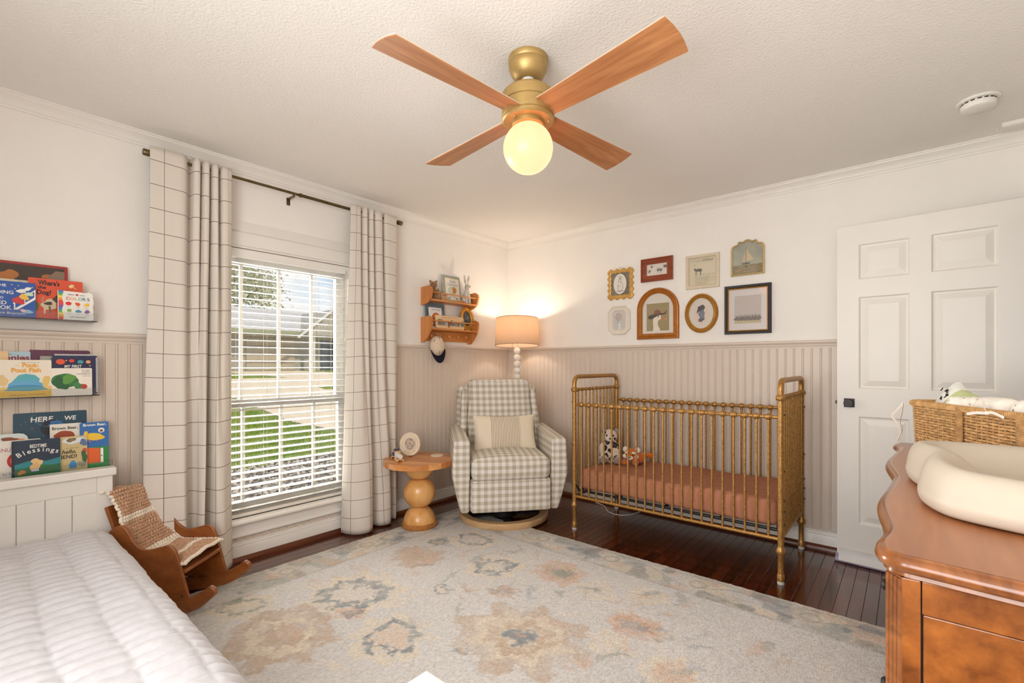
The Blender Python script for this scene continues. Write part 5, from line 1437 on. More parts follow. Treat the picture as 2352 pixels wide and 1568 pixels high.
b.build('braided_rim', m_sea, bsk, world=True, smooth=True, recalc=False)
MB().prism([tuple((bask_pt(k/60, -.012, 0)).xy) for k in range(60)], (0,0,DZ), (1,0,0), (0,1,0), (0,0,1), .001, .006).build('basket_bottom', m_sea2, bsk, world=True)
for tt in (.30, .545):
    s0 = BA + ax*tt
    b = MB()
    for j in range(34):
        z = .006 + .170*j/33; c = Vector((s0.x, s0.y, DZ+z)) - nx_*.006
        b.tube([c + ax*(.012*math.cos(a)) - nx_*(.007*math.sin(a)) + Vector((0,0,.0012*a)) for a in [R(40*q) for q in range(10)]], .0028, 5)
    b.build('wrapped_handle', m_sea2, bsk, world=True, smooth=True, recalc=False)
m_rib = pmat('cream_cotton_tape', (228, 222, 210), .9, vary=(80, .04))
def ribbon(name, pts, wd, parent, up=(0,0,1)):
    P = open_spline(pts, 6); return MB().tube(P, [(wd, .0007)]*len(P), 8, flat=up).build(name, m_rib, parent, world=True, smooth=True)
c0 = bask_pt(0.0, .012, HB+.008)
lc = BA + Vector((-.012, .0, DZ+HB))
for q in ([lc, lc+Vector((-.022,-.01,-.035)), lc+Vector((-.034,-.02,-.055)), lc+Vector((-.015,-.018,-.09)), lc+Vector((-.010,-.02,-.125)), lc+Vector((-.022,-.02,-.155))],
          [lc, lc+Vector((-.004,-.012,-.04)), lc+Vector((-.010,-.016,-.075)), lc+Vector((-.004,-.016,-.105)), lc+Vector((-.014,-.02,-.14))]): ribbon('tie_ribbon', q, .0042, bsk)
rc = BA + ax*.43 - nx_*.013 + Vector((0,0,DZ+HB+.002))
for q in ([rc, rc+ax*.03-nx_*.004+Vector((0,0,.004)), rc+ax*.075-nx_*.006+Vector((0,0,-.006))], [rc, rc-ax*.04-nx_*.004+Vector((0,0,-.003)), rc-ax*.075-nx_*.006+Vector((0,0,-.010))], [rc, rc-ax*.03+nx_*.012+Vector((0,0,.016)), rc-ax*.06+nx_*.03+Vector((0,0,.03))]): ribbon('tie_ribbon', q, .0045, bsk)
MB().sphere(rc, (.007, .006, .006), 10, 8).build('ribbon_knot', m_rib, bsk, world=True, smooth=True)
def swad_mat(name, dots):
    m = bpy.data.materials.new(name); t, b_ = nodes(m); tcn = nn(t, 'ShaderNodeTexCoord'); v = nn(t, 'ShaderNodeTexVoronoi'); v.inputs['Scale'].default_value = 42; t.links.new(tcn.outputs['Object'], v.inputs['Vector'])
    r = nn(t, 'ShaderNodeValToRGB'); r.color_ramp.elements[0].position = .17; r.color_ramp.elements[0].color = (*lin(dots), 1); r.color_ramp.elements[1].position = .22; r.color_ramp.elements[1].color = (*lin((238, 230, 218)), 1)
    t.links.new(v.outputs['Distance'], r.inputs[0]); t.links.new(r.outputs[0], b_.inputs['Base Color']); b_.inputs['Roughness'].default_value = .95; b_.inputs['Specular IOR Level'].default_value = .1
    bp = nn(t, 'ShaderNodeBump'); bp.inputs['Strength'].default_value = .4; bp.inputs['Distance'].default_value = .003; n = nn(t, 'ShaderNodeTexNoise'); n.inputs['Scale'].default_value = 120; t.links.new(tcn.outputs['Object'], n.inputs['Vector']); t.links.new(n.outputs['Fac'], bp.inputs['Height']); t.links.new(bp.outputs[0], b_.inputs['Normal'])
    return m
def swaddle(label, along, across, z, L_, rr, direction, mat, band=False):
    c = BA + ax*along + nx_*across; d = direction.normalized(); up = Vector((0,0,1)); sd_ = d.cross(up)
    root = empty('rolled_swaddle', (c.x, c.y, DZ+z-rr), label=label, cat='blanket', group='rolled swaddles in the basket')
    b = MB(); n = 20; pts = []
    rad = []
    for k in range(n+1):
        t = k/n; e = min(1, min(t, 1-t)*9); pts.append(c + d*(t-.5)*L_ + Vector((0,0,DZ+z))); rad.append(rr*(.62+.38*math.sqrt(e))*(1+.03*math.sin(k*1.7)))
    b.tube(pts, rad, 22); b.build('roll', mat, root, world=True, smooth=80)
    b = MB()
    for s in (-1, 1):
        ce = c + d*s*(L_/2+.0015) + Vector((0,0,DZ+z)); sp_ = []
        for k in range(46): a = k*.42; r_ = rr*.58*k/46; sp_.append(ce + sd_*(r_*math.cos(a)) + up*(r_*math.sin(a)))
        b.tube(sp_, .0022, 5)
    b.build('roll_spiral', mat, root, world=True, smooth=True)
    if band:
        b = MB(); pts = [c + d*(t-.5)*L_*.55 + Vector((0,0,DZ+z)) for t in (0, .25, .5, .75, 1)]; b.tube(pts, rr*1.025, 22); b.build('paper_band', m_rib, root, world=True, smooth=80)
sw1 = swad_mat('dotted_swaddle_cotton', (196, 178, 170)); sw2 = swad_mat('grey_dotted_swaddle_cotton', (150, 142, 146)); 
swaddle('white rolled swaddle with plain paper band in the basket', .33, .085, .175, .125, .042, ax, sw1, True)
swaddle('white rolled swaddle with pink dots beside the wipes pack', .215, .075, .172, .115, .040, nx_+ax*.5, sw1)
swaddle('white rolled swaddle with grey spots behind the tied ribbon', .485, .095, .172, .16, .046, ax, sw2)
# soft pack of wipes
m_wp = pmat('white_wipes_pack', (232, 232, 224), .3, vary=(30, .03), bump=(30, .4, .004)); m_wg = pmat('sage_green_print', (186, 196, 140), .35, vary=(30, .08), bump=(30, .4, .004)); m_wc = pmat('mint_seal_print', (168, 186, 160), .4, vary=(20, .05))
wp = empty('wipes_pack', (3.235, -1.225, DZ), label='soft white and sage green wipes pack standing in the basket', cat='wipes pack')
vs, fs, _ = pillow(.175, .17, .075, 16)
Mw = Matrix.Translation(BA + ax*.095 + nx_*.10 + Vector((0,0,DZ+.165))) @ Matrix.Rotation(math.atan2(ax.y, ax.x), 4, 'Z') @ Matrix.Rotation(R(-25), 4, 'X') @ Matrix.Rotation(R(22), 4, 'Y')
b = MB(); b.add(xf(vs, Mw), fs)
for i, f in enumerate(b.f):
    cx_ = sum(Vector(vs[q]).x for q in fs[i])/len(f); b.m[i] = 1 if cx_ > .005 else 0
b.build('pack', [m_wp, m_wg], wp, world=True, smooth=80)
b = MB(); b.lathe([(0, 0), (.017, 0), (.017, .002), (0, .002)], 20, (0,0,0), Matrix.Rotation(R(90), 3, 'X')); b.v = xf(b.v, Mw @ T(-.045, -.030, -.035)); b.build('round_seal', m_wc, wp, world=True)
r5 = random.Random(9); b = MB()
for k in range(9): a = r5.uniform(0, 3); b.obox((-.015-.055*r5.random(), -.036-.0, .055*r5.random()), (.013, .001, .006), Matrix.Rotation(a, 3, 'Y'))
b.v = xf(b.v, Mw); b.build('black_print', m_black, wp, world=True)

# ================================================================== flat print on covers and pictures
def text_geo(s, bold=0.0, shear=0.0):
    cu = bpy.data.curves.new('letters', 'FONT'); cu.body = s; cu.align_x = 'LEFT'; cu.offset = bold; cu.shear = shear; cu.resolution_u = 3; cu.size = 1.0
    ob = bpy.data.objects.new('letters', cu)
    me = bpy.data.meshes.new_from_object(ob)
    vs = [(v.co.x, v.co.y) for v in me.vertices]; fs = [tuple(p.vertices) for p in me.polygons]
    bpy.data.objects.remove(ob); bpy.data.curves.remove(cu); bpy.data.meshes.remove(me)
    return vs, fs
class Print:
    """printed shapes in (u, v) metres on a plane; every new shape lies a hair above the last"""
    def __init__(s, O, U, V, N): s.O, s.U, s.V, s.N = (Vector(q) for q in (O, U, V, N)); s.mb = MB(); s.mats = []; s.h = .0004
    def _mi(s, c):
        m = c if not isinstance(c, tuple) else flat(c)
        if m not in s.mats: s.mats.append(m)
        return s.mats.index(m)
    def add(s, pts, fs, c):
        s.mb.add([s.O + s.U*p[0] + s.V*p[1] + s.N*s.h for p in pts], fs, s._mi(c)); s.h += .00012; return s
    def poly(s, pts, c): return s.add(pts, [tuple(range(len(pts)))], c)
    def rect(s, u0, v0, u1, v1, c): return s.poly([(u0,v0),(u1,v0),(u1,v1),(u0,v1)], c)
    def ell(s, u, v, a, b_, c, n=22, rot=0): 
        cr, sr = math.cos(rot), math.sin(rot)
        return s.poly([(u+a*math.cos(t)*cr-b_*math.sin(t)*sr, v+a*math.cos(t)*sr+b_*math.sin(t)*cr) for t in [2*math.pi*k/n for k in range(n)]], c)
    def blob(s, u, v, a, b_, c, seed, n=26, amp=.16):
        r_ = random.Random(seed); ph = [r_.uniform(0, 6.28) for _ in range(4)]
        return s.poly([(u+a*q*math.cos(t), v+b_*q*math.sin(t)) for t in [2*math.pi*k/n for k in range(n)] for q in [1+amp*math.sin(2*t+ph[0])+amp*.6*math.sin(3*t+ph[1])+amp*.5*math.sin(5*t+ph[2])]], c)
    def line(s, pts, wd, c):
        for a, b_ in zip(pts[:-1], pts[1:]):
            d = Vector((b_[0]-a[0], b_[1]-a[1])); L_ = d.length
            if L_ < 1e-6: continue
            n = Vector((-d.y, d.x))/L_*wd/2; e = d/L_*wd*.25
            s.add([(a[0]-e.x+n.x, a[1]-e.y+n.y), (a[0]-e.x-n.x, a[1]-e.y-n.y), (b_[0]+e.x-n.x, b_[1]+e.y-n.y), (b_[0]+e.x+n.x, b_[1]+e.y+n.y)], [(0,1,2,3)], c); s.h -= .00012
        s.h += .00012; return s
    def curve(s, pts, wd, c, n=5): return s.line([(p.x, p.y) for p in open_spline(pts, n)], wd, c)
    def text(s, str_, u, v, h, c, w_=None, bold=.0, shear=0.0, align='C', rot=0.0, clip=None):
        """cap height h; stretched to width w_ if given; anchor = centre or left or right of the baseline"""
        vs, fs = text_geo(str_, bold, shear)
        if not vs: return s
        x0 = min(p[0] for p in vs); x1 = max(p[0] for p in vs)
        sc_ = h/.70; sx = sc_ if w_ is None else w_/(x1-x0); W = (x1-x0)*sx
        o = {'C': -W/2, 'L': 0, 'R': -W}[align]; cr, sr = math.cos(rot), math.sin(rot); out = []
        for p in vs:
            a = o + (p[0]-x0)*sx; q = p[1]*sc_; out.append((u + a*cr - q*sr, v + a*sr + q*cr))
        return s.add(out, fs, c)
    def scrib(s, u, v, h, c, w_, n=None):
        """a line of lettering too small to read: broken strokes of word length"""
        n = n or max(4, int(w_/(h*.8))); x0 = u - w_/2; r_ = random.Random(int(u*9e4)+int(v*7e4))
        for k in range(n):
            if k % 5 == 4: continue
            a = x0 + w_*k/n; s.line([(a, v), (a + w_/n*.3, v + h*r_.uniform(.5, 1)), (a + w_/n*.7, v + h*r_.uniform(0, .3))], h*.18, c)
        return s
    def build(s, name, parent, world=True): return s.mb.build(name, s.mats, parent, world=world, recalc=False)

# ================================================================== book ledges and books on the left wall
def acrylic():
    m = bpy.data.materials.new('clear_acrylic'); m.use_nodes = True; t = m.node_tree; t.nodes.clear()
    o = nn(t, 'ShaderNodeOutputMaterial'); a = nn(t, 'ShaderNodeBsdfTransparent'); g = nn(t, 'ShaderNodeBsdfGlossy'); g.inputs['Roughness'].default_value = .03; a.inputs[0].default_value = (.95, .96, .96, 1)
    f = nn(t, 'ShaderNodeFresnel'); f.inputs['IOR'].default_value = 1.35; x = nn(t, 'ShaderNodeMixShader'); t.links.new(f.outputs[0], x.inputs[0]); t.links.new(a.outputs[0], x.inputs[1]); t.links.new(g.outputs[0], x.inputs[2]); t.links.new(x.outputs[0], o.inputs[0]); return m
m_acr = acrylic()
def ledge(label, z, y1):
    root = empty('acrylic_book_ledge', (0, (-4.2+y1)/2, z), label=label, cat='shelf', group='clear book ledges')
    MB().box(.0, .112, -4.2, y1, z-.004, z).build('shelf_floor', m_acr, root, world=True)
    MB().box(.108, .112, -4.2, y1, z, z+.035).build('shelf_lip', m_acr, root, world=True)
    MB().box(.010, .014, -4.2, y1, z, z+.07).build('shelf_back', m_acr, root, world=True)
LZ = (1.416, 1.058, .700)
ledge('clear acrylic book ledge above the chair rail, topmost of three', LZ[0], -3.208)
ledge('clear acrylic book ledge below the chair rail, middle one of three', LZ[1], -3.200)
ledge('clear acrylic book ledge behind the headboard, lowest of three', LZ[2], -3.150)
m_page = pmat('book_pages', (232, 224, 208), .8, vary=(200, .06), stretch=(1, 1, 1))
def book(label, x, y0, y1, z0, z1, th, cover, lean=5, rough=.35, outline=None, r=.004, name='picture_book'):
    """x = front of the cover at its foot; outline in (u, v) from the lower left corner"""
    a = R(lean); U = Vector((0,1,0)); V = Vector((-math.sin(a), 0, math.cos(a))); N = Vector((math.cos(a), 0, math.sin(a)))
    root = empty(name, (x, (y0+y1)/2, z0), label=label, cat='book', group='books on the wall ledges')
    O = Vector((x, y0, z0)); w_, h_ = y1-y0, (z1-z0)/math.cos(a)
    if outline is None:
        outline = []
        for (cx_, cy_, a0) in ((w_-r, r, -90), (w_-r, h_-r, 0), (r, h_-r, 90), (r, r, 180)):
            for k in range(4): q = R(a0+30*k); outline.append((cx_+r*math.cos(q), cy_+r*math.sin(q)))
    b = MB(); b.prism(outline, O, U, V, N, -.0022, 0); b.prism(outline, O, U, V, N, -th, -th+.0022); b.build('cover', flat(cover, rough), root, world=True)
    ins = .0022
    io = [(min(max(p[0], ins), w_-ins), min(max(p[1], ins), h_-ins)) for p in outline]
    b = MB(); b.prism(io, O, U, V, N, -th+.0022, -.0022); b.build('pages', m_page, root, world=True)
    p = Print(O, U, V, N); p.w, p.hh, p.root = w_, h_, root
    return p
W_, K_ = (240, 238, 232), (26, 22, 22)
# --- top ledge
p = book('large red bordered book with dark brown painting, behind the other top ledge books', .040, -3.60, -3.303, LZ[0], 1.676, .012, (158, 34, 34))
p.rect(.012, .012, p.w-.012, p.hh-.012, (64, 52, 44)); p.blob(.10, .19, .03, .03, (176, 108, 48), 2); p.blob(.225, .205, .016, .012, (170, 104, 50), 3); p.poly([(.20,.10),(.285,.10),(.285,.235),(.255,.235),(.225,.20)], (134, 112, 92)); p.blob(.165, .165, .03, .012, (108, 78, 82), 4); p.blob(.06, .12, .04, .05, (88, 92, 56), 5); p.blob(.25, .16, .02, .02, (92, 72, 56), 8); p.blob(.235, .145, .012, .01, (168, 106, 52), 9)
p.build('cover_print', p.root)
p = book('cream board book edge between the brown painting book and the blue book', .058, -3.60, -3.432, LZ[0], 1.590, .012, (222, 214, 190)); p.text('V', .135, .158, .012, K_); p.build('cover_print', p.root)
p = book('bright blue board book with white lettering on the top ledge', .092, -3.60, -3.418, LZ[0], 1.576, .014, (30, 82, 168))
w_ = p.w
for (u, v, t, h) in ((.085, .135, 'THE', .012), (.088, .103, 'GOING', .015), (.082, .080, 'TO', .010), (.082, .055, 'BED', .016), (.084, .034, 'BOOK', .016)): p.text(t, u-.010, v, h, W_, bold=.012)
p.text('by Sandra Boynton', .150, .014, .009, W_, w_=.130, align='R')
p.poly([(.112,.035),(.182,.098),(.182,.086),(.126,.035)], W_); p.line([(.112,.062),(.182,.128)], .004, W_); p.line([(.116,.035),(.116,.066)], .004, W_); p.line([(.180,.095),(.180,.127)], .004, W_); p.line([(.148,.066),(.148,.098)], .003, W_)
p.blob(.128, .075, .018, .016, (204, 52, 52), 11); p.blob(.146, .094, .014, .014, (236, 190, 70), 12); p.blob(.162, .108, .012, .010, (196, 222, 190), 13); p.blob(.138, .120, .014, .010, W_, 14); p.blob(.158, .132, .010, .008, W_, 15); p.blob(.155, .028, .016, .009, (150, 196, 226), 16); p.blob(.142, .031, .008, .007, (236, 190, 196), 17)
for (u, v) in ((.108,.145),(.128,.143),(.172,.140),(.104,.105),(.118,.128)): p.ell(u, v, .0028, .0028, (230, 200, 120), 5)
p.build('cover_print', p.root)
p = book('orange red board book with black title and a spotted animal drawing', .072, -3.440, -3.254, LZ[0], 1.606, .013, (218, 78, 44))
p.rect(0, 0, p.w, .058, (206, 70, 42)); p.text("Where's", .068, .160, .022, K_, w_=.072, bold=.03); p.text('the', .045, .142, .014, K_, w_=.026, bold=.03); p.text('Dog?', .052, .116, .020, K_, w_=.048, bold=.03)
p.blob(.070, .070, .028, .024, (206, 192, 160), 20); p.blob(.066, .074, .012, .009, (72, 50, 36), 21); p.poly([(.050,.065),(.058,.065),(.056,.026),(.050,.026)], (206, 192, 160)); p.poly([(.066,.062),(.074,.062),(.073,.026),(.068,.026)], (110, 84, 62)); p.curve([(.050,.080),(.044,.092),(.050,.102)], .004, (214, 196, 164)); p.poly([(.078,.095),(.098,.120),(.112,.085),(.10,.07)], (86, 58, 40)); p.blob(.026, .055, .008, .022, (96, 110, 54), 22)
p.blob(.145, .165, .010, .008, (236, 206, 140), 23); p.curve([(.153,.160),(.162,.152)], .004, (236, 206, 140)); p.ell(.138, .169, .002, .002, K_, 8)
p.build('cover_print', p.root)
wav = [(0, 0), (.118, 0), (.124, .010), (.126, .022), (.123, .034), (.126, .048), (.124, .060), (.122, .072), (.127, .086), (.126, .100), (.122, .112), (.125, .124), (.120, .134), (.108, .138), (.094, .134), (.080, .136), (0, .138)]
p = book('white wavy edged board book with rainbow spine and colour pictures', .102, -3.345, -3.216, LZ[0], 1.553, .012, (236, 234, 228), outline=wav)
for k, c in enumerate([(226,60,44),(240,150,40),(246,214,60),(96,176,76),(60,130,190),(130,90,160),(214,70,90),(226,60,44),(240,150,40),(246,214,60),(96,176,76),(60,130,190)]): p.poly([(.002,.0115*k),(.016+.003*math.sin(k*1.2),.0115*k),(.016+.003*math.sin((k+1)*1.2),.0115*(k+1)),(.002,.0115*(k+1))], c)
p.text('Babies', .046, .119, .006, (90, 90, 96)); p.text('Love', .086, .119, .006, (90, 90, 96)); p.ell(.066, .122, .005, .004, (206, 40, 40))
for k, c in enumerate([(206,60,50),(240,160,40),(220,190,60),(110,180,150),(60,110,160),(70,60,90)]): p.text('COLORS'[k], .034+.0145*k, .096, .014, c, bold=.008)
for (u, v, c, s) in ((.036,.078,(222,40,36),1),(.068,.077,(224,86,36),2),(.100,.076,(240,186,50),3),(.038,.046,(136,176,60),4),(.070,.043,(70,140,170),5),(.101,.043,(128,92,142),6)):
    if s == 1: p.ell(u, v, .0105, .0085, c)
    elif s == 4: p.rect(u-.007, v-.007, u+.007, v+.006, c)
    else: p.blob(u, v, .0095, .0075, c, s+40)
    p.text(['', 'red', 'orange', 'yellow', 'green', 'blue', 'purple'][s], u, v-.017, .0035, (120, 116, 112))
p.text('Lift-a-Flap Book', .068, .012, .006, (96, 92, 92), w_=.055)
p.build('cover_print', p.root)
# --- middle ledge
p = book('peach coloured book at the back of the middle ledge', .050, -3.68, -3.500, LZ[1], 1.265, .012, (232, 196, 140)); p.rect(.0, .06, p.w, p.hh-.01, (236, 202, 150)); p.build('cover_print', p.root)
p = book('pale blue book with dark red lettering behind the white fish book', .046, -3.60, -3.430, LZ[1], 1.264, .012, (176, 204, 216)); p.text('Bunnies', p.w-.003, .168, .024, (150, 30, 44), w_=.118, bold=.03, align='R'); p.scrib(.106, .192, .005, (80, 100, 120), .02); p.build('cover_print', p.root)
p = book('purple book standing at the back of the middle ledge', .034, -3.432, -3.222, LZ[1], 1.274, .014, (96, 36, 72), r=.008); p.rect(0, 0, .012, p.hh, (112, 46, 84)); p.poly([(.085,.196),(.087,.200),(.089,.196),(.087,.192)], (230, 180, 110)); p.build('cover_print', p.root)
p = book('grey board book with blue curls peeking out behind the white fish book', .060, -3.40, -3.336, LZ[1], 1.245, .010, (160, 160, 148))
for k in range(5): p.curve([(.03+.003*k, .15+.004*k), (.044, .175+.003*k), (.056, .165-.003*k), (.058, .14)], .003, (90+14*k, 140+8*k, 176+6*k))
p.build('cover_print', p.root)
p = book('navy board book with striped border and planets on the middle ledge', .080, -3.362, -3.199, LZ[1], 1.256, .013, (26, 30, 74), r=.02)
for k in range(26): 
    t = k/25; u = .01+.145*t; p.poly([(u, p.hh-.008), (u+.0035, p.hh-.008), (u+.0015, p.hh-.001), (u-.002, p.hh-.001)], W_)
for k in range(26):
    v = .012 + .165*k/25; p.poly([(p.w-.009, v), (p.w-.001, v+.002), (p.w-.001, v+.0055), (p.w-.009, v+.0035)], W_)
p.ell(.028, .160, .016, .013, (226, 84, 44)); p.ell(.067, .165, .010, .008, (220, 64, 48)); p.ell(.098, .160, .011, .009, (62, 150, 160)); p.ell(.126, .160, .009, .008, (226, 160, 110)); p.ell(.048, .166, .003, .003, (240, 210, 90), 5); p.ell(.132, .142, .003, .003, (240, 210, 90), 5)
p.text('MY FIRST', .072, .132, .013, W_, w_=.062, bold=.02, shear=.15); p.scrib(.045, .118, .008, W_, .05)
p.build('cover_print', p.root)
p = book('white and yellow board book with orange title and a blue shape', .103, -3.60, -3.366, LZ[1], 1.226, .016, (234, 224, 206), r=.006)
p.rect(.0, .001, p.w-.001, .026, (232, 184, 66)); p.poly([(.0,.026),(.08,.046),(p.w-.001,.05),(p.w-.001,.026)], (232, 196, 112)); p.text('The New York Times Bestseller', .165, .155, .004, (110, 104, 100), w_=.062)
p.text('The', .123, .140, .006, (226, 160, 50)); p.text('Pout-', .165, .136, .019, (232, 164, 44), w_=.052, bold=.04); p.text('Pout Fish', .152, .113, .019, (232, 164, 44), w_=.094, bold=.04)
p.poly([(.10,.06),(.118,.086),(.128,.10),(.15,.106),(.18,.10),(.195,.082),(.19,.06)], (84, 172, 184)); p.ell(.150, .055, .055, .022, (96, 166, 206)); p.ell(.150, .044, .058, .012, (70, 140, 184)); p.poly([(.08,.032),(.11,.045),(.20,.045),(.225,.034),(.16,.028)], (88, 158, 170))
p.blob(.075, .075, .018, .028, (226, 196, 138), 51); p.blob(.215, .07, .012, .026, (226, 190, 110), 52); p.text('by Deborah Diesen', .125, .008, .006, (120, 84, 30), w_=.05); p.text('Pictures by Dan Hanna', .185, .010, .005, (120, 84, 30), w_=.055)
p.build('cover_print', p.root)
p = book('white board book with green patch and small grey title on the middle ledge', .103, -3.366, -3.225, LZ[1], 1.188, .014, (236, 228, 216), r=.004)
p.blob(.045, .072, .045, .034, (44, 116, 56), 60, amp=.06); p.blob(.03, .060, .026, .030, (30, 92, 46), 61); p.blob(.058, .080, .024, .022, (92, 150, 62), 62); p.blob(.092, .046, .018, .016, (66, 128, 74), 63); p.ell(.112, .042, .011, .012, (184, 58, 40))
for k, t in enumerate(('THE VERY', 'HUNGRY', 'CATERPILLAR')): p.text(t, p.w-.006, .118-.009*k, .005, (84, 80, 78), align='R', w_=(.034, .03, .05)[k])
p.text('by Eric Carle', p.w-.006, .091, .004, (110, 104, 100), align='R', w_=.028)
p.build('cover_print', p.root)
# --- lowest ledge
p = book('large dark teal night sky book with white capitals behind the headboard', .036, -3.485, -3.234, LZ[2], .980, .014, (22, 68, 90))
p.text('HERE', .094, .238, .022, W_, w_=.076, bold=.02, shear=.1); p.text('WE', .192, .238, .020, W_, w_=.042, bold=.02, shear=.1); p.ell(.130, .205, .042, .040, (16, 30, 52)); p.blob(.140, .224, .026, .014, (48, 112, 170), 70); p.blob(.112, .188, .012, .014, (24, 26, 24), 71); p.line([(.068,.238),(.10,.215),(.13,.205)], .0008, (140, 176, 190)); p.ell(.061, .208, .002, .004, (200, 60, 60), 8)
r6 = random.Random(8)
for k in range(22): p.ell(r6.uniform(.01,.24), r6.uniform(.16,.272), .0012, .0012, (190, 214, 220), 5)
p.build('cover_print', p.root)['kind'] = 'stuff'
p = book('white board book with black title and brown patch on the lowest ledge', .062, -3.367, -3.255, LZ[2], .922, .012, (232, 226, 214)); p.text('Brown Bear,', .052, .196, .013, K_, w_=.090, bold=.025); p.blob(.05, .168, .034, .022, (158, 66, 34), 80, amp=.08); p.build('cover_print', p.root)
p = book('blue and green board book with yellow shape beside the bed post', .080, -3.264, -3.158, LZ[2], .921, .013, (46, 108, 176), r=.006)
p.rect(.001, .001, p.w-.001, .10, (48, 134, 70)); p.poly([(.02,.10),(.02,.02),(.072,.02),(.072,.092)], (226, 100, 40)); p.rect(.074, .02, .084, .092, W_); p.rect(.076, .052, .080, .058, K_); p.rect(.0, .0, p.w-.001, .022, (60, 150, 80)); p.text('Brown Bear,', .054, .204, .012, W_, w_=.086, bold=.025); p.blob(.052, .150, .036, .018, (238, 196, 60), 81, amp=.1); p.poly([(.008,.15),(.016,.18),(.026,.18),(.03,.15)], (238, 196, 60)); p.ell(.078, .180, .012, .012, W_); p.ell(.078, .178, .006, .006, (120, 60, 40)); p.scrib(.05, .006, .005, (20, 60, 30), .06); p.line([(.03,.134),(.036,.126)], .003, (226, 110, 140)); p.line([(.056,.134),(.062,.128)], .003, (226, 110, 140))
p.build('cover_print', p.root)
p = book('tan board book with black script greeting on the lowest ledge', .092, -3.338, -3.241, LZ[2], .862, .012, (204, 184, 132))
p.blob(.05, .142, .036, .016, (214, 222, 230), 90); p.blob(.04, .146, .016, .010, (130, 108, 64), 91); p.blob(.084, .13, .012, .018, (92, 108, 150), 92); p.text('hello,', .032, .083, .018, K_, w_=.05, bold=.02, shear=.3); p.text('FRIEND!', .060, .060, .017, K_, w_=.078, bold=.02, align='R'); p.blob(.086, .088, .010, .012, (200, 70, 50), 93); p.blob(.086, .06, .010, .03, (58, 96, 60), 94); p.blob(.045, .028, .016, .016, (60, 140, 196), 95); p.blob(.076, .028, .014, .014, (150, 150, 130), 96); p.scrib(.045, .106, .004, (90, 84, 70), .05)
p.build('cover_print', p.root)
p = book('white board book with red heart and curved top on the lowest ledge', .083, -3.60, -3.40, LZ[2], .865, .012, (234, 226, 216)); p.text('SNUGGLE', .112, .118, .016, (170, 80, 110), w_=.09); p.ell(.125, .075, .032, .036, (196, 36, 36)); p.ell(.125, .075, .022, .026, (222, 120, 100)); p.poly([(.105,.137),(.110,.142),(.115,.137),(.110,.130)], (206, 44, 44)); p.text('by Sandra', .11, .015, .010, (70, 110, 90), w_=.06); p.build('cover_print', p.root)
p = book('cream book with brown top picture peeking over the red heart book', .062, -3.60, -3.438, LZ[2], .893, .010, (214, 226, 222), r=.03); p.blob(.105, .166, .026, .014, (140, 74, 44), 99); p.blob(.14, .162, .012, .008, (230, 130, 60), 98); p.build('cover_print', p.root)
p = book('dark blue green board book with white hand lettered title nearest the headboard', .108, -3.493, -3.337, LZ[2], .863, .018, (20, 44, 66), r=.004)
p.rect(.0, .0, p.w, .060, (28, 104, 86)); p.poly([(.0,.055),(.05,.07),(.11,.064),(p.w,.075),(p.w,.045),(.0,.04)], (40, 130, 140)); p.poly([(.0,.0),(p.w,.0),(p.w,.038),(.09,.050),(.0,.034)], (34, 112, 62)); p.rect(0, 0, .008, p.hh, (16, 36, 54))
p.text('BEDTIME', .083, .128, .015, W_, w_=.054, bold=.012); 
for k, ch_ in enumerate('Blessings'): p.text(ch_, .026+.0145*k, .089+.018*math.sin((k+.5)/9*math.pi)+ (.004*k/9), .020, W_, w_=None, bold=.01, rot=.5-.11*k)
p.blob(.078, .062, .020, .015, (226, 190, 132), 101); p.blob(.072, .042, .015, .018, (216, 176, 116), 102); p.rect(.060, .022, .084, .034, (214, 206, 222)); p.blob(.030, .022, .013, .010, (196, 132, 60), 103)
p.build('cover_print', p.root)

# ================================================================== pine wall shelf with pegs
m_pine = wood('orange_pine', (190, 116, 52), (216, 146, 78), 'Y', .9, .42, coat=.1)
m_pinez = wood('orange_pine_upright', (184, 110, 50), (212, 142, 76), 'Z', .9, .42, coat=.1)
SY0, SY1 = -1.130, -.566
def shelf_unit(label, zb, side, rodz, back):
    root = empty('wall_shelf', (0, (SY0+SY1)/2, zb), label=label, cat='shelf')
    for y in (SY0, SY1-.018):
        s_ = MB().prism(side, (0, y, 0), (1,0,0), (0,0,1), (0,1,0), 0, .018).build('side_panel', m_pinez, root, world=True, bevel=.002)
        for (x, z) in ((.05, zb-.008), (.095, zb-.008)): 
            if y == SY0: MB().lathe([(0,0),(.004,0),(.004,.002),(0,.002)], 10, (x, y, z), Matrix.Rotation(R(90), 3, 'X')).build('screw_plug', m_oak, s_)
    MB().box(0, .128, SY0+.018, SY1-.018, zb-.016, zb).build('shelf_board', m_pine, root, world=True, bevel=.002)
    MB().tube([(.118, SY0+.01, rodz), (.118, SY1-.01, rodz)], .0055, 10).build('dowel_rail', m_pine, root, world=True, smooth=True)
    if back: 
        bb = MB().box(0, .016, SY0+.018, SY1-.018, zb-.105, zb-.016).build('peg_board', m_pine, root, world=True, bevel=.002)
        for k in range(5):
            y = SY0+.075+.1035*k
            MB().lathe([(.006, 0), (.006, .022), (.012, .027), (.014, .034), (.010, .040), (0, .042)], 14, (.016, y, zb-.060), Matrix.Rotation(R(90), 3, 'Y')).build('peg', m_oak, bb, smooth=True)
    return root
up_side = [(0, 1.855), (.10, 1.862), (.135, 1.840), (.140, 1.815), (.130, 1.775), (.122, 1.745), (.075, 1.718), (.03, 1.705), (0, 1.705)]
lo_side = [(0, 1.603), (.10, 1.610), (.135, 1.592), (.140, 1.57), (.134, 1.53), (.122, 1.49), (.075, 1.425), (.035, 1.392), (0, 1.390)]
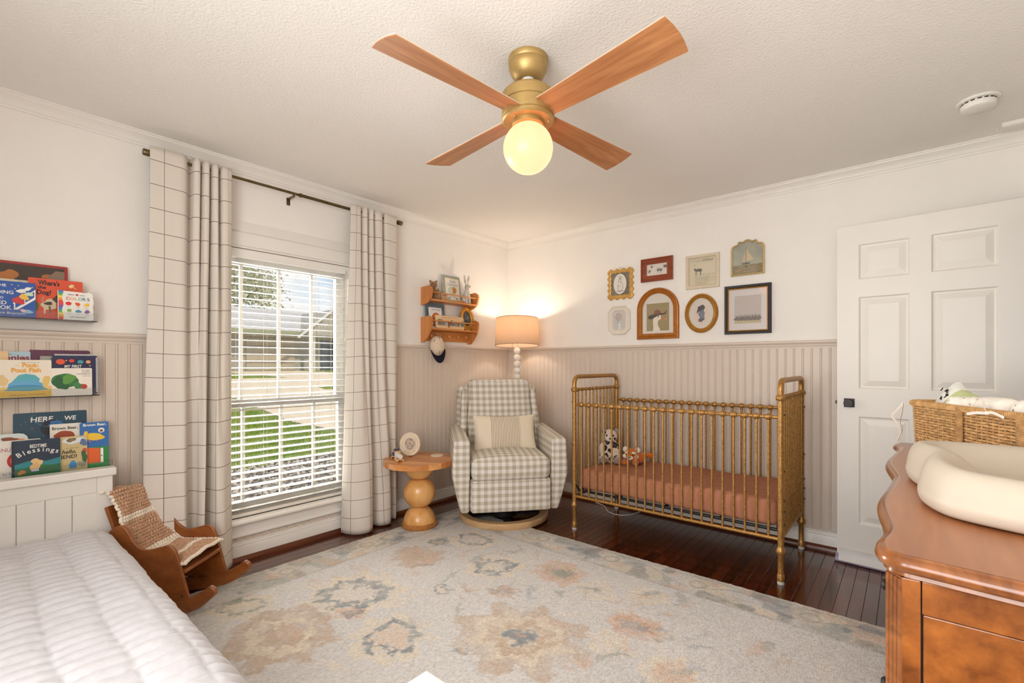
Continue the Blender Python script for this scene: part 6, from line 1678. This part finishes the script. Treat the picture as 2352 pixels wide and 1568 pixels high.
shelf_unit('upper pine wall shelf with dowel rail holding a hare figurine', 1.752, up_side, 1.808, False)
shelf_unit('lower pine wall shelf with peg rail holding a wooden name sign', 1.512, lo_side, 1.573, True)
# items on the upper shelf
m_ted = pmat('brown_teddy_plush', (150, 112, 76), .95, vary=(70, .15), bump=(260, .6, .003), sheen=.4, spec=.1)
td = empty('teddy_bear', (.062, -1.045, 1.752), R(62), 'small brown teddy bear sitting at the end of the pine shelf', 'plush toy')
blob('body', [((0, 0, .05), (.036, .032, .05)), ((0, -.004, .125), (.034, .032, .032)), ((-.03, -.035, .018), (.016, .032, .017)), ((.03, -.035, .018), (.016, .032, .017)), ((-.036, -.012, .07), (.014, .016, .03)), ((.036, -.012, .07), (.014, .016, .03)), ((-.025, 0, .156), (.012, .007, .012)), ((.025, 0, .156), (.012, .007, .012)), ((0, -.034, .116), (.016, .012, .013))], m_ted, td, .004)
for s in (-1, 1): MB().sphere((s*.013, -.034, .133), .0035, 8, 6).build('eye', m_eye, td, smooth=True)
MB().sphere((0, -.046, .119), (.005, .004, .004), 8, 6).build('nose', m_eye, td, smooth=True)
m_block = wood('pale_toy_block', (196, 164, 122), (220, 190, 150), 'Y', 2, .5)
for (y, z, rz, lb) in ((-.925, 1.752, 8, 'pale wooden toy block under another beside the grey picture book'), (-.930, 1.784, -12, 'pale wooden toy block on top of another on the pine shelf')):
    c = empty('toy_block', (.062, y, z), R(rz), lb, 'toy'); MB().box(-.016, .016, -.030, .030, 0, .031).build('block', m_block, c, bevel=.002); MB().box(.0155, .0165, -.018, .018, .009, .022).build('painted_mark', flat((170, 120, 90)), c)
p = book('sage grey hardback with cream picture panel on the upper pine shelf', .046, -.905, -.700, 1.753, 1.995, .012, (158, 162, 150), lean=7, name='picture_book')
p.root['group'] = 'books on the pine shelf'
p.rect(.022, .022, p.w-.014, p.hh-.022, (226, 208, 150)); p.rect(.028, .028, p.w-.020, p.hh-.028, (230, 226, 216)); p.text('GUESS', .115, .182, .020, (70, 74, 70), w_=.075); p.text('HOW MUCH', .115, .152, .020, (70, 74, 70), w_=.125); p.scrib(.115, .052, .009, (110, 106, 98), .08)
p.ell(.105, .108, .050, .034, (190, 196, 150)); p.blob(.128, .115, .026, .026, (200, 132, 56), 111); p.blob(.085, .110, .020, .024, (206, 204, 200), 112); p.blob(.06, .038, .012, .008, (150, 150, 150), 113); p.blob(.15, .038, .012, .008, (150, 130, 110), 114)
p.build('cover_print', p.root)
m_hare = pmat('grey_white_resin', (230, 224, 214), .6, vary=(38, .25), c2=(176, 167, 156), bump=(80, .6, .004))
hr = empty('hare_figurine', (.075, -.668, 1.752), R(70), 'white and grey sitting hare figurine with upright ears on the pine shelf', 'figurine')
blob('body', [((0, .02, .05), (.036, .050, .050)), ((0, -.005, .085), (.030, .034, .05)), ((0, -.022, .150), (.026, .032, .027)), ((0, -.048, .140), (.015, .016, .014)), ((-.022, .01, .024), (.018, .042, .022)), ((.022, .01, .024), (.018, .042, .022)), ((-.014, -.034, .045), (.010, .012, .045)), ((.014, -.034, .045), (.010, .012, .045)), ((-.012, -.044, .008), (.011, .018, .009)), ((.012, -.044, .008), (.011, .018, .009)), ((0, .07, .04), (.015, .015, .015)),
     ((-.016, -.004, .215), (.011, .008, .052), Matrix.Rotation(R(-8), 3, 'Y')), ((.016, -.004, .215), (.011, .008, .052), Matrix.Rotation(R(8), 3, 'Y'))], m_hare, hr, .0036)
for s in (-1, 1): MB().sphere((s*.022, -.038, .157), (.004, .005, .005), 8, 6).build('eye', m_eye, hr, smooth=True)
MB().sphere((0, -.063, .143), (.004, .003, .003), 8, 6).build('nose', m_eye, hr, smooth=True)
lf = MB(); lf.sphere((.098, -.755, 1.7635), (.012, .020, .011), 12, 8); lf.sphere((.098, -.755, 1.776), (.003, .004, .004), 8, 6)
tag(lf.build('toy_pumpkin', pmat('orange_toy', (206, 128, 48), .5, vary=(40, .15)), smooth=True), 'tiny orange toy pumpkin at the foot of the hare figurine', 'toy')
# items on the lower shelf
p = book('blue grey hardback at the back of the lower pine shelf', .040, -1.105, -.885, 1.513, 1.730, .012, (112, 126, 136), lean=6); p.root['group'] = 'books on the pine shelf'
p.scrib(.125, .170, .014, (54, 58, 66), .15, 13); p.scrib(.155, .146, .009, (54, 58, 66), .06); p.blob(.14, .09, .04, .05, (150, 156, 158), 120); p.build('cover_print', p.root)
p = book('white board book with orange picture behind the wooden name sign', .075, -1.085, -.950, 1.513, 1.690, .012, (228, 226, 224), lean=6); p.root['group'] = 'books on the pine shelf'
p.scrib(.075, .155, .008, (70, 66, 64), .09); p.ell(.068, .085, .048, .050, (196, 108, 52)); p.scrib(.068, .10, .005, W_, .05); p.scrib(.068, .088, .005, W_, .035); p.blob(.06, .030, .03, .016, (150, 86, 40), 121); p.build('cover_print', p.root)
sg = empty('name_sign', (.095, -.885, 1.512), label='pale wooden name sign with coloured puzzle letters on the pine shelf', cat='sign')
m_ply = wood('birch_sign', (222, 184, 136), (236, 204, 160), 'Y', 1.2, .5)
a = R(8); O = Vector((.102, -1.045, 1.513)); U = Vector((0,1,0)); V = Vector((-math.sin(a), 0, math.cos(a))); N = Vector((math.cos(a), 0, math.sin(a)))
MB().prism([(.012,0),(.318,0),(.33,.012),(.33,.102),(.318,.114),(.012,.114),(0,.102),(0,.012)], O, U, V, N, -.012, 0).build('sign_board', m_ply, sg, world=True, bevel=.002)
lc_ = [(112, 122, 128), (150, 136, 122), (168, 184, 176), (150, 92, 70), (116, 128, 136), (162, 150, 130), (120, 116, 112), (106, 134, 134)]
xs_ = .022
for k, chr_ in enumerate('Shepherd'):
    vs, fs = text_geo(chr_, .045); x0 = min(q[0] for q in vs); x1 = max(q[0] for q in vs); s_ = .066
    b = MB(); nv_ = len(vs)
    fr_ = [O + U*(xs_+(q[0]-x0)*s_) + V*(.030+q[1]*s_) + N*.006 for q in vs]; bk_ = [O + U*(xs_+(q[0]-x0)*s_) + V*(.030+q[1]*s_) + N*.0005 for q in vs]
    ed = {}
    for f in fs:
        for i in range(len(f)): e = (f[i], f[(i+1) % len(f)]); ed[e] = 1
    bd = [e for e in ed if (e[1], e[0]) not in ed]
    b.add(fr_ + bk_, list(fs) + [(e[0], e[1], nv_+e[1], nv_+e[0]) for e in bd]); b.build('letter', flat(lc_[k]), sg, world=True, recalc=False)
    xs_ += (x1-x0)*s_ + .006
p = Print(O, U, V, N); p.scrib(.165, .094, .009, (176, 130, 90), .20); p.build('sign_print', sg)
m_gilt = pmat('bright_gold_leaf', (206, 152, 62), .35, .6, vary=(40, .15), bump=(60, .3, .003))
of = empty('sunburst_photo_frame', (.04, -.628, 1.512), label='ornate gold petal rimmed oval frame with dark picture on the pine shelf', cat='picture frame')
O = Vector((.052, -.640, 1.622)); a = R(8); U = Vector((0,1,0)); V = Vector((-math.sin(a), 0, math.cos(a))); N = Vector((math.cos(a), 0, math.sin(a)))
b = MB(); b.ring(oval(.076, .098, 72), oval(.048, .068, 72), O, U, V, N, [(0,-.006),(0,.004),(.3,.009),(.6,.006),(.8,.009),(1,.004),(1,-.004)]); b.build('frame_rim', m_gilt, of, world=True, smooth=40)
for k in range(22):
    t = 2*math.pi*k/22; MB().sphere(O + U*(.080*math.cos(t)) + V*(.102*math.sin(t)) + N*.002, (.006, .0125, .0125), 10, 8).build('petal', m_gilt, of, world=True, smooth=True)
MB().prism(oval(.05, .07, 40), O, U, V, N, -.006, 0).build('photograph', pmat('dark_sonogram', (38, 36, 36), .3, vary=(30, .6), c2=(86, 82, 78)), of, world=True)
p = Print(O, U, V, N); p.curve([(-.02,-.01),(.0,.005),(.02,.0)], .003, (190, 188, 184)); p.curve([(-.01,.02),(.01,.026),(.024,.012)], .002, (150, 148, 146)); p.build('photo_print', of)
# cap on a peg
m_cap = pmat('oatmeal_cap_twill', (222, 202, 178), .9, vary=(60, .05), bump=(200, .4, .002), spec=.1); m_navy = pmat('navy_cap_twill', (36, 36, 50), .9, vary=(60, .12), spec=.1)
cp = empty('baseball_cap', (.06, -1.03, 1.33), label='cream baseball cap with navy brim hanging from a shelf peg', cat='cap')
Mcap = Matrix.Translation((.045, -1.000, 1.366)) @ Matrix.Rotation(R(-14), 4, 'Z') @ Matrix.Rotation(R(6), 4, 'X')
b = MB(); n1, n2 = 26, 14                      # half dome: crown facing out of the wall, opening towards the wall
def capf(i, j):
    t = 2*math.pi*i/n1; ph = (math.pi/2)*j/(n2-1); rr = max(0.0, math.cos(ph))**.8
    return Mcap @ Vector((.012 + .070*math.sin(ph)**1.0, .066*rr*math.cos(t), .086*rr*math.sin(t)))
b.grid(n1, n2, capf, wrapu=True); cr_ = b.build('crown', m_cap, cp, world=True, smooth=60); so = cr_.modifiers.new('t', 'SOLIDIFY'); so.thickness = .002
for t in (0, 1.05, 2.1): 
    MB().tube([Mcap @ Vector((.0135+.0702*math.sin(q), .0664*max(0.0, math.cos(q))**.8*math.cos(t+.5), .0864*max(0.0, math.cos(q))**.8*math.sin(t+.5))) for q in [R(90*k/12) for k in range(12)]], .0008, 5).build('seam', m_oak, cr_)
for (t, q) in ((.6, .7), (2.4, .75), (1.5, .8)): MB().sphere(Mcap @ Vector((.012+.0715*math.sin(q), .068*max(0.0, math.cos(q))**.8*math.cos(t), .088*max(0.0, math.cos(q))**.8*math.sin(t))), .004, 8, 6).build('eyelet', m_navy, cr_)
b = MB(); nb_ = 14
top_ = []; bot_ = []
for k in range(nb_+1):
    t = R(200 + 140*k/nb_); y_, z_ = math.cos(t), math.sin(t)
    top_.append(Mcap @ Vector((.030, .066*y_, .086*z_))); bot_.append(Mcap @ Vector((.030 + .022*abs(math.sin(t)), .074*y_*.95, .086*z_ - .062*max(0, -z_)**1.2)))
vs = top_ + bot_; fs = [(k, k+1, nb_+1+k+1, nb_+1+k) for k in range(nb_)]
b.add(vs, fs); br_ = b.build('brim', m_navy, cp, world=True, smooth=60); so = br_.modifiers.new('t', 'SOLIDIFY'); so.thickness = .004
MB().tube([Mcap @ Vector((.010, .030*math.cos(q), .086+.018*math.sin(q))) for q in [R(180*k/10) for k in range(11)]], [(.006, .001)]*11, 6, flat=(1,0,0)).build('back_strap', m_cap, cp, world=True)
Oc = Mcap @ Vector((.0640, -.026, -.052)); Uc = (Mcap.to_3x3() @ Vector((-.12, 1, 0))).normalized(); Nc = (Mcap.to_3x3() @ Vector((.80, .05, -.55))).normalized(); Uc = (Uc - Nc*Uc.dot(Nc)).normalized(); Vc = Nc.cross(Uc)
p = Print(Oc + Nc*.006, Uc, Vc, Nc); p.text('BU', .034, -.012, .022, (26, 24, 30), bold=.04); p.build('cap_lettering', cp)

# ================================================================== framed pictures on the crib wall
Uw, Vw, Nw = Vector((1,0,0)), Vector((0,0,1)), Vector((0,-1,0))
def pane_glass(outline, O, d, parent): MB().prism(outline, O, Uw, Vw, Nw, d, d+.0012).build('glass', m_pglass, parent, world=True)
def frame_root(name, label, xc, zc): return empty(name, (xc, 0, zc), label=label, cat='picture', group='framed pictures on the crib wall')
def rect_o(w_, h_): return [(-w_/2,-h_/2),(w_/2,-h_/2),(w_/2,h_/2),(-w_/2,h_/2)]
m_gildy = pmat('yellow_gold_frame', (206, 160, 84), .4, .25, vary=(30, .06)); m_red = wood('red_brown_frame', (120, 48, 20), (156, 72, 34), 'X', 1.2, .35, coat=.2); m_crm = pmat('cream_frame_paint', (216, 202, 178), .5, vary=(20, .03)); m_champ = pmat('champagne_gold', (214, 190, 140), .3, .5, vary=(30, .06)); m_owhite = pmat('off_white_frame', (226, 218, 204), .5, vary=(20, .02)); m_abr = pmat('amber_gold_frame', (178, 112, 44), .4, .3, vary=(40, .14), bump=(60, .3, .003)); m_ovg = pmat('antique_gold_oval', (184, 132, 54), .35, .4, vary=(40, .1)); m_blk = pmat('black_frame', (26, 19, 17), .5, vary=(30, .15)); m_mat = pmat('white_mount', (222, 212, 206), .9, vary=(20, .015)); m_paper = pmat('aged_paper', (226, 214, 190), .9, vary=(8, .05))
INK = (58, 54, 50)
# 1 wavy gold frame with ink drawing of a rabbit
xc, zc = 1.2635, 1.890; O = Vector((xc, 0, zc)); fr = frame_root('framed_picture', 'wavy yellow gold frame with oval ink drawing of a sitting rabbit', xc, zc)
def wavy(w_, h_, amp, n, ph=0):
    pts = []
    base_ = rect_o(w_, h_); per = []
    for k in range(4):
        a_, b_ = Vector(base_[k]), Vector(base_[(k+1) % 4]); d = b_-a_; L_ = d.length; t_ = d/L_; nr = Vector((t_.y, -t_.x)); m = max(3, round(L_/.052))
        for i in range(m*6): u = i/(m*6); pts.append(tuple(a_ + d*u + nr*(amp*(math.sin(math.pi*m*u)**2)-amp*.5)))
    return pts
wo = wavy(.232, .254, .015, 6); wi = [(x*.72, z*.74) for x, z in wavy(.232, .254, .008, 6)]
b = MB(); b.ring(wo, wi, O, Uw, Vw, Nw, [(0, 0), (0, .010), (.15, .016), (.5, .018), (.85, .015), (1, .012), (1, .004)]); b.build('frame', m_gildy, fr, world=True, smooth=40)
p = Print(O + Nw*.005, Uw, Vw, Nw); p.poly([(x*1.02, z*1.02) for x, z in wi], (132, 122, 108))
r7 = random.Random(3)
for k in range(70): 
    u, v = r7.uniform(-.078,.078), r7.uniform(-.09,.09); p.curve([(u, v), (u+.006, v+.007), (u+.013, v+.002)], .0014, (84, 76, 68) if k % 2 else (178, 168, 152), 3)
p.ell(0, 0, .060, .086, (226, 222, 212), 40); p.curve([(-.012,.0),(-.02,-.03),(-.016,-.055),(.0,-.06),(.02,-.052),(.028,-.03),(.022,-.004),(.008,.012),(-.008,.016),(-.014,.028),(-.006,.042),(.006,.04),(.01,.026),(.006,.014)], .0024, INK); p.curve([(-.004,.042),(-.010,.066),(-.002,.060),(.0,.044)], .002, INK); p.curve([(.004,.04),(.010,.066),(.014,.056),(.008,.038)], .002, INK); p.ell(-.004, .031, .002, .002, INK, 8); p.curve([(-.018,-.02),(-.004,-.015),(.002,-.025)], .002, INK); p.curve([(-.03,-.058),(-.01,-.064),(.03,-.06)], .003, INK)
p.build('drawing', fr); pane_glass([(x*.99, z*.99) for x, z in wi], O, .0105, fr)
MB().lathe([(.004, 0), (.004, .002), (.002, .003)], 10, (xc, -.004, zc+.137), Matrix.Rotation(R(90), 3, 'X')).build('nail', m_black, fr, world=True)
def mitre(name, w_, h_, bw, prof, mat, O, root): 
    b = MB(); b.ring(rect_o(w_, h_), rect_o(w_-2*bw, h_-2*bw), O, Uw, Vw, Nw, prof); return b.build(name, mat, root, world=True, smooth=25)
# 2 red brown frame with sketched birds
xc, zc = 1.5855, 1.972; O = Vector((xc, 0, zc)); fr = frame_root('framed_picture', 'red brown wooden frame with small ink sketches of hens', xc, zc)
mitre('frame', .265, .188, .048, [(0,0),(0,.020),(.06,.024),(.18,.024),(.24,.018),(.8,.014),(.9,.016),(1,.014),(1,.004)], m_red, O, fr)
p = Print(O + Nw*.005, Uw, Vw, Nw); p.rect(-.086, -.048, .086, .048, (232, 224, 212))
for (u, v, s) in ((-.066,-.012,1.1), (-.045,.024,.8), (.008,-.006,1.3), (.030,-.010,1.2), (.060,.018,1.0), (.074,.016,.8)):
    p.curve([(u-.010*s, v+.006*s), (u-.002*s, v-.004*s), (u+.010*s, v), (u+.014*s, v+.012*s), (u+.006*s, v+.006*s), (u, v+.012*s), (u-.006*s, v+.016*s)], .0026, INK); p.line([(u, v-.003*s), (u-.001, v-.016*s)], .0016, INK); p.line([(u+.004*s, v-.003*s), (u+.005*s, v-.016*s)], .0016, INK); p.blob(u+.002*s, v+.002*s, .006*s, .004*s, (70, 60, 54), int(90*u+200))
p.build('drawing', fr); pane_glass(rect_o(.172, .094), O, .0105, fr)
# 3 cream frame with verse page
xc, zc = 1.9445, 1.911; O = Vector((xc, 0, zc)); fr = frame_root('framed_picture', 'cream painted frame with pencil pony drawing above a printed verse', xc, zc)
mitre('frame', .247, .256, .026, [(0,0),(0,.016),(.06,.018),(.7,.018),(.8,.014),(.9,.016),(1,.012),(1,.004)], m_crm, O, fr)
p = Print(O + Nw*.005, Uw, Vw, Nw); p.rect(-.1, -.104, .1, .104, (222, 210, 180))
G = (112, 106, 96)
for k in range(9): p.curve([(-.08+.018*k, .075+.006*math.sin(k*2.1)), (-.072+.018*k, .092), (-.064+.018*k, .078)], .0014, G, 4)
for k in range(6): p.curve([(.0+.012*k, .075), (.008+.012*k, .09+.004*math.sin(k)), (.014+.012*k, .076)], .0018, G, 4)
p.curve([(-.075,.052),(-.06,.058),(-.05,.046)], .0014, G); p.blob(-.030, .012, .026, .013, (104, 100, 88), 131); p.poly([(-.056,.008),(-.066,.024),(-.058,.030),(-.044,.018)], (104, 100, 88))
for u in (-.05, -.042, -.016, -.010): p.line([(u, .004), (u-.002, -.030)], .003, (104, 100, 88))
for k in range(8): p.curve([(.0+.012*k, -.028), (.004+.012*k, -.020-.004*(k % 2)), (.008+.012*k, -.03)], .0012, G, 3)
for k in range(5): p.scrib(-.004, -.047-.0125*k, .005, (120, 108, 88), (.12, .09, .10, .095, .075)[k])
p.build('drawing', fr); pane_glass(rect_o(.194, .204), O, .0105, fr)
# 4 champagne frame with scalloped arch and sailboat
xc, zc = 2.2575, 1.968; O = Vector((xc, 0, zc)); fr = frame_root('framed_picture', 'champagne gold frame with scalloped arch top and sailboat painting', xc, zc)
def scal(w_, h_, k_=1.0):
    hw, hh = w_/2, h_/2; z0 = hh-.062*k_; pts = [(-hw, -hh), (hw, -hh), (hw, z0)]
    cs = [(hw, z0), (hw*.62, z0+.038*k_), (hw*.30, z0+.054*k_), (-hw*.30, z0+.054*k_), (-hw*.62, z0+.038*k_), (-hw, z0)]
    for a_, b_ in zip(cs[:-1], cs[1:]):
        A_, B_ = Vector(a_), Vector(b_); d = B_-A_; n_ = Vector((d.y, -d.x)).normalized()*-1
        if n_.y < 0: n_ = -n_
        for i in range(1, 9): u = i/8; q = A_ + d*u + n_*(.016*k_*math.sin(math.pi*u)); pts.append((q.x, q.y))
    return pts[:-1] + [(-hw, z0)]
so_, si_ = scal(.223, .248), scal(.195, .222, .92)
b = MB(); b.ring(so_, si_, O, Uw, Vw, Nw, [(0,0),(0,.012),(.3,.018),(.7,.015),(1,.010),(1,.004)]); b.build('frame', m_champ, fr, world=True, smooth=30)
m_sky = pmat('painted_evening_sky', (176, 174, 152), .7, vary=(14, .2), c2=(150, 156, 146)); m_sea = pmat('painted_brown_sea', (120, 108, 76), .7, vary=(40, .3), c2=(160, 142, 104), stretch=(1, 1, 4))
p = Print(O + Nw*.005, Uw, Vw, Nw); p.poly([(x*1.02, z*1.02) for x, z in si_], m_sky); p.rect(-.098, -.112, .098, -.048, m_sea); p.poly([(-.036,-.028),(-.010,.072),(-.012,-.026)], (198, 178, 140)); p.poly([(-.008,-.024),(-.008,.068),(.042,-.016)], (206, 188, 150)); p.line([(-.010,-.04),(-.010,.078)], .002, (84, 66, 48)); p.poly([(-.04,-.036),(-.03,-.046),(.012,-.044),(.02,-.034)], (88, 66, 46)); p.blob(-.06, -.085, .02, .008, (170, 128, 80), 140); p.blob(-.01, -.06, .014, .004, (96, 80, 56), 141)
p.build('painting', fr); pane_glass([(x*.99, z*.99) for x, z in si_], O, .0095, fr)
# 5 small white octagon frame with balloon
xc, zc = 1.252, 1.5825; O = Vector((xc, 0, zc)); fr = frame_root('framed_picture', 'small white octagonal frame with faint hot air balloon print', xc, zc)
def octo(w_, h_, c): hw, hh = w_/2, h_/2; return [(-hw+c,-hh),(hw-c,-hh),(hw,-hh+c),(hw,hh-c),(hw-c,hh),(-hw+c,hh),(-hw,hh-c),(-hw,-hh+c)]
b = MB(); b.ring(octo(.206, .244, .045), octo(.115, .158, .016), O, Uw, Vw, Nw, [(0,0),(0,.014),(.1,.018),(.2,.018),(.26,.014),(.8,.012),(.9,.014),(1,.010),(1,.004)]); b.build('frame', m_owhite, fr, world=True, smooth=25)
p = Print(O + Nw*.005, Uw, Vw, Nw); p.poly([(x*1.02, z*1.02) for x, z in octo(.115, .158, .016)], (214, 212, 208)); p.ell(-.006, .028, .032, .034, (206, 190, 182), 24)
for k in range(5): p.curve([(-.006+(k-2)*.002, .062), (-.006+(k-2)*.015, .03), (-.006+(k-2)*.004, -.006)], .0012, (140, 124, 118), 4)
p.rect(-.011, -.022, -.001, -.013, (150, 132, 116))
p.build('print', fr); pane_glass(octo(.113, .156, .016), O, .0095, fr)
# 6 arched amber gold frame with goose portrait
xc, zc = 1.592, 1.411; O = Vector((xc, 0, zc)); fr = frame_root('framed_picture', 'arched amber gold frame with portrait of a white goose in a brown hat', xc, zc)
def arch(w_, h_, off=0.0): 
    hw = w_/2; rr = hw; return [(-hw, off), (hw, off)] + [(rr*math.cos(t), off+(h_-rr)+rr*math.sin(t)) for t in [math.pi*k/28 for k in range(29)]]
ao, ai = arch(.348, .412), arch(.256, .320, .046)
b = MB(); b.ring(ao, ai, O, Uw, Vw, Nw, [(0,0),(0,.016),(.10,.024),(.22,.026),(.34,.018),(.42,.016),(.6,.022),(.74,.018),(.86,.010),(1,.010),(1,.004)]); b.build('frame', m_abr, fr, world=True, smooth=35)
p = Print(O + Nw*.005, Uw, Vw, Nw); p.poly(arch(.262, .326, .043), (226, 220, 210)); p.rect(-.094, .066, .094, .288, (158, 140, 96))
GW = (234, 228, 210)
p.poly([(q.x, q.y) for q in open_spline([(-.040,.066),(-.036,.10),(-.040,.135),(-.036,.165),(-.022,.190),(.0,.198),(.022,.190),(.032,.174),(.026,.160),(.008,.150),(.0,.130),(.004,.105),(.016,.085),(.022,.066)], 5)], GW); p.poly([(.028,.186),(.050,.168),(.070,.160),(.050,.150),(.026,.158)], (198, 122, 58)); p.ell(.068, .159, .006, .003, (232, 210, 180)); p.ell(.006, .180, .006, .0055, K_, 14); 
p.poly([(q.x, q.y) for q in open_spline([(-.082,.172),(-.062,.160),(-.03,.172),(.01,.190),(.05,.194),(.072,.200),(.05,.206),(.01,.204),(-.04,.200),(-.078,.190)], 5)], (66, 46, 38)); p.poly([(q.x, q.y) for q in open_spline([(-.036,.196),(-.028,.222),(-.008,.238),(.008,.232),(.020,.226),(.030,.204)], 5)], (128, 78, 48)); p.poly([(.05,.20),(.074,.226),(.078,.224),(.062,.198)], (54, 44, 40))
p.build('painting', fr); pane_glass(arch(.256, .320, .046), O, .0095, fr)
# 7 gold oval frame with small dark figure
xc, zc = 1.9345, 1.594; O = Vector((xc, 0, zc)); fr = frame_root('framed_picture', 'plain gold oval frame with small dark print on white', xc, zc)
b = MB(); b.ring(oval(.124, .149, 72), oval(.090, .115, 72), O, Uw, Vw, Nw, [(0,0),(0,.010),(.15,.020),(.35,.024),(.5,.020),(.6,.016),(.72,.018),(.86,.012),(1,.010),(1,.004)]); b.build('frame', m_ovg, fr, world=True, smooth=40)
p = Print(O + Nw*.005, Uw, Vw, Nw); p.poly(oval(.092, .117, 48), (222, 216, 206)); p.ell(0, -.004, .052, .078, (230, 208, 194), 36); p.blob(.0, .036, .030, .024, (70, 72, 76), 150); p.blob(.004, -.012, .026, .032, (116, 128, 142), 151); p.blob(-.026, .016, .006, .014, (60, 58, 60), 152); p.blob(.0, -.05, .022, .014, (96, 96, 100), 153)
p.build('print', fr); pane_glass(oval(.089, .114, 48), O, .0095, fr)
# 8 black frame with landscape
xc, zc = 2.258, 1.600; O = Vector((xc, 0, zc)); fr = frame_root('framed_picture', 'black rectangular frame with gold liner and pale misty field print', xc, zc)
mitre('frame', .306, .350, .020, [(0,0),(0,.020),(.1,.024),(.8,.022),(1,.018),(1,.004)], m_blk, O, fr)
mitre('gold_liner', .266, .310, .008, [(0,.004),(0,.016),(.5,.018),(1,.012),(1,.004)], m_ovg, O, fr)
m_mist = pmat('misty_pink_sky_print', (206, 192, 184), .9, vary=(18, .06), c2=(198, 194, 192))
p = Print(O + Nw*.005, Uw, Vw, Nw); p.rect(-.127, -.149, .127, .149, (222, 214, 212)); p.rect(-.088, -.100, .088, .100, m_mist); p.rect(-.088, -.100, .088, -.070, (196, 182, 146))
for k in range(46):
    u = -.08+.16*k/45; p.curve([(u, -.078+.004*math.sin(k)), (u+.004*math.sin(k*1.9), -.060+.006*math.sin(k*.7)), (u+.008*math.cos(k*2.3), -.046+.008*math.sin(k*1.3))], .0022, (96+20*(k % 3), 88+20*(k % 3), 80+20*(k % 3)), 4)
for k in range(14): p.blob(-.08+.16*k/13, -.066+.004*math.sin(k*2), .010, .008, (118, 110, 100), 160+k)
p.build('print', fr); pane_glass(rect_o(.250, .294), O, .0095, fr)
# white power cord lying on the floor behind the crib
b = MB(); b.tube(open_spline([(1.05, -.05, .004), (1.16, -.10, .004), (1.27, -.22, .004), (1.38, -.23, .004), (1.44, -.16, .004), (1.46, -.05, .004)], 8), .003, 8)
tag(b.build('power_cord', m_white, smooth=True), 'thin white power cord lying on the floor under the crib', 'cord')
